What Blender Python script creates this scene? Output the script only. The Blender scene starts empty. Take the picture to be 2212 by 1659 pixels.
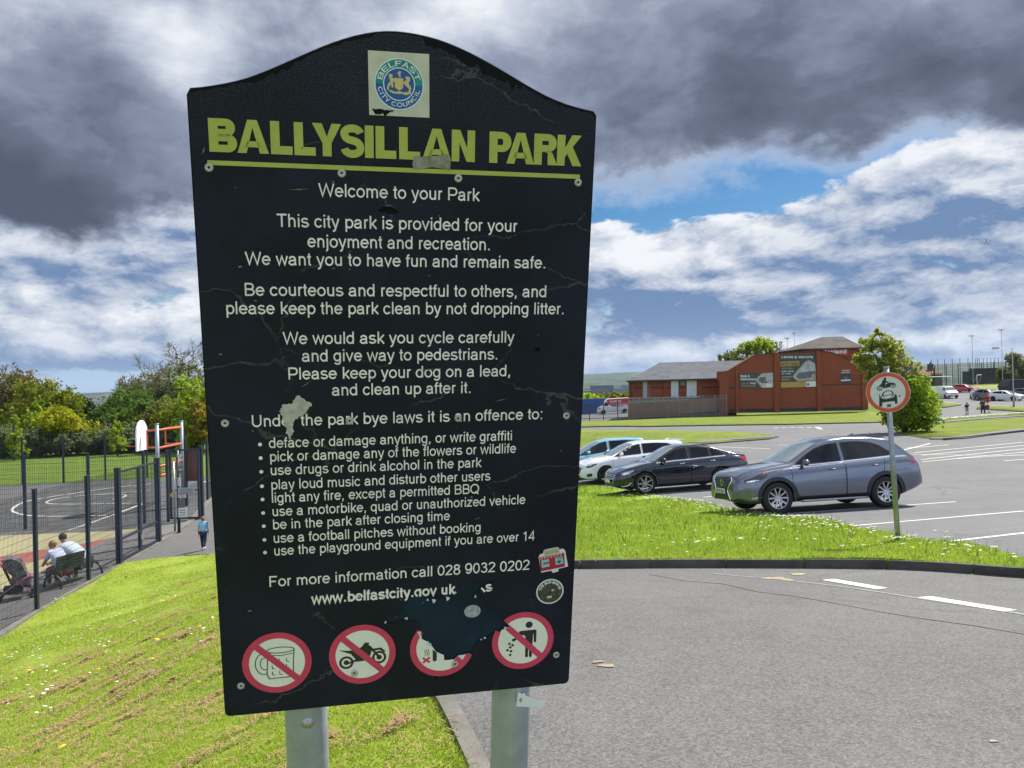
import bpy, bmesh, math, random
import numpy as np
from mathutils import Vector, Matrix
from mathutils.geometry import delaunay_2d_cdt

# ------------------------------------------------------------------ camera, sky, sun, exposure
SC = bpy.context.scene
COL = SC.collection
F, CX, CY = 1673.0, 1106.0, 829.5          # focal length and centre in 2212 px wide units
ROLL, PITCH = math.radians(1.45), math.radians(0.24)
CAMZ = 1.6
_r0, _u0 = Vector((1, 0, 0)), Vector((0, -math.sin(PITCH), math.cos(PITCH)))
FWD = Vector((0, math.cos(PITCH), math.sin(PITCH)))
RIGHT = _r0 * math.cos(ROLL) - _u0 * math.sin(ROLL)
UP = _r0 * math.sin(ROLL) + _u0 * math.cos(ROLL)
CAM = Vector((0, 0, CAMZ))
cd = bpy.data.cameras.new('camera')
cam = bpy.data.objects.new('camera', cd)
COL.objects.link(cam)
cd.sensor_width = 36.0
cd.lens = 36.0 * F / 2212.0
cd.clip_start, cd.clip_end = 0.05, 20000
m3 = Matrix((RIGHT, UP, -FWD)).transposed()
cam.matrix_world = Matrix.Translation(CAM) @ m3.to_4x4()
SC.camera = cam
SC.view_settings.view_transform = 'Standard'
SC.view_settings.look = 'None'
SC.view_settings.gamma = 1
SC.view_settings.exposure = 0.85
SC.cycles.max_bounces = 6
SC.cycles.transparent_max_bounces = 12
SC.cycles.caustics_reflective = False
SC.cycles.caustics_refractive = False

SUN_AZ, SUN_EL = math.radians(50), math.radians(52)
sd = bpy.data.lights.new('sun', 'SUN')
sd.energy = 4.7
sd.angle = math.radians(0.53)
sd.color = (1.0, 0.95, 0.86)
sun = bpy.data.objects.new('sun', sd)
COL.objects.link(sun)
_sv = Vector((math.sin(SUN_AZ) * math.cos(SUN_EL), math.cos(SUN_AZ) * math.cos(SUN_EL), math.sin(SUN_EL)))
sun.rotation_euler = _sv.to_track_quat('Z', 'Y').to_euler()

class NT:
    """small helper to write node expressions"""
    def __init__(s, tree): s.t = tree
    def n(s, typ, **kw):
        nd = s.t.nodes.new(typ)
        for k, v in kw.items(): setattr(nd, k, v)
        return nd
    def put(s, sock, v):
        if isinstance(v, bpy.types.NodeSocket): s.t.links.new(v, sock)
        elif v is not None:
            if sock.type == 'RGBA' and len(v) == 3: v = (*v, 1)
            sock.default_value = v
    def m(s, op, a, b=None, c=None, clamp=False):
        nd = s.n('ShaderNodeMath', operation=op, use_clamp=clamp)
        for i, v in enumerate((a, b, c)):
            if v is not None: s.put(nd.inputs[i], v)
        return nd.outputs[0]
    def add(s, a, b): return s.m('ADD', a, b)
    def sub(s, a, b): return s.m('SUBTRACT', a, b)
    def mul(s, a, b): return s.m('MULTIPLY', a, b)
    def ss(s, x, a, b, lo=0.0, hi=1.0):
        nd = s.n('ShaderNodeMapRange', interpolation_type='SMOOTHSTEP', clamp=True)
        for i, v in enumerate((x, a, b, lo, hi)): s.put(nd.inputs[i], v)
        return nd.outputs[0]
    def lin(s, x, a, b, lo=0.0, hi=1.0):
        nd = s.n('ShaderNodeMapRange', clamp=True)
        for i, v in enumerate((x, a, b, lo, hi)): s.put(nd.inputs[i], v)
        return nd.outputs[0]
    def mix(s, f, a, b):
        nd = s.n('ShaderNodeMix', data_type='RGBA')
        s.put(nd.inputs[0], f); s.put(nd.inputs[6], a); s.put(nd.inputs[7], b)
        return nd.outputs[2]
    def noise(s, vec, scale, detail=4.0, rough=0.5, dist=0.0, out=0):
        nd = s.n('ShaderNodeTexNoise')
        s.put(nd.inputs['Vector'], vec)
        nd.inputs['Scale'].default_value = scale
        nd.inputs['Detail'].default_value = detail
        nd.inputs['Roughness'].default_value = rough
        nd.inputs['Distortion'].default_value = dist
        return nd.outputs[out]
    def vor(s, vec, scale, feature='F1', out=0):
        nd = s.n('ShaderNodeTexVoronoi', feature=feature)
        s.put(nd.inputs['Vector'], vec); nd.inputs['Scale'].default_value = scale
        return nd.outputs[out]
    def xyz(s, x, y, z):
        nd = s.n('ShaderNodeCombineXYZ')
        for i, v in enumerate((x, y, z)): s.put(nd.inputs[i], v)
        return nd.outputs[0]
    def sep(s, v):
        nd = s.n('ShaderNodeSeparateXYZ'); s.put(nd.inputs[0], v); return nd.outputs
    def vm(s, op, a, b):
        nd = s.n('ShaderNodeVectorMath', operation=op)
        s.put(nd.inputs[0], a); s.put(nd.inputs[1], b); return nd.outputs[0]
    def curve(s, x, lo, hi, pts, vlo, vhi):
        """piecewise curve: pts [(x, value)]"""
        nd = s.n('ShaderNodeFloatCurve')
        s.put(nd.inputs['Value'], s.lin(x, lo, hi))
        cm = nd.mapping.curves[0]
        P = [((a - lo) / (hi - lo), (b - vlo) / (vhi - vlo)) for a, b in pts]
        cm.points[0].location = P[0]; cm.points[1].location = P[-1]
        for p in P[1:-1]: cm.points.new(*p)
        for p in cm.points: p.handle_type = 'AUTO_CLAMPED'
        nd.mapping.update()
        return s.add(s.mul(nd.outputs[0], vhi - vlo), vlo)

W_ = bpy.data.worlds.new('World')
SC.world = W_
W_.use_nodes = True
W_.node_tree.nodes.clear()
k = NT(W_.node_tree)
sky = k.n('ShaderNodeTexSky', sky_type='NISHITA')
sky.sun_disc = False
sky.sun_elevation = SUN_EL
sky.sun_rotation = SUN_AZ
sky.altitude = 150
sky.ozone_density = 1.6
bg_sky = k.n('ShaderNodeBackground')
skyc = k.n('ShaderNodeHueSaturation')
skyc.inputs['Saturation'].default_value = 1.65
k.put(skyc.inputs['Color'], sky.outputs[0])
k.put(bg_sky.inputs[0], skyc.outputs[0]); bg_sky.inputs[1].default_value = 0.050
tc = k.n('ShaderNodeTexCoord').outputs['Generated']
dx, dy, dz = k.sep(tc)
DEG = 180 / math.pi
az = k.mul(k.m('ARCTAN2', dx, dy), DEG)
el = k.mul(k.m('ARCSINE', dz), DEG)
zc = k.m('MAXIMUM', k.add(dz, 0.10), 0.04)
pp = k.xyz(k.m('DIVIDE', dx, zc), k.m('DIVIDE', dy, zc), 0.0)          # a flat cloud deck seen in perspective
aeh = k.xyz(k.mul(az, 0.030), k.mul(el, 0.048), 3.7)                   # direction on the dome
warp = k.noise(aeh, 3.0, 5, 0.55, out=1)
aw = k.vm('ADD', aeh, k.vm('MULTIPLY', k.vm('SUBTRACT', warp, (0.5, 0.5, 0.5)), (0.15, 0.12, 0.0)))
nA = k.noise(aw, 1.7, 8, 0.56)
nB = k.noise(k.vm('ADD', aw, (5.2, 1.3, 0.0)), 4.6, 9, 0.60)
nC = k.noise(k.vm('ADD', aw, (2.2, 7.9, 0.0)), 12.0, 7, 0.62)
# --- upper dark deck: lower edge as a function of azimuth
edge = k.curve(az, -60, 60, [(-60, 12), (-34, 9.2), (-28, 9.4), (-23, 10.8), (-10, 12.6), (0, 14.0), (6, 13.6), (12, 13.7), (20, 14.5), (26, 13.8), (33, 13.8), (60, 16)], 0, 30)
lift = k.sub(el, edge)
jit = k.add(k.mul(k.sub(nB, 0.5), 6.0), k.mul(k.sub(nC, 0.5), 3.4))
liftj = k.add(lift, jit)
m_top = k.ss(liftj, -1.0, 2.2)
def blob(a, e, ra, re):
    da = k.m('DIVIDE', k.sub(az, a), ra); de = k.m('DIVIDE', k.sub(el, e), re)
    return k.m('EXPONENT', k.mul(k.add(k.mul(da, da), k.mul(de, de)), -1.0))
dark = k.lin(lift, 0.0, 14.0, 0.80, 0.46)
dark = k.add(dark, k.mul(k.sub(nA, 0.5), 1.2))
dark = k.add(dark, k.mul(k.sub(nB, 0.5), 0.9))
for (a, e, ra, re, w) in [(-22, 22.5, 4, 5, -.42), (-2, 26, 9, 2.6, -.40), (30, 25.0, 5, 3.0, -.45), (-31, 26, 4, 2, -.25), (11, 23.5, 6, 6, .10), (-30, 13, 8, 3, .15),
                          (18, 18.0, 9, 2.2, .16), (33, 20, 4, 3, -.12), (-12, 20, 5, 6, -.15), (-29, 21, 4, 3, .12)]:
    dark = k.add(dark, k.mul(blob(a, e, ra, re), w))
dark = k.mul(dark, k.ss(liftj, -0.6, 3.0, 0.12, 1.0))
c_top = k.n('ShaderNodeValToRGB')
cr = c_top.color_ramp
_st = [(0.0, (.90, .92, .96)), (0.22, (.60, .65, .75)), (0.5, (.275, .32, .43)), (0.78, (.135, .162, .235)), (1.0, (.080, .100, .150))]
cr.elements[0].position = 0; cr.elements[0].color = (*_st[0][1], 1)
cr.elements[1].position = 1; cr.elements[1].color = (*_st[-1][1], 1)
for p, c in _st[1:-1]:
    cr.elements.new(p).color = (*c, 1)
k.put(c_top.inputs[0], dark)
# --- lower bank of broken cumulus
ael = k.xyz(k.mul(az, 0.028), k.mul(el, 0.060), 9.1)
wl = k.noise(ael, 3.4, 5, 0.55, out=1)
al = k.vm('ADD', ael, k.vm('MULTIPLY', k.vm('SUBTRACT', wl, (0.5, 0.5, 0.5)), (0.13, 0.13, 0.0)))
bigl = k.noise(k.vm('ADD', al, (3.1, 2.2, 0.0)), 1.7, 3, 0.5)
def lowf(v): return k.noise(v, 3.4, 9, 0.60)
dl = lowf(al)
dlu = lowf(k.vm('ADD', al, (0.026, 0.050, 0.0)))
ctop = k.curve(az, -60, 60, [(-60, 15), (-34, 15), (-20, 15), (0, 13.0), (6, 12.4), (12, 13.0), (18, 13.9), (26, 15.0), (33, 16.4), (60, 16)], 0, 30)
cov = k.ss(k.sub(ctop, el), -2.4, 3.0, -0.30, 0.10)
cov = k.add(cov, k.ss(el, 2.4, 0.4, 0.0, -0.10))
cov = k.add(cov, k.mul(k.sub(bigl, 0.5), 0.22))
for (a, e, ra, re, w) in [(-28, 3.0, 5, 1.0, -.06), (8, 1.0, 6, 1.0, -.03), (8.5, 3.4, 5, .5, .06), (-27, 1.9, 1.6, .55, .12), (14, 12.6, 7, 0.8, -.12), (22, 14.3, 3, .6, -.12), (25, 7, 12, 3, .08), (-30, 11, 8, 2.5, .16)]:
    cov = k.add(cov, k.mul(blob(a, e, ra, re), w))
m_low = k.ss(k.add(dl, cov), 0.45, 0.515)
thick = k.ss(k.add(dl, cov), 0.47, 0.72)
lit = k.lin(k.sub(dl, dlu), -0.10, 0.10, -0.05, 0.95)
lit = k.add(lit, k.mul(k.sub(bigl, 0.5), 0.9))
crest = k.ss(k.sub(ctop, el), 4.5, 0.6, 0.0, 0.42)                     # sun catches the tops of the bank
lit = k.sub(k.add(lit, crest), k.mul(thick, 0.22))
for (a, e, ra, re, w) in [(-27, 6.0, 12, 3.2, .26), (24, 5.2, 14, 1.9, -.42), (10, 5.0, 7, 1.6, -.34), (20, 2.4, 18, .8, .28), (9, 8.5, 8, 1.6, .16), (14, 7.0, 6, .5, .18), (-27, 3.4, 9, .8, -.10)]:
    lit = k.add(lit, k.mul(blob(a, e, ra, re), w))
c_low = k.mix(k.m('ADD', lit, 0.0, clamp=True), (.155, .255, .45), (.90, .92, .96))
# --- horizon veil
veil = k.ss(el, 6.0, -0.5)
c_low = k.mix(k.mul(veil, 0.35), c_low, (.46, .60, .80))
back = k.ss(dy, 0.35, -0.5, 1.0, 2.3)                                 # unseen clouds behind the camera brightened, as added fill for the shaded board
def vscale(col, f):
    nd = k.n('ShaderNodeVectorMath', operation='SCALE'); k.put(nd.inputs[0], col); k.put(nd.inputs['Scale'], f); return nd.outputs[0]
CL = 0.56
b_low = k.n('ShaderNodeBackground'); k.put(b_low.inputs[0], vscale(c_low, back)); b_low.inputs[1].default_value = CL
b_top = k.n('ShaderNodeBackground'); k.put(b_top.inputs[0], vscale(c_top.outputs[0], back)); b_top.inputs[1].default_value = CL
b_veil = k.n('ShaderNodeBackground'); k.put(b_veil.inputs[0], (.43, .64, .93)); b_veil.inputs[1].default_value = CL
def mixs(f, a, b):
    nd = k.n('ShaderNodeMixShader'); k.put(nd.inputs[0], f); k.put(nd.inputs[1], a); k.put(nd.inputs[2], b); return nd.outputs[0]
s1 = mixs(k.ss(el, 9.0, 0.0, 0.0, 0.75), bg_sky.outputs[0], b_veil.outputs[0])
s2 = mixs(k.mul(m_low, k.ss(el, -0.5, 0.6)), s1, b_low.outputs[0])
s3 = mixs(m_top, s2, b_top.outputs[0])
k.put(k.n('ShaderNodeOutputWorld').inputs[0], s3)

# ------------------------------------------------------------------ helpers
def tag(o, label=None, cat=None, group=None, kind=None):
    if label: o['label'] = label
    if cat: o['category'] = cat
    if group: o['group'] = group
    if kind: o['kind'] = kind
    return o
def empty(name, loc=(0, 0, 0), rz=0.0, mat=None):
    o = bpy.data.objects.new(name, None); COL.objects.link(o)
    o.empty_display_size = 0.2
    if mat is not None: o.matrix_world = mat
    else: o.location = loc; o.rotation_euler = (0, 0, rz)
    return o
def thing(name, label, cat, loc=(0, 0, 0), rz=0.0, group=None, mat=None):
    return tag(empty(name, loc, rz, mat), label, cat, group)
def copy_tree(o, parent=None):
    c = o.copy(); COL.objects.link(c)
    if parent is not None: c.parent = parent
    for ch in o.children: copy_tree(ch, c)
    return c
def link_mesh(name, me, mat, parent=None, smooth=False):
    o = bpy.data.objects.new(name, me); COL.objects.link(o)
    if mat is not None:
        for m in (mat if isinstance(mat, (list, tuple)) else [mat]): me.materials.append(m)
    if smooth: me.polygons.foreach_set('use_smooth', [True] * len(me.polygons))
    if parent is not None: o.parent = parent
    return o
class MB:
    def __init__(s): s.v, s.f, s.mi = [], [], []
    def add(s, vs, fs, mi=0):
        b = len(s.v); s.v += [tuple(v) for v in vs]
        s.f += [tuple(b + i for i in f) for f in fs]; s.mi += [mi] * len(fs); return s
    def box(s, c, d, R=None, mi=0):
        x, y, z = (q / 2 for q in d)
        vs = [Vector((a * x, b_ * y, e * z)) for a in (-1, 1) for b_ in (-1, 1) for e in (-1, 1)]
        if R is not None: vs = [R @ v for v in vs]
        c = Vector(c)
        return s.add([v + c for v in vs], [(0, 1, 3, 2), (4, 6, 7, 5), (0, 4, 5, 1), (2, 3, 7, 6), (0, 2, 6, 4), (1, 5, 7, 3)], mi)
    def bar(s, p0, p1, w, h=None, up=(0, 0, 1), mi=0):
        p0, p1 = Vector(p0), Vector(p1); h = w if h is None else h
        t = (p1 - p0).normalized(); up = Vector(up)
        if abs(t.dot(up)) > .98: up = Vector((1, 0, 0)) if abs(t.x) < .9 else Vector((0, 1, 0))
        sd_ = t.cross(up).normalized(); u = sd_.cross(t)
        vs = [p + sd_ * a * w / 2 + u * b_ * h / 2 for p in (p0, p1) for a, b_ in ((-1, -1), (1, -1), (1, 1), (-1, 1))]
        return s.add(vs, [(0, 1, 2, 3), (7, 6, 5, 4), (0, 4, 5, 1), (1, 5, 6, 2), (2, 6, 7, 3), (3, 7, 4, 0)], mi)
    def tube(s, pts, rad, n=8, caps=True, mi=0):
        pts = [Vector(p) for p in pts]; m = len(pts)
        if not isinstance(rad, (list, tuple)): rad = [rad] * m
        vs = []
        ref = None
        for i, p in enumerate(pts):
            t = (pts[min(i + 1, m - 1)] - pts[max(i - 1, 0)]).normalized()
            if ref is None: ref = Vector((0, 0, 1)) if abs(t.z) < .9 else Vector((1, 0, 0))
            a = t.cross(ref).normalized(); b_ = a.cross(t); ref = b_
            for j in range(n):
                th = 2 * math.pi * j / n
                vs.append(p + (a * math.cos(th) + b_ * math.sin(th)) * rad[i])
        fs = [(i * n + j, i * n + (j + 1) % n, (i + 1) * n + (j + 1) % n, (i + 1) * n + j) for i in range(m - 1) for j in range(n)]
        if caps: fs += [tuple(range(n))[::-1], tuple((m - 1) * n + j for j in range(n))]
        return s.add(vs, fs, mi)
    def prism(s, poly, mat4, d0, d1, mi=0):
        """polygon in local xy extruded along local z from d0 to d1"""
        n = len(poly); vs = [mat4 @ Vector((x, y, d)) for d in (d0, d1) for x, y in poly]
        fs = [tuple(range(n))[::-1], tuple(range(n, 2 * n))] + [(i, (i + 1) % n, n + (i + 1) % n, n + i) for i in range(n)]
        return s.add(vs, fs, mi)
    def ball(s, c, r, nu=12, nv=8, sc=(1, 1, 1), R=None, mi=0):
        c = Vector(c); vs = []
        for i in range(nv + 1):
            ph = math.pi * i / nv
            for j in range(nu):
                th = 2 * math.pi * j / nu
                v = Vector((r * sc[0] * math.sin(ph) * math.cos(th), r * sc[1] * math.sin(ph) * math.sin(th), r * sc[2] * math.cos(ph)))
                vs.append((R @ v if R is not None else v) + c)
        return s.add(vs, [(i * nu + j, (i + 1) * nu + j, (i + 1) * nu + (j + 1) % nu, i * nu + (j + 1) % nu) for i in range(nv) for j in range(nu)], mi)
    def lathe(s, prof, mat4, n=24, mi=0):
        """prof [(r, z)] about local z"""
        m = len(prof); vs = [mat4 @ Vector((r * math.cos(2 * math.pi * j / n), r * math.sin(2 * math.pi * j / n), z)) for r, z in prof for j in range(n)]
        return s.add(vs, [(i * n + j, i * n + (j + 1) % n, (i + 1) * n + (j + 1) % n, (i + 1) * n + j) for i in range(m - 1) for j in range(n)], mi)
    def build(s, name, mat, parent=None, smooth=False):
        me = bpy.data.meshes.new(name); me.from_pydata(s.v, [], s.f)
        if any(s.mi): me.polygons.foreach_set('material_index', s.mi)
        me.update()
        return link_mesh(name, me, mat, parent, smooth)
def np_mesh(name, V, Fq, mat, parent=None, smooth=False, mi=None):
    """fast mesh from numpy: V (n,3), Fq (m,k)"""
    me = bpy.data.meshes.new(name); nv, (nf, kk) = len(V), Fq.shape
    me.vertices.add(nv); me.vertices.foreach_set('co', np.ascontiguousarray(V, dtype=np.float32).ravel())
    me.loops.add(nf * kk); me.loops.foreach_set('vertex_index', np.ascontiguousarray(Fq, dtype=np.int32).ravel())
    me.polygons.add(nf); me.polygons.foreach_set('loop_start', np.arange(0, nf * kk, kk, dtype=np.int32))
    if mi is not None: me.polygons.foreach_set('material_index', mi.astype(np.int32))
    me.update(calc_edges=True); me.validate()
    return link_mesh(name, me, mat, parent, smooth)
def rot2(a): return Matrix.Rotation(a, 4, 'Z')

# ------------------------------------------------------------------ materials
MATS = {}
def mat(name, col, rough=.6, metal=0.0, spec=.5, var=0.0, vscale=8.0, bump=0.0, bscale=60.0, col2=None, coat=0.0, trans=0.0, fine=0.0, fscale=200.0, sheen=0):
    if name in MATS: return MATS[name]
    m = bpy.data.materials.new(name); m.use_nodes = True; t = m.node_tree
    q = NT(t); b = t.nodes['Principled BSDF']
    b.inputs['Roughness'].default_value = rough; b.inputs['Metallic'].default_value = metal
    b.inputs['Specular IOR Level'].default_value = spec
    if coat: b.inputs['Coat Weight'].default_value = coat; b.inputs['Coat Roughness'].default_value = .04
    co = q.n('ShaderNodeTexCoord').outputs['Object']
    c2 = col2 or tuple(max(0, x * (1 - var)) for x in col)
    if var or col2:
        c = q.mix(q.ss(q.noise(co, vscale, 5, .6), .32, .68), c2, col)
    else: c = q.mix(0.0, col, col)
    if fine: c = q.mix(q.mul(q.noise(co, fscale, 3, .6), fine), c, tuple(x * .35 for x in col))
    q.put(b.inputs['Base Color'], c)
    if bump:
        bn = q.n('ShaderNodeBump'); bn.inputs['Strength'].default_value = bump; bn.inputs['Distance'].default_value = .02
        q.put(bn.inputs['Height'], q.noise(co, bscale, 4, .6)); q.put(b.inputs['Normal'], bn.outputs[0])
    if trans:                                                        # thin leaves let light through
        tr = q.n('ShaderNodeBsdfTranslucent'); q.put(tr.inputs[0], c)
        mx = q.n('ShaderNodeMixShader'); mx.inputs[0].default_value = trans
        q.put(mx.inputs[1], b.outputs[0]); q.put(mx.inputs[2], tr.outputs[0])
        q.put(t.nodes['Material Output'].inputs[0], mx.outputs[0])
    MATS[name] = m; return m

def mat_asphalt(name, base, speck, scale=1.0, cracks=0.0, tint=(1, 1, 1)):
    m = bpy.data.materials.new(name); m.use_nodes = True; t = m.node_tree; q = NT(t); b = t.nodes['Principled BSDF']
    co = q.n('ShaderNodeTexCoord').outputs['Object']
    big = q.noise(co, .35, 5, .6); mid = q.noise(co, 3.0, 5, .65); fine = q.noise(co, 75.0 * scale, 3, .7)
    st = q.vor(co, 105.0 * scale)
    cell = q.vor(co, 105.0 * scale, out=1)
    v = q.add(q.mul(q.sub(big, .5), .62), q.mul(q.sub(mid, .5), .42))
    v = q.add(v, q.mul(q.sub(fine, .5), 1.1 * speck)); v = q.add(v, q.mul(q.sub(q.sep(cell)[0], .5), 1.3 * speck))
    v = q.add(v, 1.0)
    c = q.n('ShaderNodeVectorMath', operation='SCALE'); c.inputs[0].default_value = tuple(base * x for x in tint); q.put(c.inputs['Scale'], v)
    col = c.outputs[0]
    pale = q.ss(q.sep(q.vor(co, 120.0 * scale, out=1))[1], .93, .96)
    col = q.mix(q.mul(pale, .45), col, (base * 2.1, base * 2.0, base * 1.9))
    if cracks:
        ln = q.vor(q.vm('ADD', co, q.vm('MULTIPLY', q.noise(co, 1.3, 4, .6, out=1), (1.1, 1.1, 0))), .22, 'DISTANCE_TO_EDGE')
        col = q.mix(q.mul(q.ss(ln, .010, .0), cracks), col, (base * .35, base * .35, base * .36))
        spot = q.ss(q.noise(co, 1.1, 3, .5), .64, .74)
        col = q.mix(q.mul(spot, .22), col, (base * .55, base * .54, base * .52))
    q.put(b.inputs['Base Color'], col)
    b.inputs['Roughness'].default_value = .85; b.inputs['Specular IOR Level'].default_value = .3
    bn = q.n('ShaderNodeBump'); bn.inputs['Strength'].default_value = .55; bn.inputs['Distance'].default_value = .006
    q.put(bn.inputs['Height'], q.sub(fine, q.mul(st, .6))); q.put(b.inputs['Normal'], bn.outputs[0])
    MATS[name] = m; return m

def mat_grass(name, ca, cb, cc, straw=0.0, streak=None, straw_col=(.24, .17, .075)):
    m = bpy.data.materials.new(name); m.use_nodes = True; t = m.node_tree; q = NT(t); b = t.nodes['Principled BSDF']
    co = q.n('ShaderNodeTexCoord').outputs['Object']
    n1 = q.noise(co, .45, 5, .6); n2 = q.noise(co, 3.2, 5, .65); n3 = q.noise(co, 42.0, 4, .7)
    c = q.mix(q.ss(n1, .35, .65), ca, cb)
    c = q.mix(q.ss(n2, .45, .75), c, cc)
    c = q.mix(q.ss(n3, .50, .30), c, tuple(x * .45 for x in ca))
    if straw:
        v = co
        if streak is not None:
            mp = q.n('ShaderNodeMapping'); q.put(mp.inputs[0], co); mp.inputs['Rotation'].default_value = (0, 0, streak); mp.inputs['Scale'].default_value = (.9, 3.4, 1)
            v = mp.outputs[0]
        sn = q.add(q.mul(q.noise(v, 1.5, 5, .65), .75), q.mul(q.noise(co, 13, 4, .7), .25))
        c = q.mix(q.mul(q.ss(sn, .53, .68), straw), c, straw_col)
    q.put(b.inputs['Base Color'], c)
    b.inputs['Roughness'].default_value = .9; b.inputs['Specular IOR Level'].default_value = .15
    bn = q.n('ShaderNodeBump'); bn.inputs['Strength'].default_value = .8; bn.inputs['Distance'].default_value = .05
    q.put(bn.inputs['Height'], q.add(n3, q.mul(n2, 1.2))); q.put(b.inputs['Normal'], bn.outputs[0])
    MATS[name] = m; return m

M_ROAD = mat_asphalt('road asphalt', .116, .48, .88, .22, (1.0, .985, .965))
M_PARK = mat_asphalt('car park asphalt', .13, .22, .8, .35, (.97, .985, 1.03))
M_COURT = mat_asphalt('court asphalt', .085, .10, .6, .1, (.98, .99, 1.03))
M_PATH = mat_asphalt('path asphalt', .135, .20, .8, .2, (1.02, 1.0, .98))
M_PLAY = mat_asphalt('yellow play surface', .30, .10, .8, 0, (1.02, .92, .50))
M_REDPLAY = mat_asphalt('red play surface', .17, .10, .8, 0, (1.6, .50, .42))
M_GRASS = mat_grass('lush verge grass', (.16, .30, .014), (.23, .37, .022), (.32, .40, .05), .45)
M_BANK = mat_grass('mown bank grass', (.22, .33, .028), (.30, .39, .045), (.38, .42, .09), .85, math.radians(52))
M_FIELD = mat_grass('far field grass', (.085, .15, .018), (.12, .185, .022), (.16, .20, .04), .25)
M_DRY = mat_grass('dry bank grass', (.20, .22, .05), (.26, .26, .07), (.30, .26, .10), .6)
M_UPPER = mat_grass('lawn grass', (.105, .165, .014), (.16, .215, .02), (.24, .23, .05), .85, None, (.26, .215, .085))
M_KERB = mat('kerb concrete', (.115, .108, .098), .9, var=.5, vscale=2.5, bump=.4, bscale=70, fine=.6, fscale=120)
M_KERBP = mat('pale edging concrete', (.21, .20, .175), .9, var=.4, vscale=4, bump=.4, bscale=70, fine=.5, fscale=150)
M_WHITE = mat('road paint', (.72, .71, .64), .7, var=.25, vscale=9, fine=.35, fscale=90)
M_NAVY = mat('navy fence paint', (.011, .019, .046), .38, var=.3, vscale=6)
M_WIRE = mat('dark fence wire', (.020, .023, .028), .5)
M_GALV = mat('galvanised steel', (.36, .40, .42), .42, metal=.85, var=.3, vscale=14, fine=.25, fscale=60)
M_BLACK = mat('black plastic', (.012, .012, .013), .45)
M_CHROME = mat('chrome', (.75, .76, .78), .12, metal=1.0)

# ------------------------------------------------------------------ ground height (depth below the camera, fitted by a thin plate spline)
_CP = [(0,0,1.6),(3,0,1.6),(8,0,1.7),(-.2,3.2,1.67),(2.1,3.2,1.67),(6,3,1.72),(3.7,8.1,2.15),(9,8,2.1),(12,9,2.1),(.8,10,2.38),(5.66,11.26,2.42),
(5.9,17.5,3.03),(10,18,2.98),(16,18,2.88),(16,44,3.7),(4.2,24.6,3.51),(9,25,3.42),(20,27,3.22),(3.4,28.9,3.71),(2.6,31,3.78),(12,33,3.62),(30,35,3.35),(5,47,4.0),(24,47,3.66),(40,50,3.5),(6,70,4.1),(36,66,3.9),(8,88,4.3),(13.5,94,4.45),(38,98,4.3),(16,136,5.1),(-10,140,6),(52,85,4.35),(64,100,3.9),(75,120,3.4),(96,167,2.3),(130,160,2.0),(60,170,2.6),
(-.6,4.2,1.75),(-1.6,9,2.4),(-4,15,3.5),(-8.9,23.3,4.85),(-11,27,5.15),(-3.5,20,3.9),(-2,30,4.3),(-4.5,6.8,3.2),(-8.2,10.5,4.35),(-11.5,12,5.2),(-11.5,17.2,5.25),(-12,19,5.25),(-12.3,24,5.25),(-13,31,5.22),(-20,20,5.25),(-25,31,5.25),(-14,49,5.35),(-30,49,5.4),(-3,49,5.0),(-12,60,5.5),(-35,72,5.6),(-70,75,5.6),(-18,75,5.6),(-5,75,5.3),(-11,4,5.0),(-7,-3,4),(-20,10,5.25),(0,-5,1.6),(8,-6,1.6),(-40,30,5.3),(-50,150,7),(0,200,6.5),(100,220,3),(-100,200,8),(40,200,4.5),(160,120,2.4),(80,60,3.0),(40,20,2.4),(60,30,2.5),(-60,20,5.4),(-40,0,5.2)]
_P = np.array(_CP, float); _S = 20.0; _Q = _P[:, :2] / _S; _N = len(_Q)
def _phi(r2): return np.where(r2 > 0, .5 * r2 * np.log(np.maximum(r2, 1e-9)), 0)
_A = np.zeros((_N + 3, _N + 3)); _A[:_N, :_N] = _phi(((_Q[:, None] - _Q[None]) ** 2).sum(-1)) + np.eye(_N) * .002
_A[:_N, _N] = 1; _A[:_N, _N + 1:] = _Q; _A[_N, :_N] = 1; _A[_N + 1:, :_N] = _Q.T
_Wt = np.linalg.solve(_A, np.concatenate([_P[:, 2], [0, 0, 0]]))
def ground(x, y):
    """ground z for arrays"""
    x, y = np.atleast_1d(np.asarray(x, float)), np.atleast_1d(np.asarray(y, float))
    p = np.stack([x, y], -1) / _S
    h = np.empty(len(p))
    for i in range(0, len(p), 20000):
        c = p[i:i + 20000]
        h[i:i + 20000] = _phi(((c[:, None] - _Q[None]) ** 2).sum(-1)) @ _Wt[:_N] + _Wt[_N] + c @ _Wt[_N + 1:]
    z = CAMZ - h
    r = np.hypot(x, y); a = np.arctan2(x, y)
    # far land: falls into the valley, rises to the hills
    n = .5 + .5 * np.sin(a * 9 + 1.3) * np.cos(a * 4.1) ; n2 = .5 + .5 * np.sin(a * 31 + 2)
    crest = np.where(a > -.05, 92, 40) + 14 * n + 5 * n2 - 18 * np.exp(-((a - .30) / .10) ** 2)
    far = np.interp(r, [0, 200, 500, 1500, 2600], [-5, -7, -32, -85, -95])
    far = np.where(r > 2600, -95 + (crest + 95) * np.clip((r - 2600) / 4400, 0, 1) ** .8, far)
    st = np.where(a > .35, 238.0, 150.0); st = np.where((a > .30) & (a <= .35), 150 + 88 * (a - .30) / .05, st); t = np.clip((r - st) / (289 - st), 0, 1); t = t * t * (3 - 2 * t)
    return z * (1 - t) + far * t
def gz(x, y): return float(ground(x, y)[0])
def ray(px, py): return RIGHT * ((px - CX) / F) - UP * ((py - CY) / F) + FWD
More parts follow.
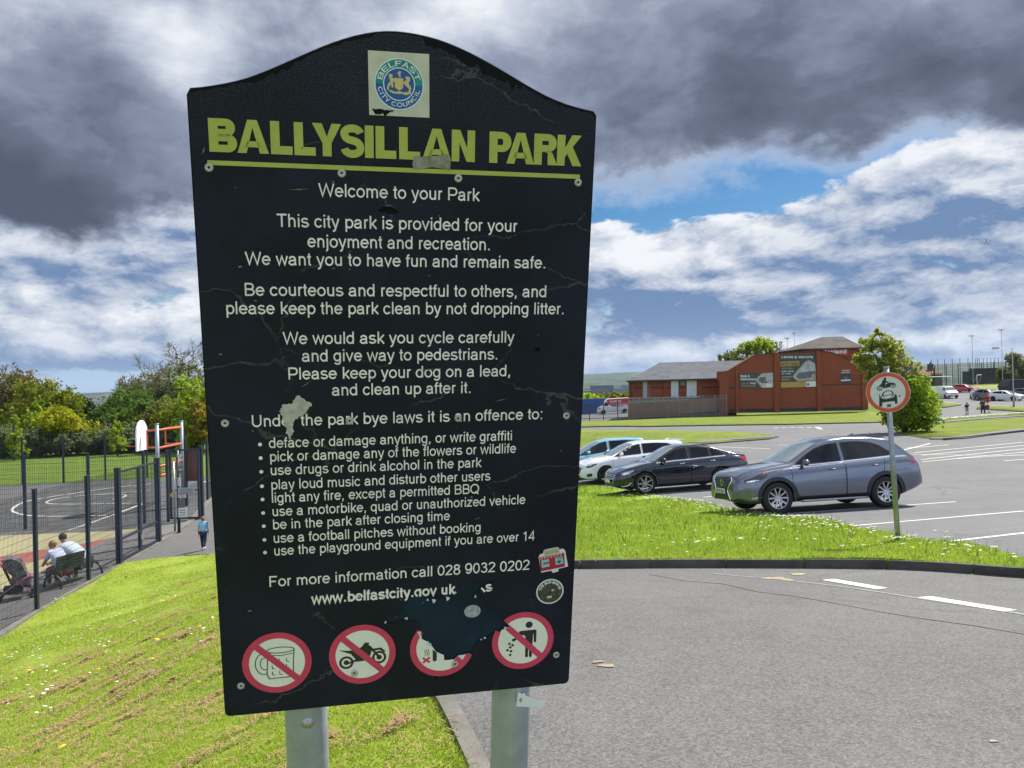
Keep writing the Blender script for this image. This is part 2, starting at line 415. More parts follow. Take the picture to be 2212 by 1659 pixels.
def at(px, py, depth):
    """world point seen at photo position (2212 px wide units) at a known depth"""
    return CAM + ray(px, py) * depth
_ZS = np.concatenate([np.arange(1.5, 60, .05), np.arange(60, 290, .25)])
def G(px, py):
    """where the sight line meets the ground"""
    r = ray(px, py)
    d = (CAM.z + r.z * _ZS) - ground(r.x * _ZS, r.y * _ZS)
    i = int(np.argmax(d < 0)) if (d < 0).any() else len(_ZS) - 1
    return (float(r.x * _ZS[i]), float(r.y * _ZS[i]))
def on(x, y, dz=0.0): return Vector((x, y, gz(x, y) + dz))

# ------------------------------------------------------------------ plan of the ground: regions as polygons, one conforming triangulation
def px(*pts): return [G(*p) for p in pts]
def smooth_line(P, it=2):
    for _ in range(it):
        q = [P[0]]
        for a, b_ in zip(P[:-1], P[1:]):
            q += [(a[0] * .75 + b_[0] * .25, a[1] * .75 + b_[1] * .25), (a[0] * .25 + b_[0] * .75, a[1] * .25 + b_[1] * .75)]
        P = q + [P[-1]]
    return P
def zc2(x, y): return (x / 4.3202, (1900 + y / 2.37) / 1.8228)      # detail view of the playground
KERB = [(.0, 10.5)] + [G(*p) for p in ((1245, 1228), (1400, 1227), (1650, 1226.5), (1900, 1228), (2050, 1235), (2212, 1248))] + [(6.1, 7.75), (7.2, 7.35), (8.2, 7.2)]
KERB = smooth_line(KERB, 2)
ISL_BACK = [(8.2, 7.6), (7.2, 8.1), (6.6, 8.9)] + [G(*p) for p in ((2212, 1214), (2100, 1190), (2000, 1171), (1870, 1143), (1760, 1124), (1640, 1106), (1500, 1084), (1400, 1067), (1330, 1056), (1250, 1048))] + [(1.4, 34.5), (.5, 38)]
EDGE_L = [(1.5, -4), (.62, 0), (.1, 2.2), (-.2, 3.45), (-.31, 3.9), (-.46, 4.5), (-.6, 4.95), (-.95, 6), (-1.7, 9), (-3.4, 14), (-6.2, 19.5), (-9.44, 24.2), (-10.53, 24.65), (-11.64, 24.8), (-12.42, 24.4)]
FENCE_L = [(-10.9, 11.5), (-11.2, 14), (-11.61, 17.35), (-11.85, 19.1), (-12.18, 22.05), (-12.49, 24.35), (-12.77, 27.7), (-13.25, 30.9), (-13.5, 32.3), (-15.3, 39), (-16.9, 45.5), (-18.6, 52.6)]
PATH_R = [(-13.5, 52), (-10.5, 42), (-8.6, 33), (-6.9, 27.5), (-4.6, 23), (-2.2, 18), (-.9, 13.5), (-.5, 11.6)]
isl = KERB + ISL_BACK + [(-3, 39), (-5, 33), (-5.2, 26)] + PATH_R[4:]
road = EDGE_L + [(-12.77, 27.7), (-13.25, 30.9), (-13.5, 32.3), (-15.3, 39), (-16.9, 45.5), (-18.6, 52.6)] + PATH_R + KERB + [(11, 7.3), (16, 6.5), (22, 2), (22, -4)]
verge = [(.5, 38), (2.6, 40.5), (4.9, 43)] + px((1440, 966), (1526, 959), (1600, 953), (1660, 948), (1674, 944), (1655, 939), (1600, 934.5), (1500, 931.5), (1255, 930)) + [(2, 74), (-8, 72), (-8, 45)]
access_far = px((1255, 924), (1400, 922.5), (1500, 921), (1700, 918), (1880, 914), (1960, 911))
rverge = px((1935, 934), (1960, 941), (1995, 947), (2030, 949), (2090, 945), (2150, 938), (2212, 931), (2300, 922), (2300, 896), (2212, 902), (2110, 909), (2040, 914), (1990, 916), (1950, 921), (1930, 928))
daisy_strip = px((2003, 912), (2060, 907), (2130, 901), (2212, 896.5), (2300, 891), (2300, 886), (2212, 891.5), (2130, 897), (2060, 903), (2010, 908))
lawn = access_far + px((1962, 906), (1925, 897), (1880, 890), (1700, 893), (1570, 896), (1480, 900), (1366, 907.5), (1265, 911.5), (1240, 913)) + [(-2, 100), (-6, 84)]
carpark = ISL_BACK + [(2.6, 40.5), (4.9, 43)] + px((1440, 966), (1526, 959), (1600, 953), (1660, 948), (1674, 944), (1655, 939), (1600, 934.5), (1500, 931.5), (1255, 930)) + access_far + px((1990, 900), (2010, 893), (1985, 880), (1985, 868), (1985, 850), (2060, 846), (2140, 841), (2212, 838), (2300, 833)) + [(175, 130), (120, 40), (60, 12), (22, 2), (16, 6.5), (11, 7.3)]
yard = px((1240, 911), (1265, 910), (1366, 906), (1400, 902)) + [(22, 112), (26, 150), (0, 152), (-12, 120)]
isle1 = px((2014, 881), (2045, 880), (2076, 875), (2076, 873.5), (2040, 872), (2016, 876))
isle2 = px((2110, 884), (2160, 886.5), (2212, 890), (2300, 895), (2300, 885), (2212, 880.5), (2160, 878), (2112, 877))
drybank = px((1985, 849), (2060, 845), (2140, 840), (2212, 836), (2300, 831), (2300, 824), (2212, 829), (2140, 832), (2060, 836), (1985, 840))
court = FENCE_L[8:] + [(-24.5, 51.3), (-31.3, 49.3), (-42, 46.5), (-40, 29.5), (-27, 30.6), (-20.7, 31.2)]
apron = FENCE_L[:8] + [(-13.5, 32.3), (-20.7, 31.2), (-27, 30.6), (-40, 29.5), (-40, 10)]
yel1 = px(zc2(-60, 500), zc2(330, 482), zc2(700, 470), zc2(1080, 452), zc2(1330, 420), zc2(1060, 512), zc2(830, 562), zc2(330, 640), zc2(0, 692), zc2(-80, 700))
redp = px(zc2(-80, 700), zc2(0, 692), zc2(330, 640), zc2(830, 562), zc2(1060, 512), zc2(990, 536), zc2(830, 622), zc2(370, 725), zc2(170, 770), zc2(0, 800), zc2(-80, 820))
yel2 = px(zc2(-80, 820), zc2(0, 800), zc2(170, 770), zc2(370, 725), zc2(640, 668), zc2(450, 790), zc2(330, 860), zc2(0, 1000), zc2(-90, 1030))
bankpoly = EDGE_L[::-1] + [(-3, -4.5), (-9, -4), (-10.2, 4)] + FENCE_L[:6]
REG = [('park_path_apron', apron, M_PATH), ('yellow_play_surface', yel1, M_PLAY), ('red_play_surface', redp, M_REDPLAY), ('yellow_play_strip', yel2, M_PLAY),
       ('court_surface', court, M_COURT), ('road', road, M_ROAD), ('grass_island', isl, M_GRASS), ('grass_bank', bankpoly, M_BANK), ('car_park', carpark, M_PARK),
       ('grass_verge', verge, M_UPPER), ('grass_lawn', lawn, M_UPPER), ('grass_strip', rverge, M_UPPER), ('grass_strip_far', daisy_strip, M_UPPER), ('service_yard', yard, M_PARK),
       ('traffic_island', isle1, M_UPPER), ('roadside_grass', isle2, M_UPPER), ('dry_grass_bank', drybank, M_DRY)]
PRIO = ['yellow_play_surface', 'red_play_surface', 'yellow_play_strip', 'traffic_island', 'roadside_grass', 'dry_grass_bank', 'grass_strip_far', 'grass_strip', 'grass_island', 'grass_verge', 'grass_lawn', 'service_yard', 'car_park', 'road', 'court_surface', 'park_path_apron', 'grass_bank']
RAISE = {'grass_island': .10, 'grass_lawn': .06, 'grass_strip': .05, 'grass_strip_far': .05, 'traffic_island': .08, 'roadside_grass': .08, 'grass_verge': .05}
def raise_z(nm, Q):
    if nm != 'grass_island': return RAISE.get(nm, 0)
    K_ = np.array(KERB); d = np.min(np.hypot(Q[:, None, 0] - K_[None, :, 0], Q[:, None, 1] - K_[None, :, 1]), 1)
    return .10 - .09 * np.clip((d - .5) / 3.0, 0, 1)
def densify(P, closed=True):
    out = []
    n = len(P)
    for i in range(n if closed else n - 1):
        a, b_ = Vector(P[i]), Vector(P[(i + 1) % n]); m = (a + b_) / 2
        st = max(.5, min(6.0, m.length * .06)); c = max(1, int((b_ - a).length / st))
        for j in range(c): out.append(tuple(a + (b_ - a) * j / c))
    if not closed: out.append(tuple(P[-1]))
    return out
def inside(poly, X, Y):
    P = np.array(poly); r = np.zeros(len(X), bool); x0, y0 = P[-1]
    for x1, y1 in P:
        c = ((y1 > Y) != (y0 > Y)); d = (y0 - y1) if y0 != y1 else 1e-12
        r ^= c & (X < (x0 - x1) * (Y - y1) / d + x1); x0, y0 = x1, y1
    return r
def build_ground():
    V, E_ = [], []
    for nm, poly, m in REG:
        d = densify(poly); b = len(V); n = len(d); V.extend(d); E_ += [(b + i, b + (i + 1) % n) for i in range(n)]
    NR = 120
    b = len(V); ring = [(290 * math.sin(2 * math.pi * i / NR), 290 * math.cos(2 * math.pi * i / NR)) for i in range(NR)]
    V.extend(ring); E_ += [(b + i, b + (i + 1) % NR) for i in range(NR)]
    rng = random.Random(3)
    r = 1.5
    while r < 285:                                                    # rings of points, closer where the camera stands
        st = max(.35, r * .05); c = int(2 * math.pi * r / st)
        for i in range(c):
            a = 2 * math.pi * (i + rng.random() * .6) / c
            if abs((a + math.pi) % (2 * math.pi) - math.pi) > 1.0 and (i % 4): continue
            V.append((r * math.sin(a), r * math.cos(a)))
        r += st * .9
    ov, oe, of, _, _, _ = delaunay_2d_cdt([Vector(v) for v in V], E_, [], 0, 1e-4)
    P = np.array([(v.x, v.y) for v in ov]); T = np.array([f for f in of if len(f) == 3])
    a, b_, c = P[T[:, 0]], P[T[:, 1]], P[T[:, 2]]
    cr = (b_[:, 0] - a[:, 0]) * (c[:, 1] - a[:, 1]) - (b_[:, 1] - a[:, 1]) * (c[:, 0] - a[:, 0])
    T = np.where((cr < 0)[:, None], T[:, ::-1], T); C_ = (a + b_ + c) / 3
    ok = np.hypot(C_[:, 0], C_[:, 1]) < 290
    T, C_ = T[ok], C_[ok]
    Z = ground(P[:, 0], P[:, 1])
    polys = {nm: poly for nm, poly, m in REG}; mats_ = {nm: m for nm, poly, m in REG}
    left = np.ones(len(T), bool)
    for nm in PRIO + ['ground']:
        sel = left & (inside(polys[nm], C_[:, 0], C_[:, 1]) if nm != 'ground' else True)
        left &= ~sel
        t = T[sel]
        if not len(t): print('EMPTY', nm); continue
        u, invx = np.unique(t.ravel(), return_inverse=True)
        z = Z[u] + raise_z(nm, P[u])
        if nm in ('grass_bank', 'grass_island', 'grass_verge'):
            z = z + .035 * np.sin(P[u, 0] * 1.7 + 1.3 * np.sin(P[u, 1] * .9)) * np.cos(P[u, 1] * 1.45) * np.clip(np.hypot(P[u, 0], P[u, 1]) / 8, .2, 1.5)
        Fq = invx.reshape(-1, 3); VV = np.column_stack([P[u], z])
        if nm in RAISE:                                               # earth sides under the raised turf
            ed = np.concatenate([Fq[:, [0, 1]], Fq[:, [1, 2]], Fq[:, [2, 0]]]); key = np.sort(ed, 1)
            _, ix, cnt = np.unique(key, axis=0, return_index=True, return_counts=True); bd = ed[ix[cnt == 1]]
            nv = len(VV); VV = np.concatenate([VV, VV - (0, 0, .3)])
            Fq = np.concatenate([Fq, np.stack([bd[:, 1], bd[:, 0], bd[:, 0] + nv], -1), np.stack([bd[:, 1], bd[:, 0] + nv, bd[:, 1] + nv], -1)])
        o = np_mesh(nm, VV, Fq, mats_.get(nm, M_FIELD), smooth=True)
        tag(o, kind='structure')
    # distant land to the hills
    rr = [290, 340, 420, 520, 650, 800, 1000, 1300, 1700, 2200, 2600, 2900, 3300, 3800, 4300, 4900, 5500, 6100, 6700, 7000, 7400, 8200]
    na = 480
    A_ = np.linspace(0, 2 * np.pi, na, endpoint=False); R_ = np.array(rr)
    X = (R_[:, None] * np.sin(A_)).ravel(); Y = (R_[:, None] * np.cos(A_)).ravel(); Zf = ground(X, Y)
    Zf = Zf + np.where(np.hypot(X, Y) > 2500, 9 * np.sin(X * .004) * np.sin(Y * .0031 + X * .0017), 0)
    i, j = np.meshgrid(np.arange(len(rr) - 1), np.arange(na), indexing='ij'); j2 = (j + 1) % na
    Fh = np.stack([i * na + j, i * na + j2, (i + 1) * na + j2, (i + 1) * na + j], -1).reshape(-1, 4)[:, ::-1]
    m = bpy.data.materials.new('hill fields and woods'); m.use_nodes = True; q = NT(m.node_tree); bs = m.node_tree.nodes['Principled BSDF']
    co = q.n('ShaderNodeTexCoord').outputs['Object']
    cell = q.sep(q.vor(co, .0045, out=1))
    c = q.mix(q.ss(cell[0], .2, .8), (.045, .085, .018), (.085, .105, .032)); c = q.mix(q.ss(cell[1], .78, .82), c, (.10, .085, .045))
    wood = q.ss(q.noise(co, .005, 6, .7), .44, .52); c = q.mix(wood, c, (.014, .030, .012))
    town = q.mul(q.ss(q.noise(co, .0016, 4, .6), .50, .56), q.ss(q.noise(co, .03, 3, .7), .5, .6)); c = q.mix(q.mul(town, .6), c, (.16, .15, .15))
    q.put(bs.inputs['Base Color'], c); bs.inputs['Roughness'].default_value = .95; bs.inputs['Specular IOR Level'].default_value = .1
    tag(np_mesh('hills', np.column_stack([X, Y, Zf]), Fh, m, smooth=True), kind='structure')
build_ground()

# ------------------------------------------------------------------ kerbs, edgings and painted markings
def strip(mb, line, w, z0, z1, side=0.0, gap=0.0, seg=None, mi=0):
    """a bar of width w along a plan line, from ground+z0 to ground+z1"""
    L = [Vector(p) for p in line]
    n = len(L); off = []
    for i in range(n):
        t = (L[min(i + 1, n - 1)] - L[max(i - 1, 0)]).normalized(); off.append(Vector((-t.y, t.x)))
    vs = []
    for p, o in zip(L, off):
        a, b_ = p + o * (side - w / 2), p + o * (side + w / 2)
        ga, gb = gz(a.x, a.y), gz(b_.x, b_.y)
        vs += [(a.x, a.y, ga + z0), (b_.x, b_.y, gb + z0), (b_.x, b_.y, gb + z1), (a.x, a.y, ga + z1)]
    fs = []
    for i in range(n - 1):
        A, B = i * 4, i * 4 + 4
        fs += [(A + 2, A + 3, B + 3, B + 2), (A + 3, A, B, B + 3), (A + 1, A + 2, B + 2, B + 1)]
    fs += [(0, 1, 2, 3), (B + 3, B + 2, B + 1, B)]
    mb.add(vs, fs, mi)
def walk(line, step):
    """resample a plan line"""
    out = [Vector(line[0])]; acc = 0
    for a, b_ in zip(line[:-1], line[1:]):
        a, b_ = Vector(a), Vector(b_); L = (b_ - a).length; d = step - acc
        while d <= L: out.append(a + (b_ - a) * d / L); d += step
        acc = L - (d - step)
    return out
rng = random.Random(11)
mb = MB()
kl = walk(KERB, .183)
for i in range(0, len(kl) - 5, 5):                                    # single kerb stones with open joints, laid round the curve
    P5 = list(kl[i:i + 6]); P5[0] = P5[0] + (P5[1] - P5[0]).normalized() * .014; P5[5] = P5[5] - (P5[5] - P5[4]).normalized() * .014
    strip(mb, P5, .125, -.15, .105 + rng.uniform(-.006, .006), side=.012 + rng.uniform(-.004, .004))
tag(mb.build('kerb', M_KERB), kind='structure')
mb = MB(); strip(mb, densify(smooth_line(EDGE_L[1:13], 1), False), .09, -.1, .014, side=-.01)
strip(mb, densify(FENCE_L[:12], False), .26, -.1, .05)
tag(mb.build('path_edging', M_KERBP), kind='structure')
mb = MB()
strip(mb, densify(access_far, False), .16, -.1, .10)
strip(mb, px((1500, 962.5), (1526, 960), (1600, 954), (1660, 949.5), (1676, 945)), .14, -.1, .07)
strip(mb, px((2040, 951), (2090, 946.5), (2150, 939.5), (2212, 932.5), (2300, 923)), .18, -.1, .12)
strip(mb, px((2014, 881.5), (2045, 880.5), (2076, 875.5)), .16, -.1, .1)
strip(mb, px((2110, 884.5), (2160, 887), (2212, 890.5), (2300, 895.5)), .16, -.1, .1)
tag(mb.build('kerb_far', M_KERB), kind='structure')
mb = MB()                                                             # footpath slabs along the verge and strip
for L_, w_ in ((px((1500, 958), (1560, 952), (1620, 948), (1668, 944.5)), 1.1), (px((2012, 948.5), (2060, 949), (2100, 943.5), (2212, 929), (2300, 918)), 1.0), (px((2006, 915), (2060, 910.5), (2130, 904.5), (2212, 899), (2300, 893)), 1.0)):
    strip(mb, densify(smooth_line(L_, 1), False), w_, -.05, .075)
tag(mb.build('footpath', M_PATH), kind='structure')

def paint(mb, line, w, h=.006):
    L = densify(line, False); strip(mb, L, w, h - .004, h)
mb = MB()
UU = Vector((.982, .19))                                               # direction of the bays
def bay(pxa, pxb, w=.10): paint(mb, [G(*pxa), G(*pxb)], w)
bay((1826, 1138), (2212, 1104.5)); bay((2045, 1171), (2240, 1149)); bay((1690, 1111), (2064, 1084.5))
bay((1520, 1074.5), (1700, 1060)); bay((1432, 1060.5), (1640, 1046)); bay((1390, 1046), (1600, 1032)); bay((1262, 1034), (1400, 1024)); bay((1330, 1041), (1480, 1030))
for a, b_ in (((1546, 965.5), (1663, 969.5)), ((1680, 961.5), (1730, 962)), ((2009, 958), (1933, 977)), ((2050, 961), (1960, 968)), ((2210, 955.5), (1975, 978)), ((2230, 960.5), (1990, 984)), ((2240, 967), (1990, 993)),
              ((2240, 974.5), (1992, 998)), ((2212, 982), (2065, 991)), ((2230, 991.5), (2168, 996))): bay(a, b_, .11)
paint(mb, [G(1950, 981), G(2240, 985)], .09)
for a, b_ in (((2040, 868), (2075, 872)), ((2130, 876), (2180, 877))): bay(a, b_, .12)
tag(mb.build('bay_markings', M_WHITE), kind='structure')
mb = MB()
for a, b_ in (((1789, 1253), (1905, 1273)), ((1996, 1291.5), (2183, 1322))): paint(mb, [G(*a), G(*b_)], .17)
for i in range(6): paint(mb, [G(1672 + i * 17.6, 924.6 - i * .28), G(1682 + i * 17.6, 924.5 - i * .28)], .35)
paint(mb, [G(1764, 922.8), G(1774, 927.2)], .3)
tag(mb.build('give_way_dashes', M_WHITE), kind='structure')
mb = MB()
zz = lambda x, y: G(x / 4.3202, (1400 + y / 2.37) / 1.8228)
for L_, w_ in (([(108, 1440), (130, 1465), (225, 1490), (340, 1500), (600, 1502), (1000, 1492)], .13), ([(108, 1440), (150, 1400), (240, 1360), (400, 1330), (600, 1300), (800, 1268), (1000, 1240), (1250, 1213), (1420, 1196)], .13),
               ([(430, 1372), (450, 1385), (560, 1388), (760, 1388), (1100, 1380), (1330, 1380)], .11), ([(430, 1372), (460, 1350), (560, 1330), (760, 1308), (960, 1295), (1120, 1293), (1180, 1303), (1160, 1322), (1040, 1345)], .11),
               ([(640, 1632), (740, 1600), (960, 1520), (1140, 1455), (1330, 1385)], .16), ([(1880, 1188), (1990, 1155)], .16), ([(780, 1310), (1050, 1285), (1400, 1262)], .10)):
    L_ = [zz(*p) for p in L_]; paint(mb, smooth_line(L_, 2), w_, .008)
tag(mb.build('court_markings', M_WHITE), kind='structure')
# a sealed joint and a crack across the road, old stains
mb = MB(); ml = [G(2240, 1334), G(2130, 1314), G(2000, 1296), G(1850, 1272), G(1700, 1254), G(1600, 1246), G(1540, 1240)]
strip(mb, densify(smooth_line(ml, 2), False), .06, .0, .004); tag(mb.build('road_joint', mat('joint sealant', (.21, .215, .23), .7, var=.35, vscale=7)), kind='structure')
mb = MB(); ml = [G(2240, 1376), G(2100, 1352), G(1990, 1337), G(1900, 1322), G(1800, 1303), G(1720, 1290), G(1640, 1281), G(1560, 1262), G(1480, 1256), G(1400, 1243)]
ml = densify(ml, False); ml = [(x + rng.uniform(-.025, .025), y + rng.uniform(-.025, .025)) for x, y in ml]
strip(mb, ml, .013, .0, .003); tag(mb.build('road_crack', mat('crack', (.05, .05, .05), .9)), kind='structure')
mb = MB()
for (x, y, r) in ((1676, 1250, .13), (1700, 1254, .07), (1723, 1242, .10), (1290, 1432, .035), (1312, 1440, .05), (2145, 1608, .02), (1560, 1210, .03)):
    cx_, cy_ = G(x, y); n = 14; pts = [(cx_ + r * (1 + .3 * math.sin(3 * q + x)) * math.cos(q), cy_ + r * (.8 + .25 * math.cos(2 * q + y)) * math.sin(q)) for q in (2 * math.pi * i / n for i in range(n))]
    mb.add([on(a, b_, .005) for a, b_ in pts], [tuple(range(n))])
tag(mb.build('road_stains', mat('spilt paint stain', (.36, .29, .19), .8, var=.4, vscale=9)), kind='structure')

# ------------------------------------------------------------------ a monoline sans alphabet drawn as strokes (cap height .716, x-height .519)
def _arc(cx, cy, rx, ry, a0, a1, n=10):
    return [(cx + rx * math.cos(math.radians(a0 + (a1 - a0) * i / n)), cy + ry * math.sin(math.radians(a0 + (a1 - a0) * i / n))) for i in range(n + 1)]
def glyphs(w):
    h = w / 2; X = .519 - h + .008; B0 = h - .008; T = .716; XM = (X + B0) / 2; ry = (X - B0) / 2
    TC = T - h + .008; CM = (TC + B0) / 2; CR = (TC - B0) / 2
    g = {}
    bowl = lambda cx, rx: _arc(cx, XM, rx, ry, 0, 360, 24)
    arch = lambda x0, x1, top=X: [(x0, top - .17)] + _arc((x0 + x1) / 2, top - .17, (x1 - x0) / 2, .17, 180, 0, 10) + [(x1, 0)]
    L = .075 + h * .9
    g[' '] = (.278, []); g['.'] = (.278, [[(.139, 0), (.139, max(.1, w))]]); g[','] = (.278, [[(.139, .1), (.139, 0), (.10, -.11)]])
    g[':'] = (.278, [[(.139, 0), (.139, .1)], [(.139, .419), (.139, .519)]]); g["'"] = (.19, [[(.095, .716), (.095, .48)]])
    g['/'] = (.278, [[(.02, -.01), (.255, .728)]]); g['-'] = (.333, [[(.05, .26), (.285, .26)]])
    g['&'] = (.667, [[(.62, .0), (.20, .50)] + _arc(.285, .57, .115, .11, 215, -20, 10) + [(.36, .46), (.13, .32)] + _arc(.25, .18, .19, .175, 130, 330, 10) + [(.56, .36)]])
    g['a'] = (.556, [[(.07, .37)] + _arc(.255, .345, .165, .13, 165, 0, 8) + [(.42, .09), (.46, 0)], [(.42, .30)] + _arc(.23, .15, .165, .115, 78, 282, 10) + _arc(.25, .20, .17, .165, 275, 345, 4)])
    g['b'] = (.556, [[(L, 0), (L, T)], bowl(.30, .195)]); g['d'] = (.556, [[(.556 - L, 0), (.556 - L, T)], bowl(.258, .195)])
    g['c'] = (.5, [_arc(.262, XM, .20, ry, 35, 325, 18)])
    g['e'] = (.556, [[(.07, .27), (.485, .27)] + _arc(.278, XM, .207, ry, 3, 325, 20)])
    g['f'] = (.278, [[(.125, 0), (.125, .58)] + _arc(.225, .58, .10, .136 - h, 180, 75, 6), [(.015, .519 - h * .8), (.265, .519 - h * .8)]])
    g['g'] = (.556, [[(.556 - L, .519), (.556 - L, -.02)] + _arc(.27, -.03, .556 - L - .27, .13, 0, -160, 10), bowl(.258, .195)])
    g['h'] = (.556, [[(L, 0), (L, T)], arch(L, .556 - L)]); g['i'] = (.222, [[(.111, 0), (.111, .519)], [(.111, .616), (.111, T)]])
    g['j'] = (.222, [[(.115, .519), (.115, -.08)] + _arc(.035, -.09, .08, .08, 0, -100, 6), [(.115, .616), (.115, T)]])
    g['k'] = (.5, [[(L, 0), (L, T)], [(.46, .519), (L, .17)], [(.20, .29), (.475, 0)]]); g['l'] = (.222, [[(.111, 0), (.111, T)]])
    g['m'] = (.833, [[(L, 0), (L, .519)], arch(L, .4165), arch(.4165, .833 - L)]); g['n'] = (.556, [[(L, 0), (L, .519)], arch(L, .556 - L)])
    g['o'] = (.556, [bowl(.278, .207)]); g['p'] = (.556, [[(L, -.2), (L, .519)], bowl(.30, .195)]); g['q'] = (.556, [[(.556 - L, -.2), (.556 - L, .519)], bowl(.258, .195)])
    g['r'] = (.333, [[(L, 0), (L, .519)], [(L, .33)] + _arc(.245, .33, .245 - L, X - .33, 180, 65, 6)])
    g['s'] = (.5, [_arc(.25, .385, .165, X - .385, 20, 180, 8) + _arc(.25, .36, .165, .095, 195, 262, 4) + _arc(.25, .15, .18, .115, 80, -10, 5) + _arc(.25, .15, .185, .15 - B0, -10, -168, 8)])
    g['t'] = (.278, [[(.135, .67), (.135, .12)] + _arc(.215, .12, .08, .12 - B0, 180, 285, 6), [(.02, .519 - h * .8), (.25, .519 - h * .8)]])
    g['u'] = (.556, [[(L, .519), (L, .19)] + _arc(.278, .19, .278 - L, .19 - B0, 180, 360, 10) + [(.556 - L, .19)], [(.556 - L, 0), (.556 - L, .519)]])
    g['v'] = (.5, [[(.05, .519), (.25, .03), (.45, .519)]]); g['w'] = (.722, [[(.045, .519), (.2, .03), (.361, .49), (.522, .03), (.677, .519)]])
    g['x'] = (.5, [[(.045, 0), (.455, .519)], [(.045, .519), (.455, 0)]]); g['y'] = (.5, [[(.05, .519), (.255, .02)], [(.45, .519), (.23, -.10)] + _arc(.13, -.09, .10, .075, -10, -110, 5)])
    g['z'] = (.5, [[(.06, .519 - h), (.41, .519 - h), (.06, h), (.445, h)]])
    g['A'] = (.667, [[(.035, 0), (.333, .68), (.632, 0)], [(.155, .25), (.51, .25)]])
    g['B'] = (.667, [[(L, 0), (L, T)], [(L, TC), (.36, TC)] + _arc(.38, TC - .155, .175, .155, 85, -85, 8) + [(L, TC - .31)], [(.36, TC - .31)] + _arc(.39, (TC - .31 + B0) / 2, .205, (TC - .31 - B0) / 2, 85, -85, 8) + [(L, B0)]])
    g['C'] = (.722, [_arc(.375, CM, .29, CR, 40, 320, 20)]); g['D'] = (.722, [[(L, 0), (L, T)], [(L, TC), (.33, TC)] + _arc(.35, CM, .285, CR, 88, -88, 14) + [(L, B0)]])
    g['E'] = (.667, [[(L, 0), (L, T)], [(L, T - h), (.61, T - h)], [(L, .375), (.57, .375)], [(L, h), (.63, h)]])
    g['F'] = (.611, [[(L, 0), (L, T)], [(L, T - h), (.57, T - h)], [(L, .36), (.50, .36)]])
    g['G'] = (.778, [_arc(.39, CM, .30, CR, 42, 335, 20) + [(.665, .32), (.42, .32)]]); g['H'] = (.722, [[(L, 0), (L, T)], [(.722 - L, 0), (.722 - L, T)], [(L, .37), (.722 - L, .37)]])
    g['I'] = (.278, [[(.139, 0), (.139, T)]]); g['K'] = (.667, [[(L, 0), (L, T)], [(.60, T), (L, .22)], [(.27, .40), (.62, 0)]])
    g['L'] = (.556, [[(L, T), (L, 0)], [(L, h), (.53, h)]]); g['M'] = (.833, [[(L, 0), (L, T)], [(L, T - .01), (.4165, .06), (.833 - L, T - .01)], [(.833 - L, 0), (.833 - L, T)]])
    g['N'] = (.722, [[(L, 0), (L, T)], [(L, T - .02), (.722 - L, .02)], [(.722 - L, 0), (.722 - L, T)]]); g['O'] = (.778, [_arc(.389, CM, .32, CR, 0, 360, 28)])
    g['P'] = (.667, [[(L, 0), (L, T)], [(L, TC), (.40, TC)] + _arc(.41, TC - .19, .19, .19, 88, -88, 10) + [(L, TC - .38)]])
    g['Q'] = (.778, [_arc(.389, CM, .32, CR, 0, 360, 28), [(.46, .17), (.70, -.03)]]); g['R'] = (.722, g['P'][1] + [[(.38, .32), (.62, 0)]])
    g['S'] = (.667, [_arc(.335, .52, .225, TC - .52, 15, 180, 9) + _arc(.33, .50, .22, .13, 195, 260, 4) + _arc(.335, .20, .24, .155, 82, -5, 5) + _arc(.335, .20, .245, .20 - B0, -5, -172, 9)])
    g['T'] = (.611, [[(.305, 0), (.305, T)], [(.02, T - h), (.59, T - h)]]); g['U'] = (.722, [[(L, T), (L, .24)] + _arc(.361, .24, .361 - L, .24 - B0, 180, 360, 12) + [(.722 - L, T)]])
    g['V'] = (.667, [[(.035, T), (.333, .03), (.632, T)]]); g['W'] = (.944, [[(.04, T), (.245, .04), (.472, .67), (.70, .04), (.905, T)]])
    g['X'] = (.667, [[(.04, 0), (.62, T)], [(.04, T), (.62, 0)]]); g['Y'] = (.667, [[(.035, T), (.333, .30), (.632, T)], [(.333, .31), (.333, 0)]]); g['Z'] = (.611, [[(.06, T - h), (.55, T - h), (.06, h), (.57, h)]])
    g['0'] = (.556, [_arc(.278, CM, .20, CR, 0, 360, 24)]); g['1'] = (.556, [[(.32, 0), (.32, T)], [(.31, T - h), (.13, .54)]])
    g['2'] = (.556, [_arc(.275, .51, .195, TC - .51, 170, 0, 9) + [(.44, .42), (.07, h), (.5, h)]]); g['3'] = (.556, [_arc(.265, .535, .17, TC - .535, 165, -80, 9) + [(.22, .375)], [(.25, .385)] + _arc(.27, .21, .195, .175, 85, 0, 5) + _arc(.27, .21, .195, .21 - B0, 0, -165, 8)])
    g['4'] = (.556, [[(.40, 0), (.40, T), (.04, .21), (.52, .21)]]); g['5'] = (.556, [[(.48, T - h), (.15, T - h), (.10, .36)] + _arc(.27, .235, .205, .22, 130, -160, 12)])
    g['6'] = (.556, [_arc(.285, CM, .205, CR, 40, 180, 8) + [(.08, .25)], _arc(.285, .235, .20, .225, 0, 360, 20)]); g['7'] = (.556, [[(.05, T - h), (.48, T - h), (.21, 0)]])
    g['8'] = (.556, [_arc(.278, .53, .165, .14, 0, 360, 18), _arc(.278, .205, .20, .175, 0, 360, 20)]); g['9'] = (.556, [_arc(.275, CM, .205, CR, 220, 360, 8) + [(.48, .46)], _arc(.272, .48, .20, .225, 0, 360, 20)])
    return g
_GL = {}
def text_strokes(txt, w):
    if w not in _GL: _GL[w] = glyphs(w)
    x = 0; out = []
    for ch in txt:
        adv, st = _GL[w].get(ch, _GL[w][' '])
        out.append((x, adv, st)); x += adv
    return out, x
